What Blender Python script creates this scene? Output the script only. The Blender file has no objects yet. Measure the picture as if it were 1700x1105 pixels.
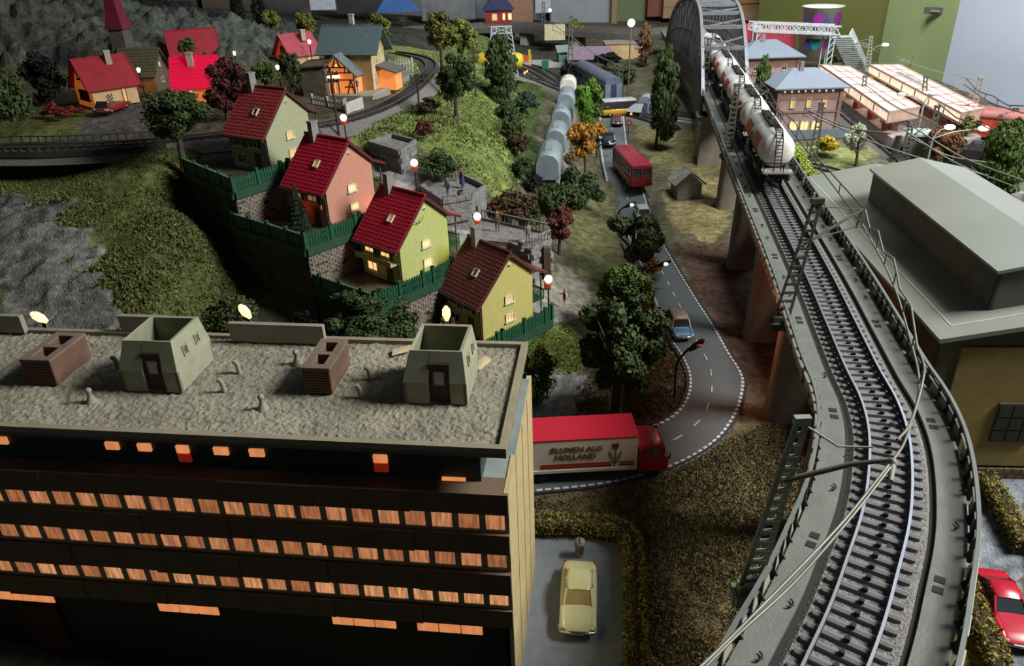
import bpy, math, random
import numpy as np
from mathutils import Vector, Matrix
from math import sin, cos, pi, radians, sqrt, atan2
random.seed(7); rng = np.random.default_rng(11)
SC = bpy.context.scene
COL = SC.collection
# 1 blender unit = 1 decimetre of the model railway table
SC.unit_settings.system = 'METRIC'; SC.unit_settings.scale_length = 0.1
# ------------------------------------------------------------------ camera
CAM_H = 3.35; PITCH = radians(28); ROLL = radians(2.0); FPX = 1250.0
_r0 = Vector((1, 0, 0)); FW = Vector((0, cos(PITCH), -sin(PITCH))); _u0 = Vector((0, sin(PITCH), cos(PITCH)))
RT = _r0 * cos(ROLL) - _u0 * sin(ROLL); UP = _u0 * cos(ROLL) + _r0 * sin(ROLL)
cam_d = bpy.data.cameras.new('camera'); cam = bpy.data.objects.new('camera', cam_d); COL.objects.link(cam)
cam_d.sensor_width = 36; cam_d.lens = FPX / 1700 * 36; cam_d.clip_start = 0.05; cam_d.clip_end = 200
m3 = Matrix((RT, UP, -FW)).transposed()
cam.matrix_world = Matrix.Translation((0, 0, CAM_H)) @ m3.to_4x4()
SC.camera = cam
# ------------------------------------------------------------------ light
SC.view_settings.view_transform = 'Standard'; SC.view_settings.look = 'None'
SC.view_settings.exposure = 0.0; SC.view_settings.gamma = 1.0; SC.view_settings.use_curve_mapping = False
W = bpy.data.worlds.new('room_light'); SC.world = W; W.use_nodes = True
W.node_tree.nodes['Background'].inputs[0].default_value = (0.75, 0.8, 0.85, 1)
W.node_tree.nodes['Background'].inputs[1].default_value = 0.04
def area(name, loc, target, sx, sy, power, color):
    l = bpy.data.lights.new(name, 'AREA'); l.shape = 'RECTANGLE'; l.size = sx; l.size_y = sy; l.energy = power; l.color = color
    o = bpy.data.objects.new(name, l); COL.objects.link(o); o.location = loc
    o.rotation_euler = (Vector(target) - Vector(loc)).to_track_quat('-Z', 'Y').to_euler(); return o
area('window_daylight', (8.6, 3.1, 8.6), (0.4, 6.0, 0), 3.4, 3.4, 2350, (1.0, 0.975, 0.93))
area('back_fill_light', (4.0, 10.0, 10.5), (8.0, 19.0, 5.5), 4, 4, 2300, (0.95, 0.98, 1.0))  # added fill for the back walls and yard, not a window
def bulb(loc, power, color=(1, 0.62, 0.3), r=0.03):  # serves real lamps and also added lights without a lamp
    l = bpy.data.lights.new('point_light', 'POINT'); l.energy = power; l.color = color; l.shadow_soft_size = r
    o = bpy.data.objects.new('point_light', l); COL.objects.link(o); o.location = loc; return o
# ------------------------------------------------------------------ where things stand
CAMP = Vector((0, 0, CAM_H))
def ray(px, py): return FW + RT * ((px - 850) / FPX) - UP * ((py - 552.5) / FPX)
def P(px, py, z):
    d = ray(px, py); t = (z - CAM_H) / d.z; return Vector((d.x * t, d.y * t, z))
def PY(px, py, Y):
    d = ray(px, py); t = Y / d.y; return Vector((d.x * t, Y, CAM_H + d.z * t))
# terrain control heights
CP = [(900,1100,0),(1100,1100,0),(1600,1100,0),(1200,900,0),(1000,850,0),(1690,850,0),(880,700,0),(880,850,0),(1000,690,0),(1100,640,0),(1150,560,0),
 (1110,480,0),(1080,420,.05),(1040,350,.15),(1015,300,.3),(1010,235,.42),(1010,190,.52),(900,650,.02),(935,580,.12),(955,440,.1),(930,500,.1),
 (960,380,.18),(965,330,.25),(930,290,.3),(950,200,.45),(930,165,.5),(1180,300,.28),(1150,390,.1),(1300,600,0),(1250,450,.05),(1500,700,0),
 (1400,270,.4),(1450,200,.45),(1600,250,.4),(1650,300,.3),(1360,235,.42),(1500,150,.5),(1650,200,.45),(1300,200,.45),(1060,100,.68),(1000,120,.65),
 (900,130,.58),(860,115,.62),(950,80,.7),(1100,130,.62),(1250,100,.6),(1350,90,.6),(1450,90,.6),(850,80,.75),
 (640,290,1.08),(700,315,1.0),(770,350,.82),(830,420,.55),(880,470,.35),(930,520,.18),(870,370,.5),(840,330,.66),(900,430,.3),(880,600,.15),(700,600,.3),
 (720,250,1.22),(740,290,1.08),(770,200,1.35),(800,230,1.28),(800,280,1.12),(825,260,1.08),(845,235,1.0),(850,290,.78),(875,270,.5),(890,230,.5),(865,180,.8),
 (830,150,1.05),(850,130,.8),(880,160,.55),(600,195,1.49),(650,170,1.49),(700,125,1.49),(690,100,1.49),(520,215,1.48),(660,190,1.44),(740,140,1.42),(770,110,1.35),(800,110,1.15),
 (660,230,1.34),(655,268,1.22),(520,290,1.4),(560,150,1.5),(640,110,1.5),(400,200,1.5),(200,200,1.5),(50,220,1.5),(300,150,1.55),(160,180,1.55),(450,80,1.6),(560,80,1.55),
 (640,60,1.5),(750,60,1.3),(800,60,1.1),(320,270,1.4),(150,262,1.32),(30,262,1.3),(250,300,1.33),(100,310,1.2),(20,330,1.15),(200,350,1.2),(60,360,1.2),(300,350,1.2),(180,420,1.0),
 (100,440,1.0),(20,460,.95),(270,450,.95),(330,430,.9),(60,520,.8),(170,530,.75),(270,530,.7),(350,500,.6),(380,430,.55),(420,480,.45),(400,560,.3),(500,560,.3),
 (375,340,.95),(600,560,.3)]
CW = [(-5,11.3,1.6),(-7,11.2,1.65),(-6,13,2.3),(-8.5,13,2.8),(-4.5,14,2.1),(-3,14,1.7),(-10,9,2.2),(-12,7,1.8),(-9,6,1.5),(-7,4,1.1),(-4,3,.5),(-2,2.5,0),(0,1,0),(-3,1,0),(3,1,0),(6,2,0),(8,5,.1),
 (9,10,.35),(10,16,.5),(9,22,.6),(0,22,.75),(4,22,.7),(-5,22,1.4),(-9,18,2.0),(-13,14,2.6),(-1.3,5.4,.3),(-2.0,5.0,.3),(-2.6,5.4,.4),(-.6,4.9,.1),(-.9,3.5,0),(1.0,4.1,0)]
_cx = [tuple(P(a, b, z)) for a, b, z in CP] + CW
_cx = np.array(_cx, float)
def _phi(dx, dy): return np.sqrt(dx * dx + dy * dy + 0.02)
_n = len(_cx); _A = np.zeros((_n + 1, _n + 1)); _A[:_n, :_n] = _phi(_cx[:, None, 0] - _cx[None, :, 0], _cx[:, None, 1] - _cx[None, :, 1])
_A[:_n, :_n] -= np.eye(_n) * 0.04
_A[:_n, _n] = 1; _A[_n, :_n] = 1
_w = np.linalg.solve(_A, np.append(_cx[:, 2], 0))
def hgt(x, y):
    x = np.atleast_1d(np.asarray(x, float)); y = np.atleast_1d(np.asarray(y, float)); out = np.empty(x.shape)
    for i in range(0, len(x), 20000):
        s = slice(i, i + 20000)
        out[s] = _phi(x[s, None] - _cx[None, :, 0], y[s, None] - _cx[None, :, 1]) @ _w[:_n] + _w[_n]
    return out
def hz(x, y): return float(hgt(x, y)[0])
def G(px, py, dz=0.0):
    """first meeting of the sight line with the terrain (dz above it)"""
    d = ray(px, py); ts = np.linspace(1.5, 32, 1200); X = d.x * ts; Y = d.y * ts; Z = CAM_H + d.z * ts
    hh = hgt(X, Y) + dz; k = np.argmax(Z <= hh)
    if Z[k] > hh[k]: k = len(ts) - 1
    a, b = ts[max(k - 1, 0)], ts[k]
    for _ in range(14):
        m = (a + b) / 2
        if CAM_H + d.z * m <= hz(d.x * m, d.y * m) + dz: b = m
        else: a = m
    return Vector((d.x * b, d.y * b, CAM_H + d.z * b))
def px_of(p):
    q = Vector(p) - CAMP; z = q.dot(FW); return (850 + FPX * q.dot(RT) / z, 552.5 - FPX * q.dot(UP) / z)
def zup(p, py):
    """height at which the upright through p meets picture row py"""
    lo, hi = -3.0, 8.0
    for _ in range(40):
        m = (lo + hi) / 2
        if px_of((p[0], p[1], m))[1] > py: lo = m
        else: hi = m
    return lo
# ------------------------------------------------------------------ materials
MT = {}
def mat(name, col, rough=0.7, metal=0.0, var=0.15, scale=12.0, bump=0.0, emit=0.0, ecol=None, spec=0.35, alpha=1.0, attr=False, bscale=None, trans=0.0, det=4.0, wave=None):
    if name in MT: return MT[name]
    m = bpy.data.materials.new(name); m.use_nodes = True; nt = m.node_tree; N = nt.nodes; L = nt.links
    b = N['Principled BSDF']; b.inputs['Roughness'].default_value = rough; b.inputs['Metallic'].default_value = metal
    b.inputs['Specular IOR Level'].default_value = spec
    tc = N.new('ShaderNodeTexCoord')
    c = (col[0], col[1], col[2], 1)
    nz = N.new('ShaderNodeTexNoise'); nz.inputs['Scale'].default_value = scale; nz.inputs['Detail'].default_value = det; L.new(tc.outputs['Object'], nz.inputs['Vector'])
    mp = N.new('ShaderNodeMapRange'); mp.inputs[1].default_value = 0.3; mp.inputs[2].default_value = 0.7; mp.inputs[3].default_value = 1 - var; mp.inputs[4].default_value = 1 + var
    L.new(nz.outputs[0], mp.inputs[0])
    mx = N.new('ShaderNodeVectorMath'); mx.operation = 'SCALE'; L.new(mp.outputs[0], mx.inputs['Scale'])
    if attr:
        a = N.new('ShaderNodeAttribute'); a.attribute_name = 'Col'; L.new(a.outputs['Color'], mx.inputs[0])
    else: mx.inputs[0].default_value = c[:3]
    L.new(mx.outputs[0], b.inputs['Base Color'])
    if wave:
        wv = N.new('ShaderNodeTexWave'); wv.inputs['Scale'].default_value = wave; wv.inputs['Distortion'].default_value = 3; L.new(tc.outputs['Object'], wv.inputs['Vector'])
    if bump:
        n2 = N.new('ShaderNodeTexNoise'); n2.inputs['Scale'].default_value = bscale or scale * 3; n2.inputs['Detail'].default_value = 3; L.new(tc.outputs['Object'], n2.inputs['Vector'])
        bp = N.new('ShaderNodeBump'); bp.inputs['Strength'].default_value = min(bump, 1.0); bp.inputs['Distance'].default_value = 0.02; L.new(n2.outputs[0], bp.inputs['Height']); L.new(bp.outputs[0], b.inputs['Normal'])
    if emit:
        e = ecol or col; b.inputs['Emission Color'].default_value = (e[0], e[1], e[2], 1); b.inputs['Emission Strength'].default_value = emit
    if trans: b.inputs['Transmission Weight'].default_value = trans
    if alpha < 1: b.inputs['Alpha'].default_value = alpha
    m.diffuse_color = c; MT[name] = m; return m
def glow(name, col, s, streak=0.0, sc=60):
    """lit pane or bulb; streak: uneven curtain paper behind the pane"""
    if name in MT: return MT[name]
    m = mat(name, col, 0.5, var=0.0, emit=s, ecol=col)
    if streak:
        nt = m.node_tree; N = nt.nodes; L = nt.links; b = N['Principled BSDF']
        tc = N.new('ShaderNodeTexCoord'); mp = N.new('ShaderNodeMapping'); mp.inputs['Scale'].default_value = (sc, sc, sc * 0.12); L.new(tc.outputs['Object'], mp.inputs[0])
        oi = N.new('ShaderNodeObjectInfo'); ad = N.new('ShaderNodeVectorMath'); ad.operation = 'ADD'; L.new(mp.outputs[0], ad.inputs[0])
        ml = N.new('ShaderNodeMath'); ml.operation = 'MULTIPLY'; ml.inputs[1].default_value = 40; L.new(oi.outputs['Random'], ml.inputs[0]); L.new(ml.outputs[0], ad.inputs[1])
        nz = N.new('ShaderNodeTexNoise'); nz.inputs['Scale'].default_value = 1; nz.inputs['Detail'].default_value = 3; L.new(ad.outputs[0], nz.inputs['Vector'])
        mr = N.new('ShaderNodeMapRange'); mr.inputs[1].default_value = 0.3; mr.inputs[2].default_value = 0.7; mr.inputs[3].default_value = s * (1 - streak); mr.inputs[4].default_value = s * (1 + streak)
        L.new(nz.outputs[0], mr.inputs[0]); L.new(mr.outputs[0], b.inputs['Emission Strength'])
    return m
# ------------------------------------------------------------------ mesh kit
class MB:
    def __init__(s): s.v = []; s.f = []; s.mi = []; s.sm = []; s.M = Matrix()
    def at(s, M): s.M = M; return s
    def add(s, vs, fs, m=0, smooth=False):
        o = len(s.v); s.v += [tuple(s.M @ Vector(p)) for p in vs]
        for f in fs: s.f.append(tuple(o + i for i in f)); s.mi.append(m); s.sm.append(smooth)
        return s
    def box(s, c, d, m=0, rz=0.0, top=1.0, topy=None, M=None):
        ty = top if topy is None else topy; x, y, z = d[0] / 2, d[1] / 2, d[2] / 2
        vs = [(-x, -y, -z), (x, -y, -z), (x, y, -z), (-x, y, -z), (-x * top, -y * ty, z), (x * top, -y * ty, z), (x * top, y * ty, z), (-x * top, y * ty, z)]
        R = M if M is not None else Matrix.Rotation(rz, 4, 'Z')
        vs = [tuple(Vector(c) + R @ Vector(p)) for p in vs]
        return s.add(vs, [(3, 2, 1, 0), (4, 5, 6, 7), (0, 1, 5, 4), (1, 2, 6, 5), (2, 3, 7, 6), (3, 0, 4, 7)], m)
    def beam(s, a, b, w, h=None, m=0):
        a = Vector(a); b = Vector(b); d = b - a; L = d.length
        if L < 1e-6: return s
        h = w if h is None else h
        z = Vector((0, 0, 1)); x = d.normalized()
        if abs(x.z) > 0.98: z = Vector((0, 1, 0))
        y = z.cross(x).normalized(); z = x.cross(y)
        M = Matrix((x, y, z)).transposed().to_4x4()
        return s.box((a + b) / 2, (L, w, h), m, M=M)
    def tube(s, pts, r, n=6, m=0, caps=True):
        pts = [Vector(p) for p in pts]; rs = r if isinstance(r, (list, tuple)) else [r] * len(pts)
        vs = []; prev = None
        for i, p in enumerate(pts):
            d = (pts[min(i + 1, len(pts) - 1)] - pts[max(i - 1, 0)])
            if d.length < 1e-9: d = Vector((0, 0, 1))
            d.normalize()
            if prev is None:
                a = Vector((0, 0, 1)) if abs(d.z) < 0.9 else Vector((1, 0, 0)); u = d.cross(a).normalized()
            else:
                u = prev - d * prev.dot(d)
                u = u.normalized() if u.length > 1e-6 else d.cross(Vector((1, 0, .3))).normalized()
            prev = u; w = d.cross(u)
            for k in range(n): t = 2 * pi * k / n; vs.append(p + (u * cos(t) + w * sin(t)) * rs[i])
        fs = []
        for i in range(len(pts) - 1):
            for k in range(n): a = i * n + k; b = i * n + (k + 1) % n; fs.append((a, b, b + n, a + n))
        s.add(vs, fs, m, True)
        if caps:
            o = (len(pts) - 1) * n
            s.add(vs[:n], [tuple(range(n))[::-1]], m); s.add(vs[o:], [tuple(range(n))], m)
        return s
    def lathe(s, prof, n=12, c=(0, 0, 0), m=0, axis='z'):
        vs = []; fs = []
        for r, z in prof:
            for k in range(n):
                t = 2 * pi * k / n; p = (r * cos(t), r * sin(t), z)
                if axis == 'x': p = (p[2], p[0], p[1])
                if axis == 'y': p = (p[1], p[2], p[0])
                vs.append((p[0] + c[0], p[1] + c[1], p[2] + c[2]))
        for i in range(len(prof) - 1):
            for k in range(n): a = i * n + k; b = i * n + (k + 1) % n; fs.append((a, b, b + n, a + n))
        return s.add(vs, fs, m, True)
    def prism(s, poly, z0, z1, m=0):
        n = len(poly); vs = [(p[0], p[1], z0) for p in poly] + [(p[0], p[1], z1) for p in poly]
        fs = [tuple(range(n))[::-1], tuple(range(n, 2 * n))] + [(i, (i + 1) % n, (i + 1) % n + n, i + n) for i in range(n)]
        return s.add(vs, fs, m)
    def slab(s, quad, t, m=0):
        """quad given by its upper corners, thickened by t along its normal"""
        q = [Vector(p) for p in quad]; nn = (q[1] - q[0]).cross(q[-1] - q[0]).normalized(); n = len(q)
        vs = q + [p - nn * t for p in q]
        fs = [tuple(range(n)), tuple(range(n, 2 * n))[::-1]] + [((i + 1) % n, i, i + n, (i + 1) % n + n) for i in range(n)]
        return s.add(vs, fs, m)
    def ball(s, c, r, n=10, m=0, sq=(1, 1, 1)):
        prof = [(sin(pi * i / (n // 2)) * 1.0, -cos(pi * i / (n // 2))) for i in range(n // 2 + 1)]
        vs = []; fs = []
        for a, z in prof:
            for k in range(n): t = 2 * pi * k / n; vs.append((c[0] + r * sq[0] * a * cos(t), c[1] + r * sq[1] * a * sin(t), c[2] + r * sq[2] * z))
        for i in range(len(prof) - 1):
            for k in range(n): A = i * n + k; B = i * n + (k + 1) % n; fs.append((A, B, B + n, A + n))
        return s.add(vs, fs, m, True)
    def loft(s, secs, m=0, caps=True, smooth=True, closed=True):
        n = len(secs[0]); vs = [p for q in secs for p in q]; fs = []
        for i in range(len(secs) - 1):
            for k in range(n if closed else n - 1): a = i * n + k; b = i * n + (k + 1) % n; fs.append((a, b, b + n, a + n))
        s.add(vs, fs, m, smooth)
        if caps: s.add(secs[0], [tuple(range(n))[::-1]], m); s.add(secs[-1], [tuple(range(n))], m)
        return s
    def mesh(s, name, mats):
        me = bpy.data.meshes.new(name); me.from_pydata(s.v, [], s.f)
        for q in (mats if isinstance(mats, (list, tuple)) else [mats]): me.materials.append(q)
        if s.f:
            me.polygons.foreach_set('material_index', s.mi); me.polygons.foreach_set('use_smooth', s.sm)
        me.update(); return me
    def build(s, name, mats, parent=None, kind=None, label=None, cat=None, group=None, loc=None, rz=None, bevel=0.0):
        me = s.mesh(name, mats); o = bpy.data.objects.new(name, me); COL.objects.link(o)
        if parent is not None: o.parent = parent
        if loc is not None: o.location = loc
        if rz is not None: o.rotation_euler = (0, 0, rz)
        if bevel:
            b = o.modifiers.new('bevel', 'BEVEL'); b.width = bevel; b.segments = 2; b.limit_method = 'ANGLE'
        return tag(o, label, cat, group, kind)
def tag(o, label=None, cat=None, group=None, kind=None):
    if label: o['label'] = label
    if cat: o['category'] = cat
    if group: o['group'] = group
    if kind: o['kind'] = kind
    return o
def thing(name, label, cat, loc=(0, 0, 0), rz=0.0, group=None, scale=1.0):
    o = bpy.data.objects.new(name, None); COL.objects.link(o); o.location = loc; o.rotation_euler = (0, 0, rz)
    o.empty_display_size = 0.1; o.scale = (scale,) * 3
    return tag(o, label, cat, group)
def inst(name, me, parent=None, loc=(0, 0, 0), rot=(0, 0, 0), sc=(1, 1, 1), kind=None):
    o = bpy.data.objects.new(name, me); COL.objects.link(o); o.parent = parent; o.location = loc; o.rotation_euler = rot; o.scale = sc
    if kind: o['kind'] = kind
    return o
def copy_tree(o, parent=None, **kw):
    c = o.copy(); COL.objects.link(c); c.parent = parent
    for ch in list(o.children): copy_tree(ch, c)
    return c
def clone(o, label, loc, rz, scale=None):
    c = copy_tree(o); c['label'] = label; c.location = loc; c.rotation_euler = (0, 0, rz)
    if scale: c.scale = (scale,) * 3
    return c
def crom(pts, step):
    """smooth curve through points, evenly stepped; returns points"""
    p = [Vector(q) for q in pts]; p = [p[0] * 2 - p[1]] + p + [p[-1] * 2 - p[-2]]; out = []
    for i in range(1, len(p) - 2):
        for k in range(24):
            t = k / 24; a, b, c, d = p[i - 1], p[i], p[i + 1], p[i + 2]
            out.append(0.5 * ((2 * b) + (c - a) * t + (2 * a - 5 * b + 4 * c - d) * t * t + (3 * b - a - 3 * c + d) * t ** 3))
    out.append(p[-2]); res = [out[0]]; acc = 0.0; nxt = step
    for a, b in zip(out, out[1:]):
        L = (b - a).length
        while acc + L >= nxt and L > 0: res.append(a + (b - a) * ((nxt - acc) / L)); nxt += step
        acc += L
    return res
def frames(pts):
    fr = []
    for i, p in enumerate(pts):
        d = pts[min(i + 1, len(pts) - 1)] - pts[max(i - 1, 0)]; d.z = 0; d.normalize(); fr.append((p, d, Vector((d.y, -d.x, 0))))
    return fr   # point, along, to the right
def sweep(mb, fr, prof, m=0, i0=0, i1=None, smooth=False):
    secs = [[p + n * a + Vector((0, 0, b)) for a, b in prof] for p, d, n in fr[i0:i1]]
    return mb.loft(secs, m, True, smooth)
def inpoly(x, y, poly):
    r = np.zeros(x.shape, bool); n = len(poly); j = n - 1
    for i in range(n):
        xi, yi = poly[i][0], poly[i][1]; xj, yj = poly[j][0], poly[j][1]
        c = ((yi > y) != (yj > y)) & (x < (xj - xi) * (y - yi) / ((yj - yi) or 1e-9) + xi); r ^= c; j = i
    return r
def vnoise(x, y, s, seed=0):
    """cheap smooth value noise"""
    r = np.random.default_rng(seed); T = r.random((256, 256)); x = x / s; y = y / s
    xi = np.floor(x).astype(int); yi = np.floor(y).astype(int); fx = x - xi; fy = y - yi; fx = fx * fx * (3 - 2 * fx); fy = fy * fy * (3 - 2 * fy)
    g = lambda a, b: T[a % 256, b % 256]
    return (g(xi, yi) * (1 - fx) + g(xi + 1, yi) * fx) * (1 - fy) + (g(xi, yi + 1) * (1 - fx) + g(xi + 1, yi + 1) * fx) * fy - 0.5
# ------------------------------------------------------------------ terrain
GRASS = (.10, .12, .04); DARKG = (.05, .075, .025); BROWN = (.10, .085, .05); ROCK = (.145, .15, .14); ASH = (.26, .26, .25); SHADE = (.035, .037, .03); TARM = (.115, .11, .105); OCHRE = (.22, .19, .09); LAWN = (.17, .19, .07); PAVE = (.2, .22, .25); RED_GLOW = (.1, .06, .045)
ZONES = [
 ([(1180,640),(1340,640),(1420,800),(1400,1105),(1000,1160),(860,1160),(860,830),(1100,810)], (.13,.105,.06), .008),
 ([(1380,170),(1640,175),(1700,200),(1700,345),(1560,300),(1470,262),(1400,215)], (.20,.185,.18), .003),  # picture outline walked on the terrain, colour, roughness of surface
 ([(620,60),(800,60),(860,150),(870,260),(840,350),(800,330),(760,290),(700,240),(560,260),(600,200),(700,150)], (.16,.20,.06), .02),
 ([(840,100),(910,160),(895,230),(880,300),(850,330),(845,250),(830,170)], DARKG, .03),
 ([(0,240),(380,235),(400,300),(380,440),(400,560),(180,560),(60,470),(0,330)], GRASS, .03),
 ([(0,330),(60,320),(130,350),(160,420),(190,480),(200,560),(0,560)], ROCK, .05),
 ([(0,170),(150,180),(140,235),(0,240)], (.12,.13,.045), .01),
 ([(120,235),(180,150),(230,140),(300,160),(250,200),(230,235)], TARM, .0),
 ([(620,270),(690,260),(770,330),(860,400),(960,500),(930,540),(900,560),(880,500),(760,400),(640,330)], ASH, .015),
 ([(890,450),(960,440),(975,520),(930,530)], (.2,.19,.15), .03),
 ([(870,560),(930,535),(960,580),(950,620),(870,610)], (.17,.22,.06), .01),
 ([(865,620),(960,610),(1000,700),(865,720)], (.2,.21,.2), .01),
 ([(930,380),(1000,300),(1060,420),(1000,470),(960,450)], (.13,.13,.06), .01),
 ([(1000,560),(1100,480),(1150,640),(1080,700),(1000,700)], BROWN, .01),
 ([(870,810),(1100,790),(1230,760),(1260,900),(1230,1105),(1030,1105),(1030,850),(870,840)], (.17,.13,.065), .012),
 ([(1120,270),(1220,280),(1220,340),(1190,410),(1120,380),(1100,330)], OCHRE, .005),
 ([(1050,190),(1160,200),(1230,260),(1210,300),(1100,280),(1060,240)], (.17,.15,.07), .005),
 ([(1120,400),(1280,400),(1340,620),(1250,650),(1160,520)], RED_GLOW, .005),  # ground under the viaduct, red lamp glow put into its colour
 ([(1290,240),(1460,250),(1430,300),(1340,270)], LAWN, .005),
 ([(1580,1105),(1600,960),(1650,1000),(1680,1105)], (.3,.29,.03), .005),
 ([(1590,800),(1700,780),(1700,1105),(1660,1105),(1620,1010),(1590,1000)], PAVE, .0),
]
US = np.linspace(-1.12, .98, 520); YS = 1.0 * (26.0 / 1.0) ** np.linspace(0, 1, 470)
def build_terrain():
    Y, Ug = np.meshgrid(YS, US, indexing='ij'); X = Ug * (Y * 0.9 + 2.2); x = X.ravel(); y = Y.ravel()
    h = hgt(x, y); col = np.tile(np.array((.10, .095, .06)), (len(x), 1)); rough = np.full(len(x), .008)
    wx = x + .16 * vnoise(x, y, .3, 3) + .12 * vnoise(x, y, .09, 4); wy = y + .16 * vnoise(x, y, .3, 5) + .12 * vnoise(x, y, .09, 6)
    for poly, c, r in ZONES:
        pw = [G(a, b) for a, b in poly]; k = inpoly(wx, wy, pw); col[k] = c; rough[k] = r
    k = (x < -3.6) & (y > 11.9 + .35 * (x + 6) * (x < -6)) & (h > 1.66); col[k] = (.08, .088, .075); rough[k] = .15
    k = (y > 16) & (x < 2); col[k] = (.05, .052, .045)
    n1 = vnoise(x, y, .35, 1); n2 = vnoise(x, y, .13, 2); n3 = vnoise(x, y, .05, 8)
    # rock: ridged
    h = h + rough * (1.6 * n1 + 1.0 * n2 + .6 * n3); kr = rough > .04
    h[kr] += rough[kr] * (0.9 - 3.0 * np.abs(vnoise(x[kr] * .6 + y[kr] * .5, y[kr] - x[kr] * .4, .22, 9)))
    # terraces and pits stay below their walls
    for poly, lim in FLATS:
        k = inpoly(x, y, poly); h[k] = np.minimum(h[k], lim)
    v1 = (1 + .5 * vnoise(x, y, .3, 12) + .4 * vnoise(x, y, .1, 13))[:, None]
    col = np.clip(col * v1, 0.01, 1)
    verts = np.stack([x, y, h], 1); ny, nx = Y.shape; I = np.arange(nx * ny).reshape(ny, nx)
    f = np.stack([I[:-1, :-1], I[:-1, 1:], I[1:, 1:], I[1:, :-1]], -1).reshape(-1, 4)
    me = bpy.data.meshes.new('ground'); me.vertices.add(len(x)); me.vertices.foreach_set('co', verts.ravel())
    me.loops.add(f.size); me.loops.foreach_set('vertex_index', f.ravel()); me.polygons.add(len(f)); me.polygons.foreach_set('loop_start', np.arange(0, f.size, 4))
    me.polygons.foreach_set('use_smooth', np.ones(len(f), bool)); me.update(); me.validate()
    a = me.color_attributes.new('Col', 'FLOAT_COLOR', 'POINT'); a.data.foreach_set('color', np.c_[col, np.ones(len(x))].ravel())
    me.materials.append(mat('terrain', (.1, .1, .1), .95, attr=True, var=.45, scale=14, bump=.9, bscale=50, spec=.1))
    o = bpy.data.objects.new('ground', me); COL.objects.link(o); tag(o, kind='structure'); return o
# pads that must stay under buildings (world outlines, highest allowed level)
FLATS = []
# ------------------------------------------------------------------ room
def wallbox(name, a, b, z0, z1, t, m):
    a = Vector((a[0], a[1], 0)); b = Vector((b[0], b[1], 0)); mb = MB(); mb.beam((a.x, a.y, (z0 + z1) / 2), (b.x, b.y, (z0 + z1) / 2), t, z1 - z0); o = mb.build(name, m); tag(o, kind='structure'); return o
wallbox('wall_back', (-22, 27.3), (7.5, 27.3), -9, 18, .3, mat('wall_dim', (.16, .16, .15), .9, var=.2, scale=.4))
_w0 = PY(1262, 60, 21.0); _w1 = PY(1478, 60, 17.4); wallbox('wall_right', (_w0.x, _w0.y), (_w1.x, _w1.y), -9, 18, .3, mat('wall_green', (.13, .14, .035), .8, var=.12, scale=.5))
mbf = MB(); mbf.box((0, 10, -9.2), (60, 50, .3)); tag(mbf.build('floor', mat('floor_dark', (.06, .055, .05), .9)), kind='structure')
# green door leaf and white door beside it, seen over the yard
a0 = PY(1474, 60, 17.3); a1 = PY(1594, 60, 15.2); a2 = PY(1900, 60, 10.6)
mb = MB(); mb.beam((a0.x, a0.y, 2), (a1.x, a1.y, 2), .25, 22); d1 = tag(mb.build('door_1', mat('door_green', (.27, .33, .15), .6, var=.08, scale=.6)), kind='structure')
mb = MB(); q = PY(1553, 18, 15.75); mb.box((q.x, q.y, q.z), (.40, .06, .12), rz=-.75); mb.box((q.x - .02, q.y - .04, q.z), (.16, .04, .04), 1, rz=-.75); mb.build('door_plate', [mat('dark_plate', (.07, .07, .06), .5), mat('steel_dull', (.3, .3, .3), .4, .6)], d1)
mb = MB(); mb.beam((a1.x, a1.y, 2), (a2.x, a2.y, 2), .3, 22); d2 = tag(mb.build('door_2', mat('door_white', (.56, .63, .76), .5, var=.04, scale=.5)), kind='structure')
mb = MB(); mb.beam((a1.x - .02, a1.y - .18, 2), (a1.x + .28, a1.y - .32, 2), .2, 22); mb.build('door_frame', mat('frame_white', (.62, .66, .72), .5), d2)
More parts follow.
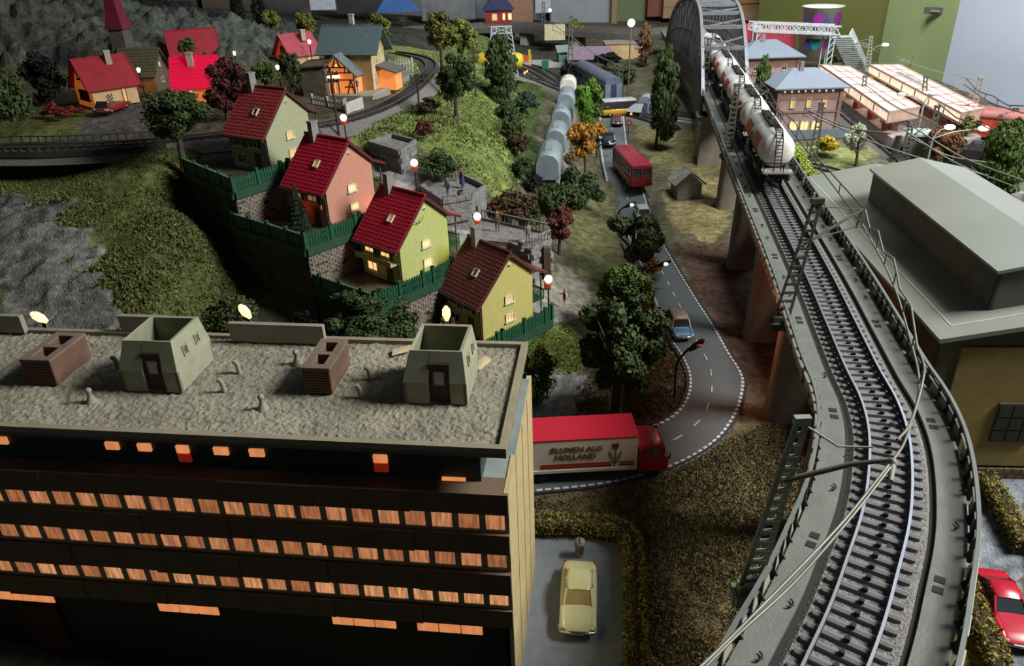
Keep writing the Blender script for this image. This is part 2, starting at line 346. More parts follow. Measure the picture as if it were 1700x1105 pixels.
# ------------------------------------------------------------------ road
ROADL = [(997,172),(992,215),(996,260),(1006,310),(1018,350),(1042,400),(1068,460),(1085,510),(1105,560),(1125,590),(1139,622),(1138,655),(1120,685),(1085,706),(1035,722),(960,736),(868,742)]
ROADR = [(1034,172),(1040,215),(1046,260),(1066,310),(1085,365),(1108,415),(1135,460),(1162,503),(1190,545),(1215,590),(1238,628),(1238,660),(1222,702),(1185,745),(1105,787),(1000,812),(868,826)]
def road():
    Lw = [G(*p) for p in ROADL]; Rw = [G(*p) for p in ROADR]; n = 110
    def rs(w):
        q = crom(w, .02); return [q[int(i * (len(q) - 1) / (n - 1))] for i in range(n)]
    Lp, Rp = rs(Lw), rs(Rw); zz = [min(a.z, b.z, 9) for a, b in zip(Lp, Rp)]
    for _ in range(6): zz = [(zz[max(i - 1, 0)] + zz[i] + zz[min(i + 1, n - 1)]) / 3 for i in range(n)]
    zz = [max(z, hz((a.x + b.x) / 2, (a.y + b.y) / 2)) + .022 for z, a, b in zip(zz, Lp, Rp)]
    for a, b, z in zip(Lp, Rp, zz): a.z = z; b.z = z
    rd = thing('road', None, None); tag(rd, kind='structure')
    mb = MB(); secs = [[a, b, b - Vector((0, 0, .05)), a - Vector((0, 0, .05))] for a, b in zip(Lp, Rp)]; mb.loft(secs, 0, True, False)
    mb.build('road_surface', mat('asphalt', (.10, .115, .12), .6, var=.1, scale=25, bump=.2, bscale=120), rd)
    def dash(side, every, ln, wd, f0, seg):
        me = []
        Q = crom([a.lerp(b, f0) for a, b in zip(Lp, Rp)], .01); Q2 = crom([a.lerp(b, f0 + .02) for a, b in zip(Lp, Rp)], .01)
        i = seg[0]; k = 0; end = min(seg[1] if seg[1] > 0 else len(Q), len(Q), len(Q2))
        mbx = MB()
        while i + ln < end - 1:
            a = Q[i] + Vector((0, 0, .0035)); b = Q[i + ln] + Vector((0, 0, .0035)); mbx.beam(a, b, wd, .004); i += every
        return mbx
    white = mat('road_paint', (.55, .57, .56), .6, var=.2, scale=30)
    for nm, mbx in (('edge_marking', dash(0, 6, 4, .045, .045, (0, -1))), ('edge_marking', dash(0, 6, 4, .045, .955, (0, -1))), ('lane_marking', dash(0, 26, 10, .009, .5, (0, -1)))): mbx.build(nm, white, rd, kind='stuff')
    # raised kerbs
    for S, sg in ((Lp, -1), (Rp, 1)):
        fr = frames(S); mb = MB(); sweep(mb, fr, [(sg * .0, .0), (sg * .0, .012), (sg * .02, .012), (sg * .02, -.04)][::sg], 0); mb.build('kerb', mat('kerb', (.04, .04, .038), .9), rd)
    return Lp, Rp
RL, RR = road(); ROADP = [(p.x, p.y) for p in RL] + [(p.x, p.y) for p in RR[::-1]]
def on_road(f, s):
    """f 0..1 along (far to near), s 0..1 left to right -> point, heading"""
    i = f * (len(RL) - 2); k = int(i); t = i - k
    c = lambda j: RL[j].lerp(RR[j], s)
    return c(k).lerp(c(k + 1), t), (c(k + 1) - c(k))
# ------------------------------------------------------------------ viaduct
DZ = 1.25
VC = crom([(-.3, .4, DZ), (.45, .95, DZ)] + [P(*p, DZ) for p in [(1390,1105),(1445,950),(1470,850),(1473,750),(1457,683),(1427,623),(1395,552),(1349,452),(1282,321),(1240,237),(1201,157),(1176,108)]] + [(3.62, 15.6, DZ), (3.95, 18.6, DZ)], .05)
VF = frames(VC)
def at_y(Y):
    return min(range(len(VF)), key=lambda i: abs(VF[i][0].y - Y))
concrete = mat('deck_grey', (.145, .15, .135), .6, var=.12, scale=10, bump=.15, bscale=90)
dark = mat('gap_dark', (.018, .018, .018), .8); conc2 = mat('girder', (.13, .12, .10), .7, var=.15, scale=8)
railtop = mat('rail_head', (.50, .52, .56), .36, .95, var=.05); railside = mat('rail_web', (.05, .048, .045), .5, .5)
sleeperm = mat('sleeper_grey', (.15, .15, .16), .55, var=.12, scale=20); ballast = mat('ballast_grey', (.22, .215, .20), .95, var=.5, scale=70, bump=.8, bscale=140)
pierm = mat('pier', (.19, .165, .14), .9, var=.15, scale=6, bump=.1)
via = thing('railway_viaduct', 'long curved grey railway viaduct with railings carrying the tank wagons', 'viaduct')
I1 = at_y(18.4); VFm = VF[:I1]
mb = MB(); sweep(mb, VFm, [(-.285, -.02), (-.285, .0), (.285, .0), (.285, -.02), (.24, -.16), (.18, -.16), (.16, -.05), (-.16, -.05), (-.18, -.16), (-.24, -.16)], 0); mb.build('deck', conc2, via)
for s in (-1, 1):
    mb = MB(); sweep(mb, VFm, [(s * .178, .0), (s * .178, .022), (s * .285, .022), (s * .285, .0)][::s], 0); wk = mb.build('walkway', concrete, via)
    mb = MB(); sweep(mb, VFm, [(s * .158, .0), (s * .158, .004), (s * .178, .004), (s * .178, .0)][::s], 0); mb.build('cable_channel', dark, via)
    # slots and loops moulded into the walkway
    mb = MB(); mh = MB()
    for i in range(6, at_y(8), 20):
        p, d, n = VF[i]
        for dd in (-.028, .028):
            mb.beam(p + n * s * .215 + d * (dd - .016) + Vector((0, 0, .0235)), p + n * s * .215 + d * (dd + .016) + Vector((0, 0, .0235)), .034, .003)
        for dd in (.35, .62):
            c = p + d * dd + n * s * .225 + Vector((0, 0, .024)); mh.tube([c + d * .02 * cos(t) + n * .016 * sin(t) + Vector((0, 0, .006)) for t in (0, .8, 1.6, 2.4, 3.14)], .004, 4)
    mb.build('slot', dark, via, kind='stuff'); mh.build('walkway_hook', dark, via, kind='stuff')
    hr = MB(); sweep(hr, VF[:at_y(11.2)], [(s * .295, .098), (s * .295, .112), (s * .31, .112), (s * .31, .098)][::s], 0); sweep(hr, VF[:at_y(11.2)], [(s * .298, .060), (s * .298, .068), (s * .306, .068), (s * .306, .060)][::s], 0)
    hr.build('handrail', mat('handrail', (.15, .165, .155), .5, .0, var=.08), via)
    pm = MB().box((0, 0, .046), (.100, .008, .075)).mesh('panel', mat('panel_light', (.32, .32, .27), .6, var=.12))
    bm_ = MB(); bm_.box((0, 0, .05), (.010, .016, .115)); bm_.add([(-.004, -.0, .0), (-.004, -.035, .0), (-.004, 0, .06), (.004, 0, 0), (.004, -.035, 0), (.004, 0, .06)], [(0, 2, 1), (3, 4, 5), (0, 1, 4, 3), (1, 2, 5, 4)]); bmm = bm_.mesh('post', mat('post_dark', (.045, .045, .04), .6))
    step = 2.3; k = 2.0
    while k < at_y(9.0):
        i = int(k); p, d, n = VF[i]; a = atan2(d.y, d.x)
        q = p + n * s * .298; inst('post', bmm, via, (q.x, q.y, q.z), (0, 0, a if s < 0 else a + pi))
        q2 = p + n * s * .296 + d * .0575; inst('panel', pm, via, (q2.x, q2.y, q2.z - .005), (radians(12) * s, 0, a)); k += step
# piers
for Y in (2.2, 3.5, 4.8, 6.05, 7.6, 9.2, 10.9):
    p, d, n = VF[at_y(Y)]; gz = hz(p.x, p.y); Hh = DZ - .14 - gz; a = atan2(n.y, n.x)
    prof = []; mb = MB(); secs = []
    for z, r1, r2 in ((-.15, .165, .13), (.0, .16, .125), (.12, .145, .115), (Hh - .1, .12, .10), (Hh - .08, .17, .13), (Hh, .2, .15)):
        secs.append([(r1 * (abs(cos(t)) ** .6) * (1 if cos(t) > 0 else -1), r2 * (abs(sin(t)) ** .6) * (1 if sin(t) > 0 else -1), z) for t in [2 * pi * k / 20 for k in range(20)]])
    mb.loft(secs); mb.build('pier', pierm, via, loc=(p.x, p.y, gz), rz=a)
# track on the viaduct
trk = thing('railway_track', 'curved grey sleepered track with polished rails on top of the viaduct', 'railway track')
mb = MB(); sweep(mb, VFm, [(-.157, .001), (-.142, .018), (.142, .018), (.157, .001)]); mb.build('ballast_bed', ballast, trk)
def rails(fr, par, g=.0825, z=.028, h=.03, w=.0056):
    for s in (-1, 1):
        mb = MB(); secs = [[p + n * (s * g + a) + Vector((0, 0, b)) for a, b in ((-w, z), (-w, z + h), (w, z + h), (w, z))] for p, d, n in fr]
        mb.loft(secs, 1, True, False); o = 0
        secs = [[p + n * (s * g + a) + Vector((0, 0, b)) for a, b in ((-w * .9, z + h), (-w * .9, z + h + .003), (w * .9, z + h + .003), (w * .9, z + h))] for p, d, n in fr]
        mb.loft(secs, 0, True, False); mb.build('rail', [railtop, railside], par)
rails(VFm, trk)
sm_ = MB(); secs = [[(x, -.125, 0) , ] for x in (0,)]
sm_ = MB(); sm_.loft([[(x * k, y, z) for x, z in ((-.017, 0), (-.013, .014), (0, .018), (.013, .014), (.017, 0))] for y, k in ((-.128, .75), (-.12, 1), (.12, 1), (.128, .75))], 0, True, False); slm = sm_.mesh('sleeper', sleeperm)
st = MB(); nS = 0; i = 1.0; far = MB()
while i < I1 - 2:
    k = int(i); t = i - k; p = VF[k][0].lerp(VF[k + 1][0], t); d = VF[k][1]; n = VF[k][2]; a = atan2(d.y, d.x)
    if nS < 100: inst('sleeper', slm, trk, (p.x, p.y, p.z + .017), (0, 0, a))
    else: far.beam(p - n * .125 + Vector((0, 0, .025)), p + n * .125 + Vector((0, 0, .025)), .03, .018)
    st.box((p.x, p.y, p.z + .040), (.012, .018, .014), rz=a + .0); st.box((p.x + d.x * .014, p.y + d.y * .014, p.z + .034), (.016, .012, .012), rz=a)
    nS += 1; i += 1.26
far.build('sleepers_far', sleeperm, trk, kind='stuff'); st.build('contact_studs', dark, trk, kind='stuff')
# holes in the ballast
mb = MB()
for i in range(14, at_y(7), 17):
    p, d, n = VF[i]; c = p + n * .035 + d * .0; mb.lathe([(0, .001), (.011, 0)], 10, (c.x, c.y, c.z + .0375))
mb.build('screw_hole', dark, trk, kind='stuff')
# ------------------------------------------------------------------ arched truss bridge
br = thing('arch_bridge', 'grey steel arched truss bridge at the far end of the viaduct', 'bridge')
j0, j1 = at_y(10.6), at_y(16.6); steel = mat('steel_grey', (.20, .21, .225), .45, .3, var=.1); steeld = mat('steel_dark', (.055, .055, .055), .6, .2)
def arcz(s): return DZ + .02 + 1.0 * (1 - abs(2 * s - 1) ** 2.6)
NJ = 24
def jp(i, s):
    p, d, n = VF[int(j0 + (j1 - j0) * i / NJ)]; return p + n * s * .30
for s in (-1, 1):
    top = [Vector((jp(i, s).x, jp(i, s).y, arcz(i / NJ))) for i in range(NJ + 1)]
    mb = MB()
    for a, b in zip(top, top[1:]): mb.beam(a, b, .045, .045)
    mb.build('arch_rib', steel, br)
    mb = MB()
    for a, b in zip(top, top[1:]): mb.beam((a.x, a.y, DZ - .12), (b.x, b.y, DZ - .12), .03, .36)
    mb.build('bottom_chord', steeld, br)
    for i in range(0, NJ):
        mb = MB(); a, b = top[i], top[i + 1]
        if i: mb.beam((a.x, a.y, DZ), a, .028, .03)
        mb.beam((a.x, a.y, DZ + .04), b if i < NJ / 2 else a, .016, .02) if i < NJ / 2 else mb.beam(a, (b.x, b.y, DZ + .04), .016, .02)
        mm = a.lerp(b, .5); mb.beam((mm.x, mm.y, DZ), mm, .014, .016)
        mb.beam((a.x, a.y, DZ + (a.z - DZ) * .5), (b.x, b.y, DZ + (b.z - DZ) * .5), .014, .016)
        mb.build('hanger', steeld, br)
for i in range(3, NJ - 2, 2):
    l, r = jp(i, -1), jp(i, 1); z = arcz(i / NJ); l2, r2 = jp(i + 1, -1), jp(i + 1, 1); z2 = arcz((i + 1) / NJ)
    mb = MB(); mb.beam((l.x, l.y, z), (r.x, r.y, z), .05, .05); mb.beam((l.x, l.y, z), (r2.x, r2.y, z2), .02); mb.beam((r.x, r.y, z), (l2.x, l2.y, z2), .02); mb.build('cross_brace', steel, br)
for f in (.02, .98):
    p, d, n = VF[int(j0 + (j1 - j0) * f)]; gz = hz(p.x, p.y); mb = MB()
    mb.box((0, 0, (DZ - .3 - gz) / 2 - .05), (.62, .34, DZ - .3 - gz + .1), top=.86); mb.box((0, 0, DZ - .3 - gz + .03), (.72, .4, .06)); mb.build('bridge_pier', pierm, br, loc=(p.x, p.y, gz), rz=atan2(n.y, n.x))
# back line on a low viaduct
BC = crom([P(*p, 1.15) for p in [(1128,54),(1060,55),(960,50),(860,44),(780,46),(700,50),(640,56),(560,50),(440,48)]], .12); BF = frames(BC)
bk = thing('rear_viaduct', 'dark low viaduct line running along the back edge of the layout', 'viaduct')
mb = MB(); sweep(mb, BF, [(-.3, -.12), (-.3, 0), (.3, 0), (.3, -.12)]); mb.build('deck', mat('deck_dark', (.075, .07, .06), .8, var=.2), bk)
for s in (-1, 1):
    mb = MB(); sweep(mb, BF, [(s * .28, 0), (s * .28, .09), (s * .3, .09), (s * .3, 0)][::s]); mb.build('parapet', mat('parapet_dark', (.10, .095, .085), .8), bk)
rails(BF, bk, z=.01)
for k in range(8, len(BF) - 10, 14):
    p, d, n = BF[k]; gz = hz(p.x, p.y)
    if gz < 1.0: mb = MB(); mb.box((0, 0, (1.03 - gz) / 2), (.2, .42, 1.03 - gz + .06), top=.85); mb.build('pier', mat('pier_pale', (.33, .31, .27), .9), bk, loc=(p.x, p.y, gz), rz=atan2(d.y, d.x))
# ------------------------------------------------------------------ other tracks
def track(label, pts, dz=.02, zfix=None, name='railway_track', bedc='ballast_brown', group=None, step=.09, bed=True, g=.0825):
    Q = [(G(*p, dz) if zfix is None else P(p[0], p[1], zfix)) if len(p) == 2 else Vector(p) for p in pts]; q = crom(Q, step)
    zs = [p.z for p in q]
    for _ in range(10): zs = [(zs[max(i - 1, 0)] + zs[i] + zs[min(i + 1, len(zs) - 1)]) / 3 for i in range(len(zs))]
    for p, z in zip(q, zs): p.z = z
    fr = frames(q); t = thing(name, label, 'railway track', group=group)
    if bed: mb = MB(); sweep(mb, fr, [(-.26, -.10), (-.13, .012), (.13, .012), (.26, -.10)]); mb.build('ballast_bed', mat(bedc, (.17, .16, .145), .95, var=.4, scale=60, bump=.6), t)
    mb = MB()
    for p, d, n in fr: mb.beam(p - n * .12 + Vector((0, 0, .015)), p + n * .12 + Vector((0, 0, .015)), .035, .016)
    mb.build('sleepers', mat('sleeper_dark', (.05, .047, .042), .8), t, kind='stuff'); rails(fr, t, g=g, z=.02, h=.025, w=.008)
    return t, fr
t1, fr1 = track('dark single track curving from the left edge past the timber framed station', [(-60,256),(0,249),(80,248),(160,245),(240,240),(320,232),(380,226),(450,222),(520,213),(575,202),(630,183),(675,158),(703,133),(716,115),(708,102),(680,94),(650,90)], zfix=1.5)
# guard rails on the left trestle
for s, lab in ((1, 'near'), (-1, 'far')):
    mb = MB(); L = [q for q in fr1 if px_of(q[0])[0] < 285]
    for a, b in zip(L, L[1:]):
        pa = a[0] + a[2] * s * .2; pb = b[0] + b[2] * s * .2
        mb.beam(pa + Vector((0, 0, .09)), pb + Vector((0, 0, .09)), .012); mb.beam(pa + Vector((0, 0, .0)), pa + Vector((0, 0, .09)), .014); mb.beam(pa + Vector((0, 0, .0)), pb + Vector((0, 0, .0)), .02, .06)
    mb.build('guard_railing', mat('iron', (.05, .05, .045), .6), t1)
track('track with grey hopper wagons in the valley beside the road', [(905,330),(912,285),(925,235),(938,190),(940,160),(915,137),(880,118),(845,104),(800,95)])
track('dark track crossing behind the level crossing', [(1120,215),(1060,196),(1000,178),(960,160),(925,148),(890,135),(850,126),(800,118)])
track('far siding beside the yellow tank wagon', [(1000,168),(940,142),(900,118),(860,105)], group=None)
track('track from the crossing towards the viaduct piers', [(1010,186),(1080,192),(1150,203),(1230,215)])
YT = [([(1385,176),(1440,222),(1490,262),(1560,320)], 'yard track beside the pink stone station building'),
      ([(1452,170),(1520,222),(1590,275),(1700,352)], 'yard track along the near side of the front lit platform'),
      ([(1520,178),(1590,225),(1660,270),(1760,330)], 'yard track between the two lit platforms'),
      ([(1560,180),(1640,224),(1710,262)], 'second yard track between the two lit platforms'),
      ([(1640,196),(1700,225),(1780,262)], 'yard track nearest the white door'),
      ([(1340,276),(1375,284),(1420,300),(1460,330)], 'curved track on the lawn behind the warehouse')]
for pts, lab in YT: track(lab, pts)
# ------------------------------------------------------------------ helpers for buildings
def V2(a): return Vector((cos(a), sin(a), 0))
GLOWW = glow('window_warm', (1.0, .52, .2), 1.3, .35); GLOWO = glow('window_orange', (1.0, .36, .11), .75, .5, 50); GLOWD = glow('window_dim', (.8, .5, .2), .22, .6, 40)
GLASSD = mat('glass_dark', (.02, .025, .025), .12, spec=.6, var=0); WHITEF = mat('frame_cream', (.62, .58, .42), .6)
def window(par, x, y, z, w, h, nrm, pane=GLOWW, fr=WHITEF, mul=1, proud=.008, sill=True, bar=0):
    """nrm: wall direction in local xy; window centre at x,y,z; frame > pane"""
    n = Vector((cos(nrm), sin(nrm), 0)); u = Vector((-n.y, n.x, 0)); c = Vector((x, y, z)); t = max(.006, w * .09); mb = MB()
    R = Matrix((u, n, Vector((0, 0, 1)))).transposed().to_4x4()
    def bx(du, dz, su, sz, dn, sn): mb.box(c + u * du + Vector((0, 0, dz)) + n * dn, (su, sn, sz), M=R)
    bx(0, h / 2 - t / 2, w, t, proud / 2, proud + .006); bx(0, -h / 2 + t / 2, w, t, proud / 2, proud + .006)
    for s in (-1, 1): bx(s * (w / 2 - t / 2), 0, t, h, proud / 2, proud + .006)
    for k in range(mul): bx(-w / 2 + w * (k + 1) / (mul + 1), 0, t * .6, h, proud * .3, proud * .8)
    for k in range(bar): bx(0, -h / 2 + h * (k + 1) / (bar + 1), w, t * .5, proud * .3, proud * .8)
    if sill: bx(0, -h / 2 - t * .4, w * 1.15, t * .8, proud, proud * 2.2)
    f = mb.build('window_frame', fr, par)
    mb = MB(); mb.box(c + n * .001, (w - t, .004, h - t), M=R); mb.build('pane', pane, f); return f
def tiles(mb, o, ux, uy, nx, ny, lift=.006):
    """rows of curved tiles on the slope o + ux*i + uy*j (uy runs down the slope)"""
    nn = ux.cross(uy).normalized()
    if nn.z < 0: nn = -nn
    for j in range(ny):
        for i in range(nx):
            p = o + ux * (i / nx) + uy * (j / ny); a = ux / nx; b = uy / ny * 1.12; l0 = nn * lift * .2; l1 = nn * lift
            mb.add([p + l0, p + a * .5 + l0 + nn * lift, p + a + l0, p + b + l1, p + a * .5 + b + l1 + nn * lift, p + a + b + l1, p + b, p + a + b], [(0, 3, 4, 1), (1, 4, 5, 2), (3, 6, 4), (4, 6, 7), (4, 7, 5)])
def hill_house(A, rz, wallc, roofm, label, lit, seed, side_pane):
    t = thing('hillside_house', label, 'house', (A.x, A.y, A.z), rz); wm = mat('plaster_%d' % seed, wallc, .85, var=.06, scale=25, bump=.2, bscale=120)
    W_, L, hl, hr, ya, ha = .57, .52, .375, .48, .31, .70
    mb = MB(); pr = [(0, 0), (W_, 0), (W_, hr), (ya, ha), (0, hl)]
    vs = [(-.0, y, z) for y, z in pr] + [(-L, y, z) for y, z in pr]
    mb.add(vs, [(0, 1, 2, 3, 4), (9, 8, 7, 6, 5), (0, 5, 6, 1), (1, 6, 7, 2), (4, 9, 5, 0), (2, 7, 8, 3), (3, 8, 9, 4)]); mb.build('walls', wm, t)
    sl = (ha - hl) / ya; yo = -.06; top = Vector((.03, ya, ha + .02)); e0 = Vector((.03, yo, ha + .02 - sl * (ya - yo)))
    sr = (ha - hr) / (W_ - ya); e1 = Vector((.03, W_ + .02, ha + .02 - sr * (W_ + .02 - ya))); e2 = Vector((.03, W_ + .15, e1.z - .055)); Lx = Vector((-(L + .06), 0, 0))
    mb = MB(); mb.slab([top, top + Lx, e0 + Lx, e0], .018); mb.slab([e1, e1 + Lx, top + Lx, top], .018); mb.slab([e2, e2 + Lx, e1 + Lx, e1], .012); mb.build('roof', mat('roof_under', (.07, .03, .025), .8), t)
    mb = MB(); tiles(mb, top, Lx, e0 - top, 19, 15); tiles(mb, top, Lx, e1 - top, 19, 12); tiles(mb, e1, Lx, e2 - e1, 19, 5)
    mb.tube([top + Vector((.0, 0, .01)), top + Lx + Vector((0, 0, .01))], .013, 6)
    mb.build('roof_tiles', roofm, t, kind='stuff')
    mb = MB(); mb.beam(e0 + Vector((0, -.012, -.012)), e0 + Lx + Vector((0, -.012, -.012)), .02, .016); mb.tube([(-.01, yo - .012, e0.z - .01), (-.01, -.014, e0.z - .05), (-.01, -.014, .02)], .006, 5); mb.build('gutter', mat('gutter', (.06, .045, .04), .5), t)
    mb = MB(); cx = -.40; mb.box((cx, ya - .02, ha + .05), (.055, .075, .19)); mb.box((cx, ya - .02, ha + .15), (.066, .086, .012)); mb.build('chimney', mat('chimney', (.22, .22, .20), .9, var=.25, scale=40, bump=.3), t)
    # skylight
    q = top + Lx * .42 + (e0 - top) * .5; nn = Vector((0, -(top.z - e0.z), -(e0.y - top.y) * -1)); u = (e0 - top).normalized(); n = Vector((0, -u.z * -1, 0)); n = Vector((1, 0, 0)).cross(u).normalized(); n = n if n.z > 0 else -n
    M = Matrix((Vector((1, 0, 0)), u, n)).transposed().to_4x4(); mb = MB()
    for dx, dy, sx, sy in ((-.027, 0, .008, .075), (.027, 0, .008, .075), (0, -.034, .06, .008), (0, .034, .06, .008)): mb.box(q + Vector((dx, 0, 0)) + u * dy + n * .012, (sx, sy, .016), M=M)
    f = mb.build('skylight', WHITEF, t); mb = MB(); mb.box(q + n * .010, (.05, .062, .006), M=M); mb.build('pane', GLOWD if lit else GLASSD, f)
    # gable windows
    for z in (.30, .125): window(t, 0, .30, z, .105, .07, 0, side_pane, mul=2)
    mb = MB(); mb.lathe([(.0, .006), (.014, .006), (.016, .0)], 12, (.002, ya, ha - .09), axis='x'); mb.lathe([(0, .009), (.007, .009)], 10, (.002, ya, ha - .09), 1, axis='x'); mb.build('vent', [WHITEF, dark], t)
    # front
    fp = (GLOWW if lit == 2 else GLOWD) if lit else GLASSD
    for x in (-.40, -.19): window(t, x, 0, .27, .13, .10, -pi / 2, fp, mul=1)
    window(t, -.38, 0, .10, .14, .10, -pi / 2, fp, mul=1)
    for x in (-.475, -.325, -.265, -.115): mb = MB(); mb.box((x, -.006, .27), (.028, .008, .11)); mb.build('shutter', mat('shutter_dark', (.03, .03, .028), .7), t)
    mb = MB(); mb.box((-.16, -.004, .09), (.07, .01, .16)); mb.box((-.16, -.012, .12), (.04, .006, .06)); mb.build('door', mat('door_brown', (.10, .05, .03), .6), t)
    if lit: window(t, -.08, 0, .19, .03, .05, -pi / 2, GLOWO, mul=0)
    mb = MB(); mb.box((-L * .5, -.05, .2), (L * .9, .09, .012))
    if seed == 3: mb.box((-L * .5, -.09, .215), (L * .9, .008, .05)); mb.build('balcony', wm, t)
    # rear porch with posts and green balcony
    pg = mat('green_plastic', (.03, .10, .035), .5); mb = MB()
    for x in (-.02, -.5): mb = MB(); mb.tube([(x, W_ + .12, 0), (x, W_ + .12, e2.z)], .007, 5); mb.build('porch_post', mat('post_brown', (.12, .07, .05), .7), t)
    mb = MB(); mb.box((-L / 2, W_ + .07, .17), (L, .13, .012))
    for k in range(22): mb.box((-L * k / 21, W_ + .13, .215), (.01, .006, .08))
    for k in range(6): mb.box((.0, W_ + .01 + .12 * k / 5, .215), (.006, .01, .08))
    mb.box((-L / 2, W_ + .13, .258), (L, .012, .01)); mb.box((0, W_ + .07, .258), (.012, .13, .01)); mb.build('rear_balcony', pg, t)
    return t
R1 = mat('tiles_wine', (.24, .035, .035), .45, var=.2, scale=30); R2 = mat('tiles_red', (.36, .012, .03), .4, var=.15, scale=30); R3 = mat('tiles_maroon', (.13, .032, .03), .45, var=.15, scale=30)
def hh(pxA, z, deg, *a):
    A = P(*pxA, z); return hill_house(A, radians(deg), *a)
h1 = hh((452, 287), 1.39, -32, (.34, .36, .22), R1, 'pale green-grey plaster house with a dark red roof, highest of the four hillside houses', 0, 1, GLOWD)
h2 = hh((550, 380), 1.06, -37, (.50, .24, .17), R2, 'salmon pink plaster house with a bright red roof and small fir in front', 1, 2, GLOWW)
h3 = hh((670, 475), .70, -41.5, (.42, .46, .16), R2, 'yellow-green house with red roof, lit front windows and a wall stain under its gable', 2, 3, GLOWW)
h4 = hh((803, 566), .28, -50, (.46, .43, .14), R3, 'yellow plaster house with a maroon roof, lowest of the four hillside houses', 0, 4, GLOWD)
# added red and warm point lights, no lamps there, for wall and roof glow
bulb(h2.matrix_basis @ Vector((.10, .50, .10)), 0.32, (1, .18, .15), .02); bulb(h2.matrix_basis @ Vector((-.3, -.10, .16)), .10, (1, .12, .05), .02)
bulb(h3.matrix_basis @ Vector((.09, .50, .12)), 0.22, (1, .75, .15), .02); bulb(h3.matrix_basis @ Vector((-.3, -.12, .12)), .05, (1, .45, .1), .02)
bulb(h2.matrix_basis @ Vector((-.32, -.05, .75)), 0.05, (1, .1, .15), .03); bulb(h3.matrix_basis @ Vector((-.30, .0, .75)), 0.04, (1, .1, .12), .03)
# wire aerial on the gable of the yellow-green house
mb = MB(); mb.tube([(.02, .22 + .06 * cos(t), .56 - .05 * abs(sin(t))) for t in (0, .6, 1.2, 1.9, 2.5, 3.1)], .0025, 4); mb.tube([(.02, .22, .54), (.02, .23, .50)], .003, 4); mb.build('aerial_wire', dark, h3)
# ------------------------------------------------------------------ terraces
def w2(p): return (p[0], p[1])
TER = [([(-3.13, 7.28), (-2.42, 6.52), (-2.05, 7.03), (-1.72, 7.6), (-2.1, 8.1), (-3.2, 8.0)], 1.39, 'brick walled garden terrace under the highest hillside house'),
       ([(-2.50, 6.56), (-1.70, 5.93), (-1.31, 6.38), (-1.02, 6.78), (-1.3, 7.25), (-1.9, 7.3)], 1.06, 'brick walled garden terrace under the salmon pink house'),
       ([(-1.82, 6.05), (-1.09, 5.47), (-.66, 5.95), (-.38, 6.38), (-.6, 6.8), (-1.3, 6.8)], .70, 'brick walled garden terrace under the yellow-green house'),
       ([(-1.05, 5.75), (-.50, 5.15), (-.08, 5.55), (.36, 6.0), (.1, 6.3), (-.5, 6.35)], .28, 'low garden terrace under the lowest yellow house')]
brickm = mat('brick_buff', (.20, .17, .14), .9, var=.35, scale=35); mortar = mat('mortar', (.09, .085, .07), .95); cop = mat('green_coping', (.02, .06, .035), .6); soil = mat('terrace_soil', (.07, .055, .03), .95, var=.4, scale=25, bump=.6)
def brickface(mb, a, b, z0, z1, bw=.055, bh=.022, out=.008):
    a = Vector((a[0], a[1], 0)); b = Vector((b[0], b[1], 0)); d = b - a; L = d.length; d.normalize(); n = Vector((d.y, -d.x, 0)); nr = int((z1 - z0) / bh); nb = max(int(L / bw), 1)
    R = Matrix((d, n, Vector((0, 0, 1)))).transposed().to_4x4()
    for j in range(nr):
        for i in range(nb):
            x = (i + .5 + (.5 if j % 2 else 0)) * L / nb
            if x > L - bw * .4: continue
            if random.random() < .06: continue
            c = a + d * x + n * (out * random.uniform(.1, .9)); mb.box((c.x, c.y, z0 + (j + .5) * bh), (L / nb * random.uniform(.82, .93), out, bh * .78), M=R)
for k, (poly, z, lab) in enumerate(TER):
    t = thing('garden_terrace', lab, 'terrace'); zb = -.2; mb = MB(); mb.prism([w2(p) for p in poly], zb, z - .004); mb.build('retaining_wall', mat('cliff_dark', (.065, .06, .05), .95, var=.5, scale=9, bump=1, bscale=22) if k != 9 else mortar, t)
    mb = MB(); mb.prism([w2(p) for p in poly], z - .004, z); mb.build('garden_soil', soil, t)
    mb = MB()
    for a, b, lo in ((poly[1], poly[2], (.36 if k < 3 else .26)), (poly[2], poly[3], .20)): brickface(mb, a, b, z - lo, z - .07)
    mb.build('bricks', brickm, t, kind='stuff')
    mb = MB()
    for a, b in zip(poly[:3], poly[1:4]): mb.beam((a[0], a[1], z - .03), (b[0], b[1], z - .03), .045, .07)
    mb.build('coping', cop, t)
    FLATS.append(([(p[0] * 1.0, p[1]) for p in poly], z - .08))
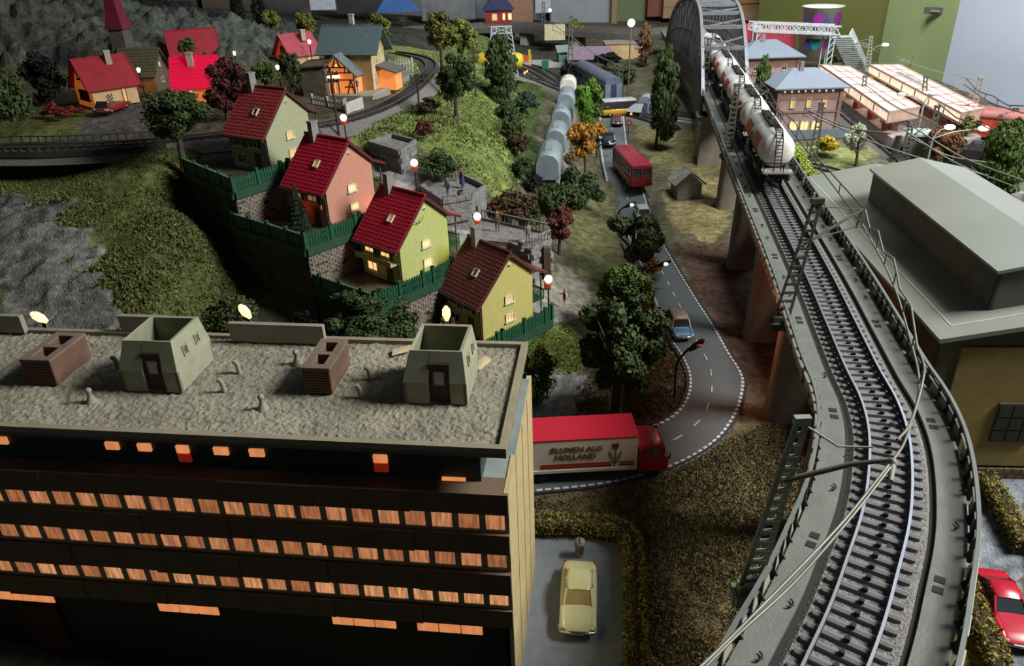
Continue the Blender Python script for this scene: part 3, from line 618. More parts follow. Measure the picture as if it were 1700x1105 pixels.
# ------------------------------------------------------------------ picket fences
green = mat('fence_green', (.014, .075, .038), .5, var=.15, scale=30)
pk = MB(); pk.prism([(-.011, -.004), (.011, -.004), (.011, .004), (-.011, .004)], 0, .098); pk.add([(-.011, -.004, .098), (.011, -.004, .098), (.011, .004, .098), (-.011, .004, .098), (0, -.004, .112), (0, .004, .112)], [(0, 1, 4), (3, 5, 2), (0, 4, 5, 3), (1, 2, 5, 4)]); PK = pk.mesh('picket', green)
def fence(pts, label, h=1.0, group=None, me=PK, m=green, name='picket_fence', every=9, gap=.029):
    t = thing(name, label, 'fence', group=group); rb = MB()
    for a, b in zip(pts, pts[1:]):
        a = Vector(a); b = Vector(b); L = (b - a).length; n = max(int(L / gap), 2); ang = atan2(b.y - a.y, b.x - a.x)
        for z in (.03, .078): rb.beam(a + Vector((0, 0, z * h)), b + Vector((0, 0, z * h)), .008, .012)
        for i in range(n + 1):
            p = a.lerp(b, i / n)
            if i % every == 0 or i == n: mb = MB(); mb.box((0, 0, .058 * h), (.026, .026, .125 * h)); mb.box((0, 0, .122 * h), (.03, .03, .01)); mb.build('fence_post', m, t, loc=p, rz=ang)
            else: inst('picket', me, t, p, (0, 0, ang), (1, 1, h))
    rb.build('rail', m, t); return t
def z3(p, z): return (p[0], p[1], z)
fence([z3(TER[0][0][0], 1.39), z3(TER[0][0][1], 1.39), z3(TER[0][0][2], 1.39), z3((-1.9, 7.3), 1.39)], 'green picket fence around the highest house terrace', 1.25)
fence([z3(TER[1][0][0], 1.06), z3(TER[1][0][1], 1.06), z3(TER[1][0][2], 1.06), z3(TER[1][0][3], 1.06)], 'green picket fence around the salmon house and fir', 1.25)
fence([z3(TER[2][0][0], .70), z3(TER[2][0][1], .70), z3(TER[2][0][2], .70), z3(TER[2][0][3], .70)], 'green picket fence around the yellow-green house', 1.25)
fence([z3(TER[3][0][1], .28), z3(TER[3][0][2], .28), z3(TER[3][0][3], .28)], 'green picket fence beside the lowest yellow house', 1.25)
# ------------------------------------------------------------------ globe lamps on the path
BULB = glow('bulb_white', (1.0, .72, .48), 2.6); BULBR = glow('bulb_red', (1, .25, .12), 2.2)
def globe_lamp(px, py, label, h=.44, power=.12):
    b = G(px, py); t = thing('globe_lamp', label, 'lamp post', b); mb = MB(); mb.tube([(0, 0, -.02), (0, 0, h - .09)], [.010, .007], 6); mb.lathe([(.0, 0), (.03, 0), (.03, .015), (.012, .03)], 10); mb.build('post', mat('lamp_black', (.015, .015, .015), .4), t)
    mb = MB(); mb.lathe([(.008, h - .10), (.018, h - .085), (.036, h - .05), (.034, h - .045), (0, h - .045)], 14); mb.build('lamp_cup', mat('cup_red', (.22, .03, .02), .4, emit=.25, ecol=(1, .12, .04)), t)
    mb = MB(); mb.ball((0, 0, h - .01), .037, 14); mb.build('globe', BULB, t)
    bulb(b + Vector((0, 0, h + .06)), power, (1, .7, .45), .045); return t
for a in (((579, 262), 'glowing globe lamp behind the chimney of the salmon house'), ((694, 340), 'glowing globe lamp beside the upper stone viewing platform'), ((796, 430), 'glowing globe lamp just behind the maroon roofed house'), ((911, 535), 'small globe lamp at the end of the green fence')):
    globe_lamp(*a[0], a[1])
# ------------------------------------------------------------------ figures
def person(p, h, rz, top, legs, label, arm=(0, 0), hair=(.08, .05, .03), dress=False):
    t = thing('person', label, 'person', p, rz)
    J = {'pel': (0, 0, .50), 'che': (0, 0, .70), 'nec': (0, 0, .80), 'hd': (0, .01, .90), 'hk': (.06, 0, .48), 'kk': (.07, .01, .27), 'fk': (.07, 0, .03), 'tk': (.07, .08, .02),
         'sk': (.12, 0, .77), 'ek': (.17, .02, .62), 'wk': (.17, .08 + arm[0] * .1, .48 + arm[0] * .25)}
    names = list(J); me = bpy.data.meshes.new('body'); vs = [Vector(J[k]) * h for k in names]; idx = {k: i for i, k in enumerate(names)}; rad = {'pel': .075, 'che': .085, 'nec': .035, 'hd': .065, 'hk': .055, 'kk': .04, 'fk': .028, 'tk': .022, 'sk': .04, 'ek': .03, 'wk': .024}
    ed = [('pel', 'che'), ('che', 'nec'), ('nec', 'hd'), ('pel', 'hk'), ('hk', 'kk'), ('kk', 'fk'), ('fk', 'tk'), ('che', 'sk'), ('sk', 'ek'), ('ek', 'wk')]
    R_ = [rad[k] for k in names]; E_ = [(idx[a], idx[b]) for a, b in ed]; m = {}
    for k in list(names):
        if k in ('pel', 'che', 'nec', 'hd'): m[idx[k]] = idx[k]
        else:
            q = Vector(J[k]); q.x = -q.x
            if k == 'wk': q.z = .48 + arm[1] * .25; q.y = .08 + arm[1] * .1
            m[idx[k]] = len(vs); vs.append(q * h); R_.append(rad[k])
    E_ += [(m[a], m[b]) for a, b in E_ if not (a in (0, 1, 2, 3) and b in (0, 1, 2, 3))]
    me.from_pydata(vs, E_, []); o = bpy.data.objects.new('body', me); COL.objects.link(o); o.parent = t
    md = o.modifiers.new('skin', 'SKIN'); sk = me.skin_vertices[0].data
    for i, r in enumerate(R_): sk[i].radius = (r * h, r * h * .85)
    sk[0].use_root = True
    o.modifiers.new('sub', 'SUBSURF').levels = 1; me.materials.append(legs)
    mb = MB(); el = lambda z, a, b: [(a * cos(q) * h, b * sin(q) * h, z * h) for q in [2 * pi * k / 10 for k in range(10)]]
    mb.loft([el(.46 if not dress else .22, .12 if not dress else .17, .09 if not dress else .15), el(.55, .105, .085), el(.72, .125, .09), el(.80, .07, .06)]); mb.build('jacket', top, t)
    mb = MB(); mb.ball((0, .012 * h, .905 * h), .068 * h, 10, sq=(.9, 1, 1.15)); mb.build('head', mat('skin', (.45, .25, .17), .7), t)
    mb = MB(); mb.ball((0, -.008 * h, .93 * h), .072 * h, 10, sq=(.95, .95, .95)); mb.build('hair', mat('hair_%d' % int(hair[0] * 100), hair, .8), t); return t
grey_m = mat('cloth_grey', (.22, .23, .24), .8); navy = mat('cloth_navy', (.03, .05, .14), .8); blu = mat('cloth_blue', (.12, .16, .25), .8); red_m = mat('cloth_red', (.35, .03, .03), .8); khaki = mat('cloth_khaki', (.22, .15, .08), .8); whitec = mat('cloth_white', (.55, .52, .48), .8)
# ------------------------------------------------------------------ stone platforms
stonem = mat('stone_grey', (.20, .20, .195), .9, var=.3, scale=18, bump=.8, bscale=45); stoned = mat('stone_dark', (.11, .105, .095), .9, var=.3, scale=18, bump=.8)
def platform(px, z, label, depth=.35, par=.05, balus=False):
    W = [P(*p, z) for p in px]; t = thing('stone_platform', label, 'platform'); poly = [(p.x, p.y) for p in W]; ar = sum(a[0] * b[1] - b[0] * a[1] for a, b in zip(poly, poly[1:] + poly[:1]))
    if ar < 0: poly = poly[::-1]
    mb = MB(); mb.prism(poly, z - depth, z); mb.build('floor_slab', stonem, t)
    mb = MB(); n = len(poly)
    for i in range(n):
        a, b = poly[i], poly[(i + 1) % n]; brickface(mb, a, b, z - depth, z - .03, .16, .06, .02)
    mb.build('masonry', stonem, t, kind='stuff')
    mb = MB()
    for i in range(n):
        a, b = poly[i], poly[(i + 1) % n]
        if balus is False or i not in balus: mb.beam((a[0], a[1], z + par / 2), (b[0], b[1], z + par / 2), .03, par)
    if par: mb.build('parapet', stonem, t)
    FLATS.append((poly, z - .05)); return t, poly
platform([(612,240),(652,228),(690,238),(664,256)], 1.34, 'open grey stone planter box below the highest lamp', .22, .045)
t, pl = platform([(700,315),(722,298),(770,297),(806,314),(782,330),(735,338)], 1.04, 'upper stone viewing platform with two standing figures', .45, .05)
person(P(745, 328, 1.04), .21, 2.5, blu, grey_m, 'person in blue-grey standing on the upper stone platform'); 
mb = MB(); mb.lathe([(.03, 0), (.035, .06), (.028, .065)], 10); q = P(765, 327, 1.04); tag(mb.build('stone_pedestal', stoned, loc=q), 'small round stone pedestal on the upper viewing platform', 'pedestal')
person(P(768, 312, 1.04), .21, 2.0, navy, mat('cloth_brown', (.15, .08, .05), .8), 'person in a navy dress standing by the round pedestal', dress=True, hair=(.35, .12, .05))
t, pl = platform([(795,366),(812,362),(915,390),(912,402),(882,415),(845,402),(796,398)], .80, 'lower stone viewing platform with a balustrade and two figures', .34, .0, balus=())
def balustrade(a, b, label, z):
    a = P(*a, z); b = P(*b, z); t = thing('balustrade', label, 'railing'); L = (b - a).length; n = int(L / .04); mb = MB(); rb = MB(); rb.beam(a + Vector((0, 0, .1)), b + Vector((0, 0, .1)), .016, .012); rb.beam(a + Vector((0, 0, .008)), b + Vector((0, 0, .008)), .02, .016)
    for i in range(n + 1): p = a.lerp(b, i / n); mb.box((p.x, p.y, p.z + .05), (.010, .010, .1))
    rb.build('rail', stonem, t); mb.build('balusters', stonem, t, kind='stuff')
balustrade((800, 364), (908, 388), 'long stone balustrade at the back of the lower platform', .80); balustrade((883, 413), (914, 398), 'short stone balustrade at the right end of the lower platform', .80)
balustrade((715, 300), (760, 298), 'short stone balustrade at the back of the upper platform', 1.05)
person(P(826, 384, .80), .21, 2.6, khaki, mat('cloth_brown', (0, 0, 0)), 'person in brown at the left of the lower stone platform', hair=(.3, .12, .05))
person(P(877, 403, .80), .21, 0.6, khaki, grey_m, 'person in tan jacket near the right end of the lower platform')
q = P(865, 412, .80); mb = MB(); mb.lathe([(.03, -.02), (.03, .06), (.036, .062), (.036, .075), (0, .075)], 12); tag(mb.build('stone_bollard', stonem, loc=q), 'round stone bollard at the front edge of the lower platform', 'bollard')
person(G(938, 512), .22, 2.0, red_m, whitec, 'person in red top and white skirt on the rough path', dress=False, arm=(1, 0), hair=(.4, .2, .1))
# wooden post under lower platform
p = P(908, 408, .8); mb = MB(); mb.box((0, 0, -.2), (.06, .06, .42)); tag(mb.build('timber_post', mat('old_timber', (.09, .07, .05), .9, var=.3), loc=(p.x, p.y, .78)), 'dark timber post under the corner of the lower platform', 'post')
# ------------------------------------------------------------------ village on the plateau
def cottage(A, rz, Wd, L, hw, ha, wallm, roofm, frontm, label, windows, chim=None, roofstep=0, name='cottage', trim=None):
    """local: gable at x=0 facing +x? no: gable wall spans y 0..Wd at x=0 and faces -x; ridge runs +x"""
    t = thing(name, label, 'house', A, rz); pr = [(0, 0), (Wd, 0), (Wd, hw), (Wd / 2, ha), (0, hw)]
    mb = MB(); vs = [(0, y, z) for y, z in pr] + [(L, y, z) for y, z in pr]
    mb.add(vs, [(4, 3, 2, 1, 0), (5, 6, 7, 8, 9), (1, 6, 5, 0), (4, 9, 8, 3)[::-1], (3, 8, 7, 2)[::-1], (2, 7, 6, 1)[::-1]], 0); mb.add(vs, [(0, 5, 9, 4)], 1)
    mb.build('walls', [wallm, frontm], t); mb = MB(); o = .05
    sl = (ha - hw) / (Wd / 2)
    for s, y0 in ((-1, -o), (1, Wd + o)):
        a = Vector((-o, Wd / 2, ha + .02)); b = Vector((L + o, Wd / 2, ha + .02)); c = Vector((L + o, y0, ha + .02 - sl * (Wd / 2 + o))); d = Vector((-o, y0, c.z)); q = [a, b, c, d] if s > 0 else [a, d, c, b]
        n = roofstep or 1
        if roofstep:
            for k in range(n):
                m0 = a.lerp(d, k / n); m1 = b.lerp(c, k / n); m2 = b.lerp(c, (k + 1.1) / n); m3 = a.lerp(d, (k + 1.1) / n); up = Vector((0, 0, .008)); qq = [m0, m1, m2 + up, m3 + up]; mb.slab(qq if s > 0 else [qq[0], qq[3], qq[2], qq[1]], .016)
        else: mb.slab(q, .022)
    mb.build('roof', roofm, t)
    if trim:
        for xx in (-o - .005, L + o + .005):
            mb = MB(); mb.beam((xx, -o, ha + .01 - sl * (Wd / 2 + o)), (xx, Wd / 2, ha + .01), .012, .03); mb.beam((xx, Wd + o, ha + .01 - sl * (Wd / 2 + o)), (xx, Wd / 2, ha + .01), .012, .03); mb.build('barge_board', trim, t)
    for w in windows: window(t, *w[:3], *w[3:5], w[5], w[6], w[7] if len(w) > 7 else WHITEF, mul=w[8] if len(w) > 8 else 1)
    if chim: mb = MB(); mb.box((chim[0], chim[1], chim[2]), (.07, .07, chim[3])); mb.box((chim[0], chim[1], chim[2] + chim[3] / 2), (.085, .085, .02)); mb.build('chimney', mat('chimney_cream', (.35, .31, .22), .9) if chim[1] > 0 else dark, t)
    return t
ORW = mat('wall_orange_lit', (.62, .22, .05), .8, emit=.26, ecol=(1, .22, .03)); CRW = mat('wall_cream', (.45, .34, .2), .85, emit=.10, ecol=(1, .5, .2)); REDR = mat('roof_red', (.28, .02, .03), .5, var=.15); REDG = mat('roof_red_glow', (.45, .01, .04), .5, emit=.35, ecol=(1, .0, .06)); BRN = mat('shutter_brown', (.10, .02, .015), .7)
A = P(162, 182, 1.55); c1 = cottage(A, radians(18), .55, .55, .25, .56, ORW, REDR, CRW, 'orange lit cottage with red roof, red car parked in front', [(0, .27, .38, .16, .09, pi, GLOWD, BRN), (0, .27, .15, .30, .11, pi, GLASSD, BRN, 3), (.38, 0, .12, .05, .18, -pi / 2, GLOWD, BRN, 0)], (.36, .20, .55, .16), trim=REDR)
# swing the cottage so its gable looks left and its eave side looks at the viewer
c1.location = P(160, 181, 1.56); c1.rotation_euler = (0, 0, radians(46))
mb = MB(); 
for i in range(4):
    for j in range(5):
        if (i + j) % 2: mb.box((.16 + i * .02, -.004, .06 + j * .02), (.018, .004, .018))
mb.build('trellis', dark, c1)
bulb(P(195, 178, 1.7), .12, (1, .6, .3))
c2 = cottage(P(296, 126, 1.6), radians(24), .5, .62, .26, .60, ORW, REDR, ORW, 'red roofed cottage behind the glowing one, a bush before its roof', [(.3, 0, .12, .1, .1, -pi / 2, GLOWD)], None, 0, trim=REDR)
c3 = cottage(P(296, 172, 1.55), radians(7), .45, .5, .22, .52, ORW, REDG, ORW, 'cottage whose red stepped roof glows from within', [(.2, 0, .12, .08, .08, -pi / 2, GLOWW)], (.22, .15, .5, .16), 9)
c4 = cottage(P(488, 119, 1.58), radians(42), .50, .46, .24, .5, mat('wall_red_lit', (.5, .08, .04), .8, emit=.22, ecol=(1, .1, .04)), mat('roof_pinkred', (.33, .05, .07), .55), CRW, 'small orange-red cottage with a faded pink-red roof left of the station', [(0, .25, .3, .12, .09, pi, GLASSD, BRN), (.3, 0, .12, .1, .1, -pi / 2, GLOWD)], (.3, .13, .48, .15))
# chapel with red spire
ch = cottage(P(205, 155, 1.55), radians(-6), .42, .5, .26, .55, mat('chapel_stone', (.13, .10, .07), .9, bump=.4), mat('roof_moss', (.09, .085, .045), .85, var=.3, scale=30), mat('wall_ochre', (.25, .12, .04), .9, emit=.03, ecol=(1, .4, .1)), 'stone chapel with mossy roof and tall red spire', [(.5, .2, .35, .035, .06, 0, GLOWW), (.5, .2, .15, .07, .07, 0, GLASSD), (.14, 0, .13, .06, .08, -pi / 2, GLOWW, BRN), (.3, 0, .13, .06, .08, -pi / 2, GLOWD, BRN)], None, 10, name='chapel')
mb = MB(); mb.box((-.02, .32, .4), (.20, .20, .95)); mb.build('tower', mat('tower_stone', (.09, .08, .075), .9, bump=.4), ch)
mb = MB(); vs = [(-.02 + a * .13, .32 + b * .13, .80) for a, b in ((-1, -1), (1, -1), (1, 1), (-1, 1))] + [(-.02 + a * .085, .32 + b * .085, 1.0) for a, b in ((-1, -1), (1, -1), (1, 1), (-1, 1))] + [(-.02, .32, 2.3)]
mb.add(vs, [(0, 1, 5, 4), (1, 2, 6, 5), (2, 3, 7, 6), (3, 0, 4, 7), (4, 5, 8), (5, 6, 8), (6, 7, 8), (7, 4, 8)]); mb.build('spire', mat('spire_red', (.14, .015, .035), .5), ch)
# timber framed station
st = thing('railway_station', 'lit timber framed railway station with steep blue-grey roofs', 'station', P(534, 158, 1.53), radians(-14), None, .8)
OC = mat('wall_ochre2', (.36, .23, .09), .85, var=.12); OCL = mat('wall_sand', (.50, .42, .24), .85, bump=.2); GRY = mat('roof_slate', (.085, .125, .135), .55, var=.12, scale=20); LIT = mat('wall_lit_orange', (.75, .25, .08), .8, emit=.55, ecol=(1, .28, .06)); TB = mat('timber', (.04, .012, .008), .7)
ST = st
def blk(par, name, x0, x1, y0, y1, z0, z1, m): mb = MB(); mb.box(((x0 + x1) / 2, (y0 + y1) / 2, (z0 + z1) / 2), (x1 - x0, y1 - y0, z1 - z0)); return mb.build(name, m, par)
# main tall block: ridge along x, gable facing +x
mb = MB(); pr = [(.28, 0), (.86, 0), (.86, .66), (.57, .98), (.28, .66)]; vs = [(.0, y, z) for y, z in pr] + [(.82, y, z) for y, z in pr]
mb.add(vs, [(4, 3, 2, 1, 0)], 0); mb.add(vs, [(5, 6, 7, 8, 9)], 1); mb.add(vs, [(0, 5, 9, 4), (1, 2, 7, 6), (3, 4, 9, 8), (2, 3, 8, 7)], 0); mb.build('main_block', [OC, OCL], st)
mb = MB(); s1 = (.98 - .66) / .29
a, b = Vector((-.12, .57, 1.01)), Vector((.96, .57, 1.01)); c, d = Vector((.96, .20, 1.01 - s1 * .37)), Vector((-.12, .20, 1.01 - s1 * .37)); mb.slab([a, d, c, b], .025); c2_, d2_ = Vector((.96, .94, c.z)), Vector((-.12, .94, c.z)); mb.slab([a, b, c2_, d2_], .025)
for k in range(24): mb.box((-.1 + k * .045, .57, 1.02), (.02, .02, .02))
mb.build('main_roof', GRY, st)
mb = MB(); mb.box((.42, .60, 1.05), (.07, .07, .22)); mb.box((.42, .6, 1.17), (.085, .085, .02)); mb.build('chimney', mat('chimney_cream', (.35, .31, .22), .9), st)
for z, hh_ in ((.52, .12), (.2, .16)):
    for y in (.42, .52, .64): window(st, .822, y, z, .055, hh_, 0, GLOWD, OCL, mul=1, bar=2)
# lit gabled front block facing viewer
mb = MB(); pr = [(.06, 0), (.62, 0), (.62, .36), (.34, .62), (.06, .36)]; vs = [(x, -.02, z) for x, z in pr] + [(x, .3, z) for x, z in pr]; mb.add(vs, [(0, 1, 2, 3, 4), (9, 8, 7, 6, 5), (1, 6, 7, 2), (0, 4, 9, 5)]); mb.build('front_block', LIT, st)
mb = MB(); a, b = Vector((.34, -.08, .645)), Vector((.34, .4, .645)); c, d = Vector((.70, .4, .31)), Vector((.70, -.08, .31)); mb.slab([a, d, c, b], .025); c, d = Vector((-.02, .4, .31)), Vector((-.02, -.08, .31)); mb.slab([a, b, c, d], .025)
mb.build('front_roof', mat('roof_slate2', (.13, .15, .15), .6, var=.25, scale=40), st)
mb = MB(); yy = -.026
for x0, z0, x1, z1 in ((.06, .36, .62, .36), (.06, 0, .06, .36), (.62, 0, .62, .36), (.34, 0, .34, .25), (.06, .25, .62, .25), (.2, .36, .2, .49), (.48, .36, .48, .49), (.27, .43, .34, .60), (.41, .43, .34, .6), (.12, .44, .56, .44), (.48, .0, .56, .25), (.62, .0, .56, .25), (.45, .14, .62, .14), (.2, .0, .2, .25), (.12, .36, .2, .48), (.56, .36, .48, .48), (.06, .36, .34, .62), (.62, .36, .34, .62)): mb.beam((x0, yy, z0), (x1, yy, z1), .012, .018)
mb.build('timber_frame', TB, st)
window(st, .34, -.02, .47, .06, .06, -pi / 2, GLOWW, TB); window(st, .16, -.02, .12, .1, .2, -pi / 2, GLOWO, TB, 1); window(st, .30, -.02, .12, .1, .2, -pi / 2, GLOWO, TB, 1)
blk(st, 'lit_name_board', .12, .38, -.05, -.035, .275, .325, glow('board_lit', (1, .75, .45), 2.0))
blk(st, 'side_wing', .82, 1.12, .5, .8, 0, .3, LIT); mb = MB(); mb.slab([Vector((.80, .42, .42)), Vector((1.18, .42, .30)), Vector((1.18, .9, .30)), Vector((.80, .9, .42))], .025); mb.build('wing_roof', mat('roof_slate3', (.10, .10, .09), .7), st)
bulb(st.matrix_basis @ Vector((.25, -.35, .3)), .10, (1, .5, .2)); bulb(st.matrix_basis @ Vector((.75, -.05, .35)), .06, (1, .55, .25)); bulb(st.matrix_basis @ Vector((1.1, .3, .3)), .06, (1, .45, .15))
# platform, shed, picket fence
pf = [P(*p, 1.56) for p in [(545,158),(618,160),(640,150),(688,122),(670,112),(600,118),(545,130)]]; poly = [(p.x, p.y) for p in pf]
ar = sum(a[0] * b[1] - b[0] * a[1] for a, b in zip(poly, poly[1:] + poly[:1])); poly = poly if ar > 0 else poly[::-1]
mb = MB(); mb.prism(poly, 1.4, 1.56); t = mb.build('station_platform', mat('platform_grey', (.26, .25, .19), .9, var=.15, scale=12)); tag(t, 'grey station platform between the station and the curving track', 'platform')
mb = MB(); e0, e1 = pf[1], pf[3]; mb.beam(e0 + Vector((0, 0, .004)), e1 + Vector((0, 0, .004)), .03, .01); mb.build('edge_strip', mat('edge_white', (.35, .35, .33), .8), t)
sh = thing('wooden_shed', 'weathered grey plank shed left of the station', 'shed', P(505, 160, 1.53), radians(-14)); blk(sh, 'walls', 0, .34, 0, .3, 0, .34, mat('plank_grey', (.13, .11, .085), .9, var=.3, scale=20))
for k in range(12): blk(sh, 'plank', .004 + k * .028, .026 + k * .028, -.012, 0, 0, .34 - k * 0, mat('plank_grey', (0, 0, 0)))
mb = MB(); mb.slab([Vector((-.04, -.05, .37)), Vector((.38, -.05, .40)), Vector((.38, .34, .44)), Vector((-.04, .34, .41))], .02); mb.build('roof', mat('shed_roof', (.10, .07, .05), .9), sh)
wp = MB(); wp.box((0, 0, .055), (.018, .006, .11)); WPM = wp.mesh('picket', mat('fence_white', (.42, .42, .38), .8))
fence([P(520,178,1.5), P(572,188,1.5), P(575,186,1.5)], 'white picket fence in front of the station shed', 1.3, me=WPM, m=mat('fence_white', (0, 0, 0)), gap=.035)
mb = MB(); mb.beam(P(574,183,1.56), P(602,172,1.56), .02, .16); tag(mb.build('white_board_fence', mat('fence_white', (0, 0, 0))), 'plain white board fence at the near end of the platform', 'fence')
fence([P(648,122,1.53), P(685,118,1.53)], 'pale picket fence at the far end of the station platform', 1.6, me=WPM, m=mat('fence_white', (0, 0, 0)), gap=.04)
person(P(593, 158, 1.53), .24, 3.0, navy, grey_m, 'person in dark clothes waving on the station platform', arm=(1.6, 0)); person(P(571, 157, 1.53), .18, 2.6, red_m, khaki, 'child in red on the station platform')
# ordinary street lanterns in the village
def lantern(px, py, z, label, h=.4, power=.05, r=.03):
    b = P(px, py, z); t = thing('street_lantern', label, 'lamp post', b); mb = MB(); mb.tube([(0, 0, 0), (0, 0, h)], .008, 5); mb.build('post', mat('lamp_black', (0, 0, 0)), t); mb = MB(); mb.lathe([(.016, h - .01), (r, h + .035), (r * .3, h + .05), (0, h + .05)], 8); mb.build('lantern_head', BULB, t); bulb(b + Vector((0, 0, h + .08)), power, (1, .65, .35)); return t
lantern(241, 160, 1.55, 'lit lantern in front of the chapel', .32); lantern(521, 120, 1.55, 'lit lantern between the small cottage and the station', .42); lantern(397, 130, 1.58, 'lit lantern right of the dark red tree', .33, .03, .022); lantern(467, 150, 1.55, 'lit lantern half hidden by the round bush', .28, .03)
# ------------------------------------------------------------------ office block in the foreground
OA = radians(-7.6); off = thing('office_building', 'large office block with gravel roof, brown bands and rows of orange lit windows', 'building', (-.04, 2.40, 0), OA)
BR = mat('band_brown', (.14, .095, .06), .8, var=.12, scale=8, bump=.1); CREAM = mat('wall_cream_tan', (.42, .34, .17), .7, var=.12, scale=12, bump=.1, bscale=40); TEAL = mat('wall_teal', (.02, .045, .045), .6); MUL = mat('mullion_green', (.30, .28, .17), .8); ROOFE = mat('roof_edge', (.25, .22, .15), .7, var=.1)
XL = -3.3
def ob(name, x0, x1, y0, y1, z0, z1, m, par=off, **k): mb = MB(); mb.box(((x0 + x1) / 2, (y0 + y1) / 2, (z0 + z1) / 2), (x1 - x0, y1 - y0, z1 - z0)); return mb.build(name, m, par, **k)
ob('core', XL, -.03, .07, .85, -.05, 1.30, mat('core_dark', (.03, .03, .025), .9)); ob('terrace_floor', XL, .0, .0, .9, 1.30, 1.33, mat('balcony_grey', (.20, .24, .22), .8, var=.15))
ob('penthouse', XL, -.12, .07, .80, 1.33, 1.515, TEAL)
# stepped end wall
for i, (y0, y1, zt) in enumerate(((-.0, .26, 1.335), (.262, .5, 1.33), (.502, .72, 1.325), (.722, .95, 1.32))): ob('end_wall_panel', -.018, .001 + .002 * i, y0, y1, -.05, zt, CREAM)
# roof
ob('roof_slab', XL, .0, .0, .88, 1.512, 1.53, mat('roof_under_grey', (.16, .14, .10), .8))
for a in ((XL, .0, .0, .03), (XL, .0, .85, .88), (-.03, .0, .03, .85)): ob('roof_edge', *a, 1.53, 1.558, ROOFE)
nx, ny = 420, 120; xs = np.linspace(XL, -.03, nx); ys = np.linspace(.03, .85, ny); Xg, Yg = np.meshgrid(xs, ys); xx, yy = Xg.ravel(), Yg.ravel()
zz = 1.537 + .010 * np.maximum(vnoise(xx, yy, .022, 21), -.15) + .007 * vnoise(xx, yy, .011, 22) + .004 * vnoise(xx, yy, .08, 23)
I = np.arange(nx * ny).reshape(ny, nx); f = np.stack([I[:-1, :-1], I[:-1, 1:], I[1:, 1:], I[1:, :-1]], -1).reshape(-1, 4)
gm = bpy.data.meshes.new('gravel'); gm.from_pydata(np.stack([xx, yy, zz], 1).tolist(), [], f.tolist()); gm.materials.append(mat('roof_gravel', (.245, .23, .175), .9, var=.22, scale=5, bump=.4, bscale=120)); go = bpy.data.objects.new('roof_gravel', gm); COL.objects.link(go); go.parent = off; go['kind'] = 'stuff'
# bands, windows
BZ = [(1.226, 1.333), (1.01, 1.118), (.775, .897), (.56, .667)]; WZ = [(1.135, 1.226), (.92, 1.01), (.69, .775)]; NP = 8
for k, (z0, z1) in enumerate(BZ):
    for i in range(NP): x1 = .0 - i * .415; ob('spandrel_panel', x1 - .413, x1, -.012 - .004 * ((i * 7 + k) % 3), .10, z0 - .002 * (i % 2), z1, BR)
PANES = [glow('pane_paper_%d' % i, c, s, .5, 75) for i, (c, s) in enumerate((((1, .40, .17), .40), ((1, .36, .15), .29), ((1, .45, .19), .50)))]
pw, pitch = .089, .1155
pm = MB().box((0, 0, 0), (pw, .006, .090)); pms = [pm.mesh('window_pane', q) for q in PANES]
for k, (z0, z1) in enumerate(WZ):
    ob('window_backing', XL, -.01, .018, .03, z0, z1, MUL); ob('window_sill', XL, -.005, .000, .03, z0 - .018, z0 - .002, MUL)
    for i in range(28):
        x = -.055 - i * pitch - .002 * k; inst('window_pane', pms[(2 if (k == 2 and i < 6) else (i * 5 + k * 3) % 3 if k == 2 else (i + k) % 2)], off, (x, .008, (z0 + z1) / 2 - .001))
        mb = MB(); mb.box((x - pitch / 2, .012, (z0 + z1) / 2), (pitch - pw + .001, .02, z1 - z0)); mb.build('mullion', MUL, off)
# ground floor strip windows and dark shop front
ob('ground_floor', XL, -.04, .02, .09, -.05, .56, mat('ground_black', (.012, .013, .012), .5))
OP = glow('strip_pane', (1.0, .36, .13), .6, .2, 30)
for x0 in (-.455, -.865, -1.74, -2.60):
    fr = ob('strip_window', x0 - .005, x0 + .315, .008, .022, .48, .548, mat('strip_frame', (.05, .02, .01), .6))
    for j in range(3): mb = MB(); mb.box((x0 + .052 + j * .104, .004, .514), (.098, .006, .052)); mb.build('pane', OP, fr)
for x0, w in ((-.235, .10), (-.54, .06), (-1.08, .065), (-1.24, .065), (-1.415, .055), (-1.59, .06), (-1.74, .06), (-2.27, .06)):
    if w == .10: mb = MB(); mb.box((x0, .062, 1.345), (w, .012, .012)); mb.build('penthouse_light', OP, off); continue
    mb = MB(); mb.box((x0, .063, 1.432), (w, .012, .036)); f = mb.build('penthouse_window', OP, off)
    if x0 in (-.54, -1.415): mb = MB(); mb.box((x0, .063, 1.388), (w, .012, .042)); mb.build('lower_pane', glow('pane_red', (.5, .03, .01), .25), f)
ob('door_hint', -2.5, -2.3, .0, .02, .05, .45, mat('shop_red', (.05, .012, .01), .5))
def roofbox(px0, px1, pyb, name, label, hgt_, dep, cat, z=1.545):
    a = P(px0, pyb, z); b = P(px1, pyb + (px1 - px0) * .04, z); return thing(name, label, cat, a, OA), (b - a).length
RB = mat('rib_brick', (.13, .075, .05), .85, var=.2)
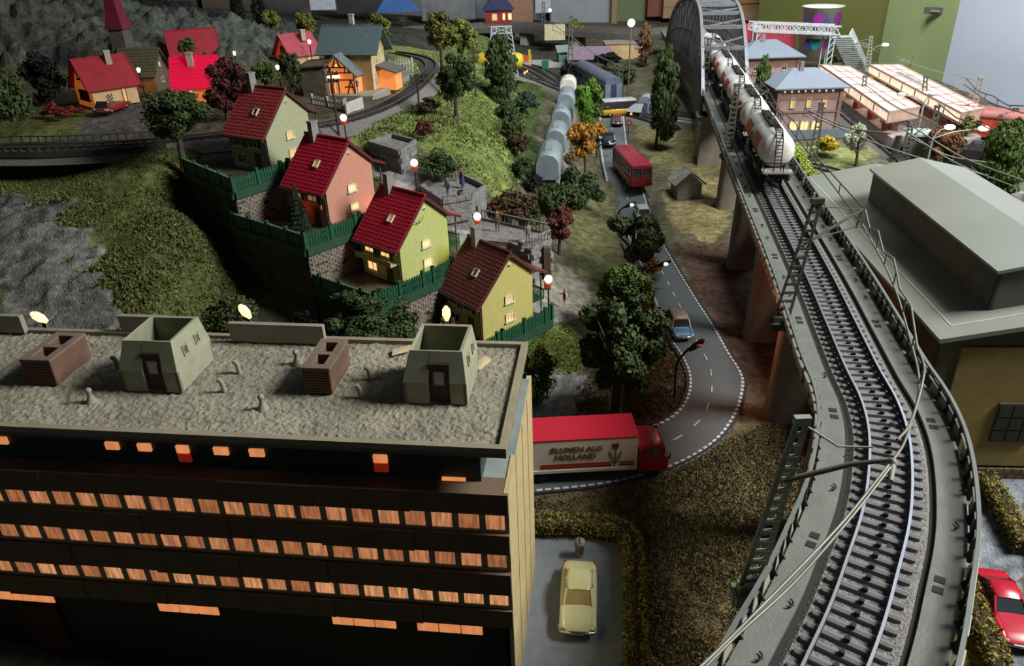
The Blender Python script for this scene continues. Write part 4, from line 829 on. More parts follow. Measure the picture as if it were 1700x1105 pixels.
for (x0, x1, yb, lab) in ((50, 96, 637, 'left brown ribbed brick chimney block on the office roof'), (510, 552, 652, 'right brown ribbed brick chimney block on the office roof')):
    t, Wd = roofbox(x0, x1, yb, 'brick_chimney_block', lab, .13, .25, 'chimney'); D = .26; Hh = .125
    mb = MB(); w = Wd
    for (a0, a1, b0, b1) in ((0, w, 0, .03), (0, w, D - .03, D), (0, .028, .03, D - .03), (w - .028, w, .03, D - .03), (.028, w - .028, D / 2 - .012, D / 2 + .012)): mb.box(((a0 + a1) / 2, (b0 + b1) / 2, Hh / 2), (a1 - a0, b1 - b0, Hh))
    mb.build('shaft', RB, t); mb = MB()
    for j in range(9):
        z = .008 + j * .0135; mb.box((w / 2, D / 2, z), (w + .006, D + .006, .009))
    mb2 = MB(); [mb2.box(((a0 + a1) / 2, (b0 + b1) / 2, .008 + j * .0135), (a1 - a0, b1 - b0, .009)) for j in range(9) for (a0, a1, b0, b1) in ((-.003, w + .003, -.004, .0), (w, w + .004, 0, D), (-.004, 0, 0, D))]
    mb2.build('brick_courses', RB, t, kind='stuff'); mb = MB()
    for (a0, a1, b0, b1) in ((-.006, w + .006, -.006, .03), (-.006, w + .006, D - .03, D + .006), (-.006, .03, .03, D - .03), (w - .03, w + .006, .03, D - .03), (.03, w - .03, D / 2 - .014, D / 2 + .014)): mb.box(((a0 + a1) / 2, (b0 + b1) / 2, Hh + .005), (a1 - a0, b1 - b0, .012))
    mb.build('cap', mat('cap_brown', (.16, .12, .09), .8), t)
GG = mat('hatch_green', (.27, .28, .19), .7, var=.12, scale=14)
def tower(x0, x1, yb, label, bright):
    t, w = roofbox(x0, x1, yb, 'roof_tower', label, .25, .26, 'roof tower'); D = .32; z1, z2 = .105, .245; ins = .035; th = .014
    def wall(p): mb = MB(); q = [Vector(a) for a in p]; mb.slab(q, th); return mb
    L0 = [(0, 0, 0), (w, 0, 0), (w, D, 0), (0, D, 0)]; L1 = [(0, 0, z1), (w, 0, z1), (w, D, z1), (0, D, z1)]; L2 = [(ins, ins, z2), (w - ins * .4, ins, z2), (w - ins * .4, D - ins, z2), (ins, D - ins, z2)]
    dx0, dx1 = w * .40, w * .74
    for i in range(4):
        j = (i + 1) % 4
        if i == 0:
            for a, b in ((0, dx0), (dx1, w)): wall([(a, 0, 0), (b, 0, 0), (b, 0, z1), (a, 0, z1)]).build('wall_panel', GG, t)
            f0 = lambda x: ins + (w - ins * 1.4) * x / w
            for a, b in ((0, dx0), (dx1, w)): wall([(a, 0, z1), (b, 0, z1), (f0(b), ins, z2), (f0(a), ins, z2)]).build('wall_panel', GG, t)
            k = .62; y = ins * k; wall([(dx0, y, z1 + (z2 - z1) * k), (dx1, y, z1 + (z2 - z1) * k), (f0(dx1), ins, z2), (f0(dx0), ins, z2)]).build('wall_panel', GG, t)
        else:
            wall([L0[i], L0[j], L1[j], L1[i]]).build('wall_panel', GG, t); wall([L1[i], L1[j], L2[j], L2[i]]).build('wall_panel', GG, t)
    mb = MB(); mb.box(((dx0 + dx1) / 2, .02, .095), (dx1 - dx0, .01, .19)); d = mb.build('door', mat('door_brown_dark', (.055, .028, .02), .7), t); cx = (dx0 + dx1) / 2
    mb = MB()
    for (a, b, c, e) in ((-.026, -.022, .085, .155), (.022, .026, .085, .155), (-.026, .026, .085, .089), (-.026, .026, .151, .155)): mb.box((cx + (a + b) / 2, .012, (c + e) / 2), (b - a, .006, e - c))
    mb.build('door_window_frame', mat('frame_brown', (.16, .10, .07), .6), d); mb = MB(); mb.box((cx, .013, .12), (.044, .003, .064)); mb.build('pane', mat('pane_pale', (.35, .38, .42) if bright else (.10, .07, .05), .3), d)
    n = Vector((z2 - z1, 0, ins * .4)).normalized()
    for y in (.11, .22):
        mb = MB(); M = Matrix((Vector((0, 1, 0)), Vector((-n.z, 0, n.x)), n)).transposed().to_4x4(); c = Vector((w - ins * .2 + .0, y, z1 + .06))
        for du, dv, su, sv in ((-.018, 0, .006, .05), (.018, 0, .006, .05), (0, .022, .042, .006), (0, -.022, .042, .006)): mb.box(c + Vector((0, du, 0)) + Vector((-n.z, 0, n.x)) * dv + n * .002, (su, sv, .008), M=M)
        fr = mb.build('side_window', GG, t); mb = MB(); mb.box(c, (.034, .04, .004), M=M); mb.build('pane', mat('hatch_pane_dark', (.09, .10, .07), .7), fr)  # dark green pane in the side window
    ww = .2; bm = MB()
    return t
tower(208, 303, 648, 'left tapered roof tower with open top, pale pane in its door', True); tower(672, 776, 668, 'right tapered roof tower with open top and brown door', False)
vent0 = MB(); vent0.lathe([(.028, 0), (.024, .008), (.012, .03), (.010, .05), (.014, .055), (.014, .066), (.006, .074), (0, .075)], 12); VM = vent0.mesh('roof_vent', mat('vent_grey', (.24, .24, .18), .7)); vent1 = MB(); vent1.tube([(0, 0, 0), (-.004, 0, .05), (-.012, 0, .062), (-.022, 0, .06)], [.012, .011, .012, .010], 8); VM1 = vent1.mesh('roof_vent', mat('vent_grey', (0, 0, 0)))
for px, py, k, lab in ((153, 667, 0, 'nearest small vent cone left of the left roof tower'), (172, 641, 1, 'small bent vent just behind the cone left of the left roof tower'), (197, 612, 1, 'small bent vent against the left wall of the left roof tower'), (398, 619, 1, 'bent vent pipe, farther of two right of the left roof tower'), (373, 650, 1, 'bent vent pipe, nearer of two right of the left roof tower'), (437, 678, 0, 'vent cone nearest the front edge of the office roof'), (494, 603, 0, 'vent cone left of the right brick chimney block'), (615, 629, 1, 'bent vent pipe, farther of two right of the right chimney block'), (600, 660, 1, 'bent vent pipe, nearer of two right of the right chimney block')):
    o = inst('roof_vent', (VM, VM1)[k], None, P(px, py, 1.538), (0, 0, OA), (1.0,) * 3); tag(o, lab, 'roof vent')
for (x0, x1, yb, lab) in ((386, 541, 562, 'long grey screen slab at the rear edge of the office roof'), (205, 284, 549, 'short screen slab behind the left roof tower'), (-60, 44, 546, 'screen slab at the far left rear of the office roof')):
    a = P(x0, yb, 1.555); b = P(x1, yb + (x1 - x0) * .035, 1.555); mb = MB(); mb.beam(a + Vector((0, .0, .045)), b + Vector((0, 0, .045)), .03, .10); tag(mb.build('roof_screen', mat('screen_grey', (.25, .23, .19), .75, var=.1)), lab, 'roof screen')
for px, py, lab, rz in ((665, 583, 'scrap of cream card lying left of the right roof tower', .4), (800, 604, 'small scrap of card right of the right roof tower', 1.0)):
    mb = MB(); mb.add([(-.05, -.02, 0), (.05, -.025, .006), (.055, .02, .014), (-.03, .03, .004), (-.05, -.02, -.003), (.05, -.025, .003), (.055, .02, .011), (-.03, .03, .001)], [(0, 1, 2, 3), (7, 6, 5, 4), (0, 4, 5, 1), (1, 5, 6, 2), (2, 6, 7, 3), (3, 7, 4, 0)]); tag(mb.build('card_scrap', mat('card_cream', (.50, .42, .25), .8), loc=P(px, py, 1.551), rz=rz), lab, 'paper scrap')
# bulbs seen just behind the office roof
FL = glow('bulb_flare', (1.0, .52, .22), 2.4)
def bare_bulb(px, py, Y, label, tilt, sz=.035, power=.12):
    p = PY(px, py, Y); t = thing('street_lamp', label, 'lamp post', p); d = Vector((sin(tilt), 0, -cos(tilt))); mb = MB(); mb.tube([Vector((0, 0, 0)) - d * sz * 1.3, Vector((0, 0, 0)) - d * sz * .6, Vector((0, 0, 0)) + d * sz * .4, Vector((0, 0, 0)) + d * sz * 1.5], [sz * .25, sz * .7, sz * .75, sz * .3], 10); mb.build('bulb', FL, t)
    gz = hz(p.x, p.y) - p.z; mb = MB(); mb.tube([(0, .02, gz), (0, .02, -.03), Vector((0, 0, 0)) + d * sz * 1.4], .010, 6); mb.build('post', mat('lamp_black', (0, 0, 0)), t); bulb(p + Vector((0, -.08, .06)), power, (1, .5, .22), .04); return t
bare_bulb(64, 526, 3.9, 'glowing lamp behind the left screen slab of the office roof', .9); bare_bulb(406, 516, 3.9, 'glowing lamp above the long screen slab of the office roof', .5); bare_bulb(741, 519, 4.0, 'glowing lamp on a wire pylon behind the right roof tower', 0, .034)
p = PY(741, 519, 4.0); py_ = thing('wire_pylon', 'thin wire lattice pylon under the glowing lamp', 'pylon', (p.x, p.y, hz(p.x, p.y))); mb = MB(); Hp = p.z - hz(p.x, p.y) - .05
for sx, sy in ((-1, -1), (1, -1), (1, 1), (-1, 1)): mb.beam((sx * .13, sy * .13, 0), (sx * .035, sy * .035, Hp), .007)
mb.build('legs', mat('wire_tan', (.25, .17, .10), .6), py_, kind='stuff'); mb = MB()
for k in range(10):
    a = k / 10; b = (k + 1) / 10; ra = .13 - .095 * a; rb = .13 - .095 * b
    for s in (-1, 1): mb.beam((-ra, s * ra, Hp * a), (rb, s * rb, Hp * b), .005); mb.beam((ra, s * ra, Hp * a), (-rb, s * rb, Hp * b), .005)
mb.build('lattice', mat('wire_tan', (0, 0, 0)), py_, kind='stuff')
# ------------------------------------------------------------------ warehouse
WA = radians(-5); wh = thing('warehouse', 'large warehouse with grey-green sheet roof and raised roof lantern', 'building', (2.62, 4.0, 0), WA)
WR = mat('roof_greygreen', (.21, .225, .20), .38, var=.06, scale=2.0, bump=.05, spec=.5); WY = mat('wall_yellow_dim', (.30, .23, .09), .75, var=.12, scale=10); WO = mat('wall_olive', (.10, .11, .075), .8); WBm = mat('wall_brown_side', (.085, .045, .03), .8, var=.3, scale=4)
Wd, Ln, e, sl = 1.46, 3.35, 1.085, .20; rg = e + .02
def wb(name, x0, x1, y0, y1, z0, z1, m, par=wh): mb = MB(); mb.box(((x0 + x1) / 2, (y0 + y1) / 2, (z0 + z1) / 2), (x1 - x0, y1 - y0, z1 - z0)); return mb.build(name, m, par)
wb('side_wall', .04, .08, .06, Ln - .06, -.05, 1.09, WBm); wb('side_wall', Wd - .08, Wd - .04, .06, Ln - .06, -.05, 1.09, WBm); wb('rear_wall', .04, Wd - .04, Ln - .1, Ln - .06, -.05, 1.1, WO)
mb = MB(); mb.add([(.04, .05, -.05), (Wd - .04, .05, -.05), (Wd - .04, .05, 1.09), (Wd / 2, .05, 1.09 + sl * .69), (.04, .05, 1.09), (.04, .09, -.05), (Wd - .04, .09, -.05), (Wd - .04, .09, 1.09), (Wd / 2, .09, 1.09 + sl * .69), (.04, .09, 1.09)], [(0, 1, 2, 3, 4), (9, 8, 7, 6, 5), (0, 4, 9, 5), (1, 6, 7, 2)]); mb.build('front_wall', WO, wh)
wb('wall_panel', .16, .62, .035, .05, .10, 1.0, WY); wb('wall_panel', .62, 1.30, .035, .05, .10, 1.0, WY)
mb = MB()
for j in range(3):
    for i in range(26): mb.box((.06 + i * .055 + (.027 if j % 2 else 0), .028, -.02 + j * .042), (.05, .02, .036))
mb.build('brick_plinth', mat('brick_dim', (.13, .10, .06), .9, var=.3, scale=30), wh, kind='stuff')
f = wb('window', .48, .74, .022, .035, .30, .60, WO); 
for i in range(3):
    for j in range(3): mb = MB(); mb.box((.523 + i * .087, .018, .35 + j * .098), (.075, .006, .085)); mb.build('pane', GLASSD, f)
for s, x0, x1 in ((0, -.02, Wd / 2), (1, Wd + .02, Wd / 2)):
    a, b, c, d = Vector((x0, -.02, e)), Vector((x1, -.02, e + sl * Wd / 2)), Vector((x1, Ln, e + sl * Wd / 2)), Vector((x0, Ln, e)); mb = MB(); mb.slab([a, b, c, d] if s == 0 else [a, d, c, b], .03); mb.build('roof_sheet', WR, wh)
mb = MB(); mb.beam((.10, .12, e + .024), (.10, Ln - .1, e + .024), .008, .004); mb.beam((.10, .12, e + .024), (Wd / 2, .12, e + .024 + sl * (Wd / 2 - .1)), .008, .004); mb.build('roof_seam', mat('seam_pale', (.42, .44, .40), .5), wh)
lx0, lx1, ly0, ly1, lz = .33, 1.13, .2, 2.45, 1.44
for a in ((lx0 + .03, lx0 + .05, ly0 + .03, ly1 - .03), (lx1 - .05, lx1 - .03, ly0 + .03, ly1 - .03), (lx0 + .03, lx1 - .03, ly0 + .03, ly0 + .05), (lx0 + .03, lx1 - .03, ly1 - .05, ly1 - .03)): wb('lantern_wall', *a, 1.1, lz - .005, mat('lantern_wall', (.10, .105, .085), .7))
for s, x0 in ((0, lx0), (1, lx1)):
    xm = (lx0 + lx1) / 2; a, b, c, d = Vector((x0, ly0, lz)), Vector((xm, ly0, lz + .09)), Vector((xm, ly1, lz + .09)), Vector((x0, ly1, lz)); mb = MB(); mb.slab([a, b, c, d] if s == 0 else [a, d, c, b], .022); mb.build('lantern_roof', WR, wh)
FLATS.append(([(2.7, 4.1), (4.1, 4.0), (4.3, 7.2), (2.95, 7.3)], -.05)); FLATS.append(([(-3.3, 2.9), (-.1, 2.45), (.0, 3.25), (-3.2, 3.7)], -.05))
# ------------------------------------------------------------------ parking, hedges
lot = [G(*p) for p in [(868,882),(1010,880),(1036,905),(1042,1105),(1045,1300),(838,1300)]]; poly = [(p.x, p.y) for p in lot][::-1]; mb = MB(); ar = sum(a[0] * b[1] - b[0] * a[1] for a, b in zip(poly, poly[1:] + poly[:1])); mb.prism(poly if ar > 0 else poly[::-1], -.02, .014); o = mb.build('parking_lot', mat('asphalt_blue', (.20, .225, .25), .8, var=.12, scale=12, bump=.25, bscale=110)); tag(o, kind='structure'); FLATS.append((poly, -.005))
b = P(962, 921, .015); t = thing('slotted_post', 'grey round post with slotted flat top behind the cream car', 'post', b); mb = MB(); mb.lathe([(.027, 0), (.027, .08), (.032, .082), (.032, .115), (0, .115)], 16); mb.build('shaft', mat('vent_grey', (0, 0, 0)), t); mb = MB(); mb.box((0, 0, .1155), (.006, .05, .003)); mb.build('slot', dark, t)
# ------------------------------------------------------------------ road vehicles
TYRE = mat('tyre', (.012, .012, .012), .7); CHROME = mat('chrome', (.7, .7, .68), .15, 1.0, var=0); CGL = mat('car_glass', (.03, .04, .045), .08, spec=.8, var=0); HUB = mat('hub_grey', (.3, .3, .3), .4, .6, var=0)
def wheels(t, xs, wy, r, w=.028):
    for x in xs:
        for s in (-1, 1):
            mb = MB(); mb.lathe([(0, -w / 2), (r * .9, -w / 2), (r, -w / 3), (r, w / 3), (r * .9, w / 2), (0, w / 2)], 16, (x, s * wy, r), 0, 'y'); o = mb.build('wheel', TYRE, t)
            mb = MB(); mb.lathe([(0, w * .56), (r * .5, w * .52), (r * .55, w * .3)] if s > 0 else [(r * .55, -w * .3), (r * .5, -w * .52), (0, -w * .56)], 12, (x, s * wy, r), 0, 'y'); mb.build('hubcap', HUB, o)
def sec(x, hw, z0, z1, n=20, e=.45, top=1.0):
    out = []
    for k in range(n):
        t = 2 * pi * k / n; c, s_ = cos(t), sin(t); y = hw * (abs(c) ** e) * (1 if c > 0 else -1); z = (z0 + z1) / 2 + (z1 - z0) / 2 * (abs(s_) ** e) * (1 if s_ > 0 else -1)
        if s_ > 0: y *= 1 - (1 - top) * s_
        out.append((x, y, z))
    return out
def car(label, loc, rz, L, Wc, Hc, bodyc, roofc=None, gh=(.30, .40, .78, .92), belt=.56, fins=False, open_=False, cabw=.84, glass=CGL, name='car'):
    """front at +x; gh: fractions from rear of glasshouse base rear/roof rear/roof front/base front"""
    t = thing(name, label, 'car', loc, rz); bm = mat('paint_%.2f_%.2f_%.2f' % bodyc, bodyc, .28, var=.03, spec=.6); rm = bm if roofc is None else mat('paint_%.2f_%.2f_%.2f' % roofc, roofc, .3, var=.03, spec=.6)
    hl = L / 2; z0 = Hc * .16; zb = Hc * belt; X = lambda f: -hl + L * f; hw = Wc / 2; mb = MB()
    mb.loft([sec(X(0), hw * .62, z0 + .02, zb * .78), sec(X(.02), hw * .86, z0, zb * .90), sec(X(.08), hw * .96, z0 - .004, zb * .97), sec(X(.22), hw, z0 - .008, zb), sec(X(.5), hw, z0 - .008, zb * 1.02), sec(X(.72), hw * .99, z0 - .008, zb * 1.0), sec(X(.88), hw * .96, z0 - .004, zb * .94), sec(X(.97), hw * .88, z0, zb * .84), sec(X(1), hw * .66, z0 + .02, zb * .72)]); mb.build('body', bm, t)
    for s in (-1, 1): mb = MB(); mb.loft([[(x, s * hw * .80 + q * .018, z + (0 if abs(q) < 1 else -.012)) for q in (-1, -.5, 0, .5, 1)] for x, z in ((X(.70), zb * .98), (X(.86), zb * .98), (X(.95), zb * .90), (X(.985), zb * .72))], 0, False, True, False); mb.build('wing', bm, t)
    g0, g1, g2, g3 = [X(f) for f in gh]; cw = hw * cabw; rw = cw * .86; zr = Hc * .97; zg = zb * .97
    if not open_:
        mb = MB(); A_ = [(g0, -cw, zg), (g3, -cw, zg), (g3, cw, zg), (g0, cw, zg)]; B_ = [(g1, -rw, zr - .006), (g2, -rw, zr - .006), (g2, rw, zr - .006), (g1, rw, zr - .006)]
        mb.add(A_ + B_, [(0, 1, 5, 4), (1, 2, 6, 5), (2, 3, 7, 6), (3, 0, 4, 7), (4, 5, 6, 7)]); mb.build('windows', glass, t)
        for a, b in list(zip(A_, B_)) + [(((g0 + g3) / 2, s * cw, zg), ((g1 + g2) / 2, s * rw, zr)) for s in (-1, 1)]: mb = MB(); mb.beam(a, b, .010); mb.build('pillar', rm, t)
        mb = MB(); mb.loft([[(x, y, z + c * (1 - (y / rw) ** 2)) for y in np.linspace(-rw * k, rw * k, 9)] + [(x, y, z - .008) for y in np.linspace(rw * k, -rw * k, 9)] for x, k, z, c in ((g1 - .008, .9, zr - .008, .004), (g1 + .02, 1.04, zr - .002, .010), ((g1 + g2) / 2, 1.05, zr, .013), (g2 - .02, 1.04, zr - .002, .010), (g2 + .008, .9, zr - .008, .004))]); mb.build('roof', rm, t)
    else:
        mb = MB(); mb.add([(g3, -cw, zg), (g3, cw, zg), (g2 + .02, rw, zr), (g2 + .02, -rw, zr)], [(0, 1, 2, 3), (3, 2, 1, 0)]); mb.build('windscreen', glass, t)
        mb = MB(); mb.box(((g0 + g2) / 2, 0, zb + .001), (g2 - g0, cw * 1.7, .012)); mb.build('seats', mat('seat_tan', (.2, .12, .08), .8), t)
    for x, sgn in ((X(.995), 1), (X(.005), -1)):
        mb = MB(); mb.tube([(x - sgn * .045, -hw * .97, z0 + .03), (x - sgn * .004, -hw * .88, z0 + .03), (x + sgn * .008, 0, z0 + .03), (x - sgn * .004, hw * .88, z0 + .03), (x - sgn * .045, hw * .97, z0 + .03)], .009, 6); mb.build('bumper', CHROME if roofc != 'x' else bm, t)
    for s in (-1, 1):
        mb = MB(); mb.ball((X(.975), s * hw * .72, zb * .72), .016, 10, sq=(.6, 1, 1)); mb.build('headlight', mat('headlamp', (.55, .55, .5), .15, .3), t)
        mb = MB(); mb.box((X(.01), s * hw * .78, zb * .7), (.012, .022, .016)); mb.build('tail_light', mat('tail_red', (.3, .01, .01), .3), t)
    mb = MB(); mb.box((X(.99), 0, zb * .6), (.012, hw * .9, .022)); mb.build('grille', CHROME, t); wheels(t, (X(.2), X(.8)), hw * .86, Hc * .22); return t
def road_y(py, s):
    f = min((abs(px_of(on_road(k / 400, s)[0])[1] - py), k / 400) for k in range(0, 300))[1]; return on_road(f, s)
def hd(a, b): return atan2(b.y - a.y, b.x - a.x)
# cream car in the lot, facing the viewer
a = P(962, 945, .05); b = P(959, 1048, .05); c = (a + b) / 2; c.z = .015
cy = car('cream yellow car with brown tinted side in the parking lot', c, hd(a, b), .50, .205, .155, (.62, .60, .32), None, (.16, .27, .55, .70), .62, glass=mat('glass_tan', (.36, .27, .12), .15, spec=.6), cabw=.76)
a = P(1640, 958, .03); b = P(1692, 1072, .03); car('glossy red coupe with rounded body, parked right of the viaduct', ((a + b) / 2).xy.to_3d() + Vector((0, 0, .0)), hd(a, b), .52, .20, .15, (.42, .012, .03), None, (.14, .30, .52, .66), .62, cabw=.78)
p, d = road_y(548, .27); car('light blue car with cream roof driving down the road', p + Vector((0, 0, .004)), atan2(d.y, d.x), .50, .19, .165, (.10, .22, .38), (.50, .42, .33), (.12, .22, .62, .72), .55)
p, d = road_y(238, .36); car('small black car with chrome bumper on the far road', p, atan2(d.y, d.x), .48, .19, .16, (.012, .012, .012), None, (.12, .28, .62, .74), .55)
p, d = road_y(205, .68); car('small dark red car just behind the yellow bus stop sign', p, atan2(d.y, d.x), .46, .18, .15, (.20, .02, .02), None)
p, d = road_y(364, .70); car('white car half hidden by the tree at the road bend', p, atan2(d.y, d.x) + pi, .46, .18, .16, (.5, .5, .48), None)
a = P(188, 184, 1.56); car('open red convertible outside the orange lit cottage', a, radians(-100), .50, .20, .15, (.26, .015, .015), None, open_=True, name='convertible_car')
def bus(label, loc, rz, L, Wc, Hc, low, up, nwin, roofc=None, stripes=None):
    t = thing('bus', label, 'bus', loc, rz); lm = mat('paint_%.2f_%.2f_%.2f' % low, low, .3, var=.03, spec=.5); um = mat('paint_%.2f_%.2f_%.2f' % up, up, .3, var=.03, spec=.5); rm = um if roofc is None else mat('paint_%.2f_%.2f_%.2f' % roofc, roofc, .35, spec=.5)
    hl, hw = L / 2, Wc / 2; z0, zb, zr = .035, Hc * .48, Hc * .84; mb = MB(); mb.loft([sec(-hl, hw * .9, z0 + .01, zb, e=.3), sec(-hl + .015, hw, z0, zb, e=.25), sec(hl - .03, hw, z0, zb, e=.25), sec(hl, hw * .86, z0 + .01, zb, e=.3)]); mb.build('body', lm, t)
    mb = MB(); mb.box((0, 0, (zb + zr) / 2), (L * .965, Wc * .93, zr - zb + .01)); mb.build('window_band', CGL, t); mb = MB(); mb.loft([sec(-hl + .01, hw * .84, zr - .004, Hc - .012, e=.5), sec(-hl + .04, hw * .96, zr - .008, Hc, e=.55), sec(hl - .04, hw * .96, zr - .008, Hc, e=.55), sec(hl - .005, hw * .82, zr - .004, Hc - .014, e=.5)]); mb.build('roof', rm, t)
    for s in (-1, 1):
        for i in range(nwin + 1):
            x = -hl + .03 + (L - .06) * i / nwin; mb = MB(); mb.box((x, s * hw * .935, (zb + zr) / 2), (.018, .008, zr - zb + .01)); mb.build('window_pillar', um, t)
    for y in (-.8, 0, .8): mb = MB(); mb.box((-hl + .014, y * hw, (zb + zr) / 2), (.01, .016, zr - zb)); mb.build('window_pillar', um, t)
    for i in range(5): mb = MB(); mb.box((-hl + .15 + i * (L - .3) / 4, 0, Hc + .002), (.035, .05, .008)); mb.build('roof_vent', rm, t)
    if stripes: mb = MB(); [mb.box((0, s * (hw + .001), zb * .75), (L * .94, .004, .03)) for s in (-1, 1)]; mb.build('side_stripe', mat('paint_%.2f_%.2f_%.2f' % stripes, stripes, .3), t, kind='stuff')
    for s in (-1, 1): mb = MB(); mb.box((-hl + .0, s * hw * .75, z0 + .05), (.008, .03, .016)); mb.build('tail_light', mat('tail_red', (0, 0, 0)), t)
    wheels(t, (-hl * .6, hl * .62), hw * .88, .045); return t
p, d = road_y(296, .74); rb = bus('red coach with rounded roof seen from its rear on the road', p + Vector((0, 0, .004)), atan2(-d.y, -d.x) + .10, 1.10, .30, .33, (.26, .015, .03), (.24, .02, .035), 8, None, (.45, .12, .10))
p = G(1026, 193); bus('yellow and maroon bus with pale roof at the level crossing', p + Vector((0, 0, .01)), radians(8), .58, .24, .29, (.60, .36, .03), (.10, .02, .02), 6, (.38, .38, .40))
# flower lorry
tz = .024; lr = thing('delivery_lorry', 'red and white lorry lettered BLUMEN AUS HOLLAND with a tulip', 'lorry', (.02, 4.05, tz), radians(1.5))
WH = mat('lorry_white', (.80, .68, .58), .4, var=.03); RD = mat('lorry_red', (.46, .018, .035), .3, var=.04, spec=.5); LB, LW, z0, z1 = .795, .27, .085, .345
mb = MB(); mb.box((LB / 2, LW / 2, (z0 + z1) / 2), (LB, LW, z1 - z0)); mb.build('box_body', WH, lr, bevel=.003); mb = MB(); mb.box((LB / 2, -.002, z0 + .012), (LB + .004, .008, .024)); mb.build('side_rail', WH, lr)
mb = MB(); mb.box((LB / 2, LW / 2, z1 + .006), (LB + .006, LW + .006, .012)); mb.build('box_roof', RD, lr, bevel=.003)
for i in range(5): mb = MB(); mb.box((-.004, .03 + i * .052, (z0 + z1) / 2), (.008, .012, .24)); mb.build('rear_rib', WH, lr)
mb = MB(); mb.box((LB / 2 + .08, LW / 2, .06), (LB + .2, LW * .5, .045)); mb.build('chassis', dark, lr)
def text(s, size, loc, m, par, name='lettering'):
    c = bpy.data.curves.new(name, 'FONT'); c.body = s; c.size = size; c.extrude = .0015; c.offset = size * .012; c.resolution_u = 6; c.align_x = 'CENTER'; tmp = bpy.data.objects.new('tmp', c); COL.objects.link(tmp)
    bpy.context.view_layer.update(); me = bpy.data.meshes.new_from_object(tmp.evaluated_get(bpy.context.evaluated_depsgraph_get())); bpy.data.objects.remove(tmp); me.materials.clear(); me.materials.append(m)
    o = bpy.data.objects.new(name, me); COL.objects.link(o); o.parent = par; o.location = loc; o.rotation_euler = (pi / 2, 0, 0); return o
OL = mat('lettering_olive', (.13, .09, .03), .6, var=0); RL_ = mat('stripe_red', (.42, .03, .02), .5, var=0)
text('BLUMEN AUS', .058, (.385, -.003, .255), OL, lr); text('HOLLAND', .058, (.38, -.003, .195), OL, lr)
for a0, a1 in ((.145, .62), (.675, .775)):
    mb = MB(); mb.box(((a0 + a1) / 2, -.001, .150), (a1 - a0, .003, .014)); mb.build('stripe', RL_, lr); mb = MB(); mb.box(((a0 + a1) / 2, -.001, .128), (a1 - a0, .003, .016)); mb.build('stripe', mat('stripe_brown', (.26, .05, .02), .5, var=0), lr)
mb = MB(); tx = .645
def flat(mb, pts, m): mb.add([(x, -.0022, z) for x, z in pts] + [(x, 0, z) for x, z in pts], [tuple(range(len(pts))), tuple(range(len(pts), 2 * len(pts)))[::-1]] + [((i + 1) % len(pts), i, i + len(pts), (i + 1) % len(pts) + len(pts)) for i in range(len(pts))], m)
flat(mb, [(tx - .020, .262), (tx + .012, .258), (tx + .023, .285), (tx + .022, .312), (tx + .010, .300), (tx + .002, .314), (tx - .008, .300), (tx - .022, .312), (tx - .024, .285)], 1)
flat(mb, [(tx - .006, .115), (tx + .0, .115), (tx + .006, .26), (tx + .0, .26)], 0)
for s in (-1, 1):
    o_ = [(tx, .130), (tx + s * .018, .16), (tx + s * .038, .205), (tx + s * .044, .245), (tx + s * .026, .222), (tx + s * .010, .185)]; i_ = [(tx + s * .004, .15), (tx + s * .020, .178), (tx + s * .034, .212), (tx + s * .037, .230), (tx + s * .024, .21), (tx + s * .012, .178)]
    for k in range(6): j = (k + 1) % 6; q = [o_[k], o_[j], i_[j], i_[k]]; flat(mb, q if s > 0 else q[::-1], 0)
mb.build('tulip_emblem', [OL, mat('tulip_red', (.20, .03, .02), .6, var=0)], lr)
# cab
cx = LB + .012; mb = MB(); R4 = lambda x, y0, y1, a, b: [(x, y0, a), (x, y1, a), (x, y1, b), (x, y0, b)]
mb.loft([sec(cx, LW / 2, .045, .165, e=.25), sec(cx + .12, LW / 2, .045, .165, e=.25), sec(cx + .19, LW / 2, .045, .160, e=.25), sec(cx + .205, LW / 2 * .9, .055, .150, e=.3)], 0); v = mb; 
for i, p_ in enumerate(v.v): v.v[i] = (p_[0], p_[1] + LW / 2, p_[2])
mb.build('cab_body', RD, lr); mb = MB(); mb.box((cx + .09, LW / 2, .205), (.155, LW * .9, .085), top=.92); mb.build('cab_glass', mat('cab_glass', (.20, .12, .12), .1, spec=.6), lr)
for (x0, x1, zz0, zz1, tt) in ((cx, cx + .03, .16, .25, 1), (cx + .065, cx + .078, .16, .25, 1), (cx + .155, cx + .175, .16, .25, 1)):
    for y in (.006, LW - .006): mb = MB(); mb.box(((x0 + x1) / 2, y, (zz0 + zz1) / 2), (x1 - x0, .012, zz1 - zz0)); mb.build('cab_pillar', RD, lr)
mb = MB(); q = []
for x, z, k in ((cx - .002, .262, .98), (cx + .03, .272, 1), (cx + .11, .270, 1), (cx + .155, .258, .96), (cx + .178, .238, .88)): q.append([(x, LW / 2 + y * LW / 2 * k, z - abs(y) ** 4 * .02) for y in (-1, -.8, -.4, 0, .4, .8, 1)] + [(x, LW / 2 + y * LW / 2 * k * .96, z - .026) for y in (1, 0, -1)])
mb.loft(q); mb.build('cab_roof', RD, lr); mb = MB(); mb.beam((cx + .2, .0, .065), (cx + .2, LW, .065), .02, .022); mb.build('bumper', RD, lr)
mb = MB(); mb.tube([(cx + .19, -.01, .16), (cx + .2, -.03, .2)], .004, 5); mb.box((cx + .2, -.03, .205), (.006, .02, .035)); mb.build('mirror', dark, lr)
for x in (.14, cx + .09):
    for y in (.025, LW - .025):
        mb = MB(); mb.lathe([(0, -.02), (.05, -.02), (.054, -.012), (.054, .012), (.05, .02), (0, .02)], 18, (x, y, .052), 0, 'y'); mb.build('wheel', TYRE, lr)
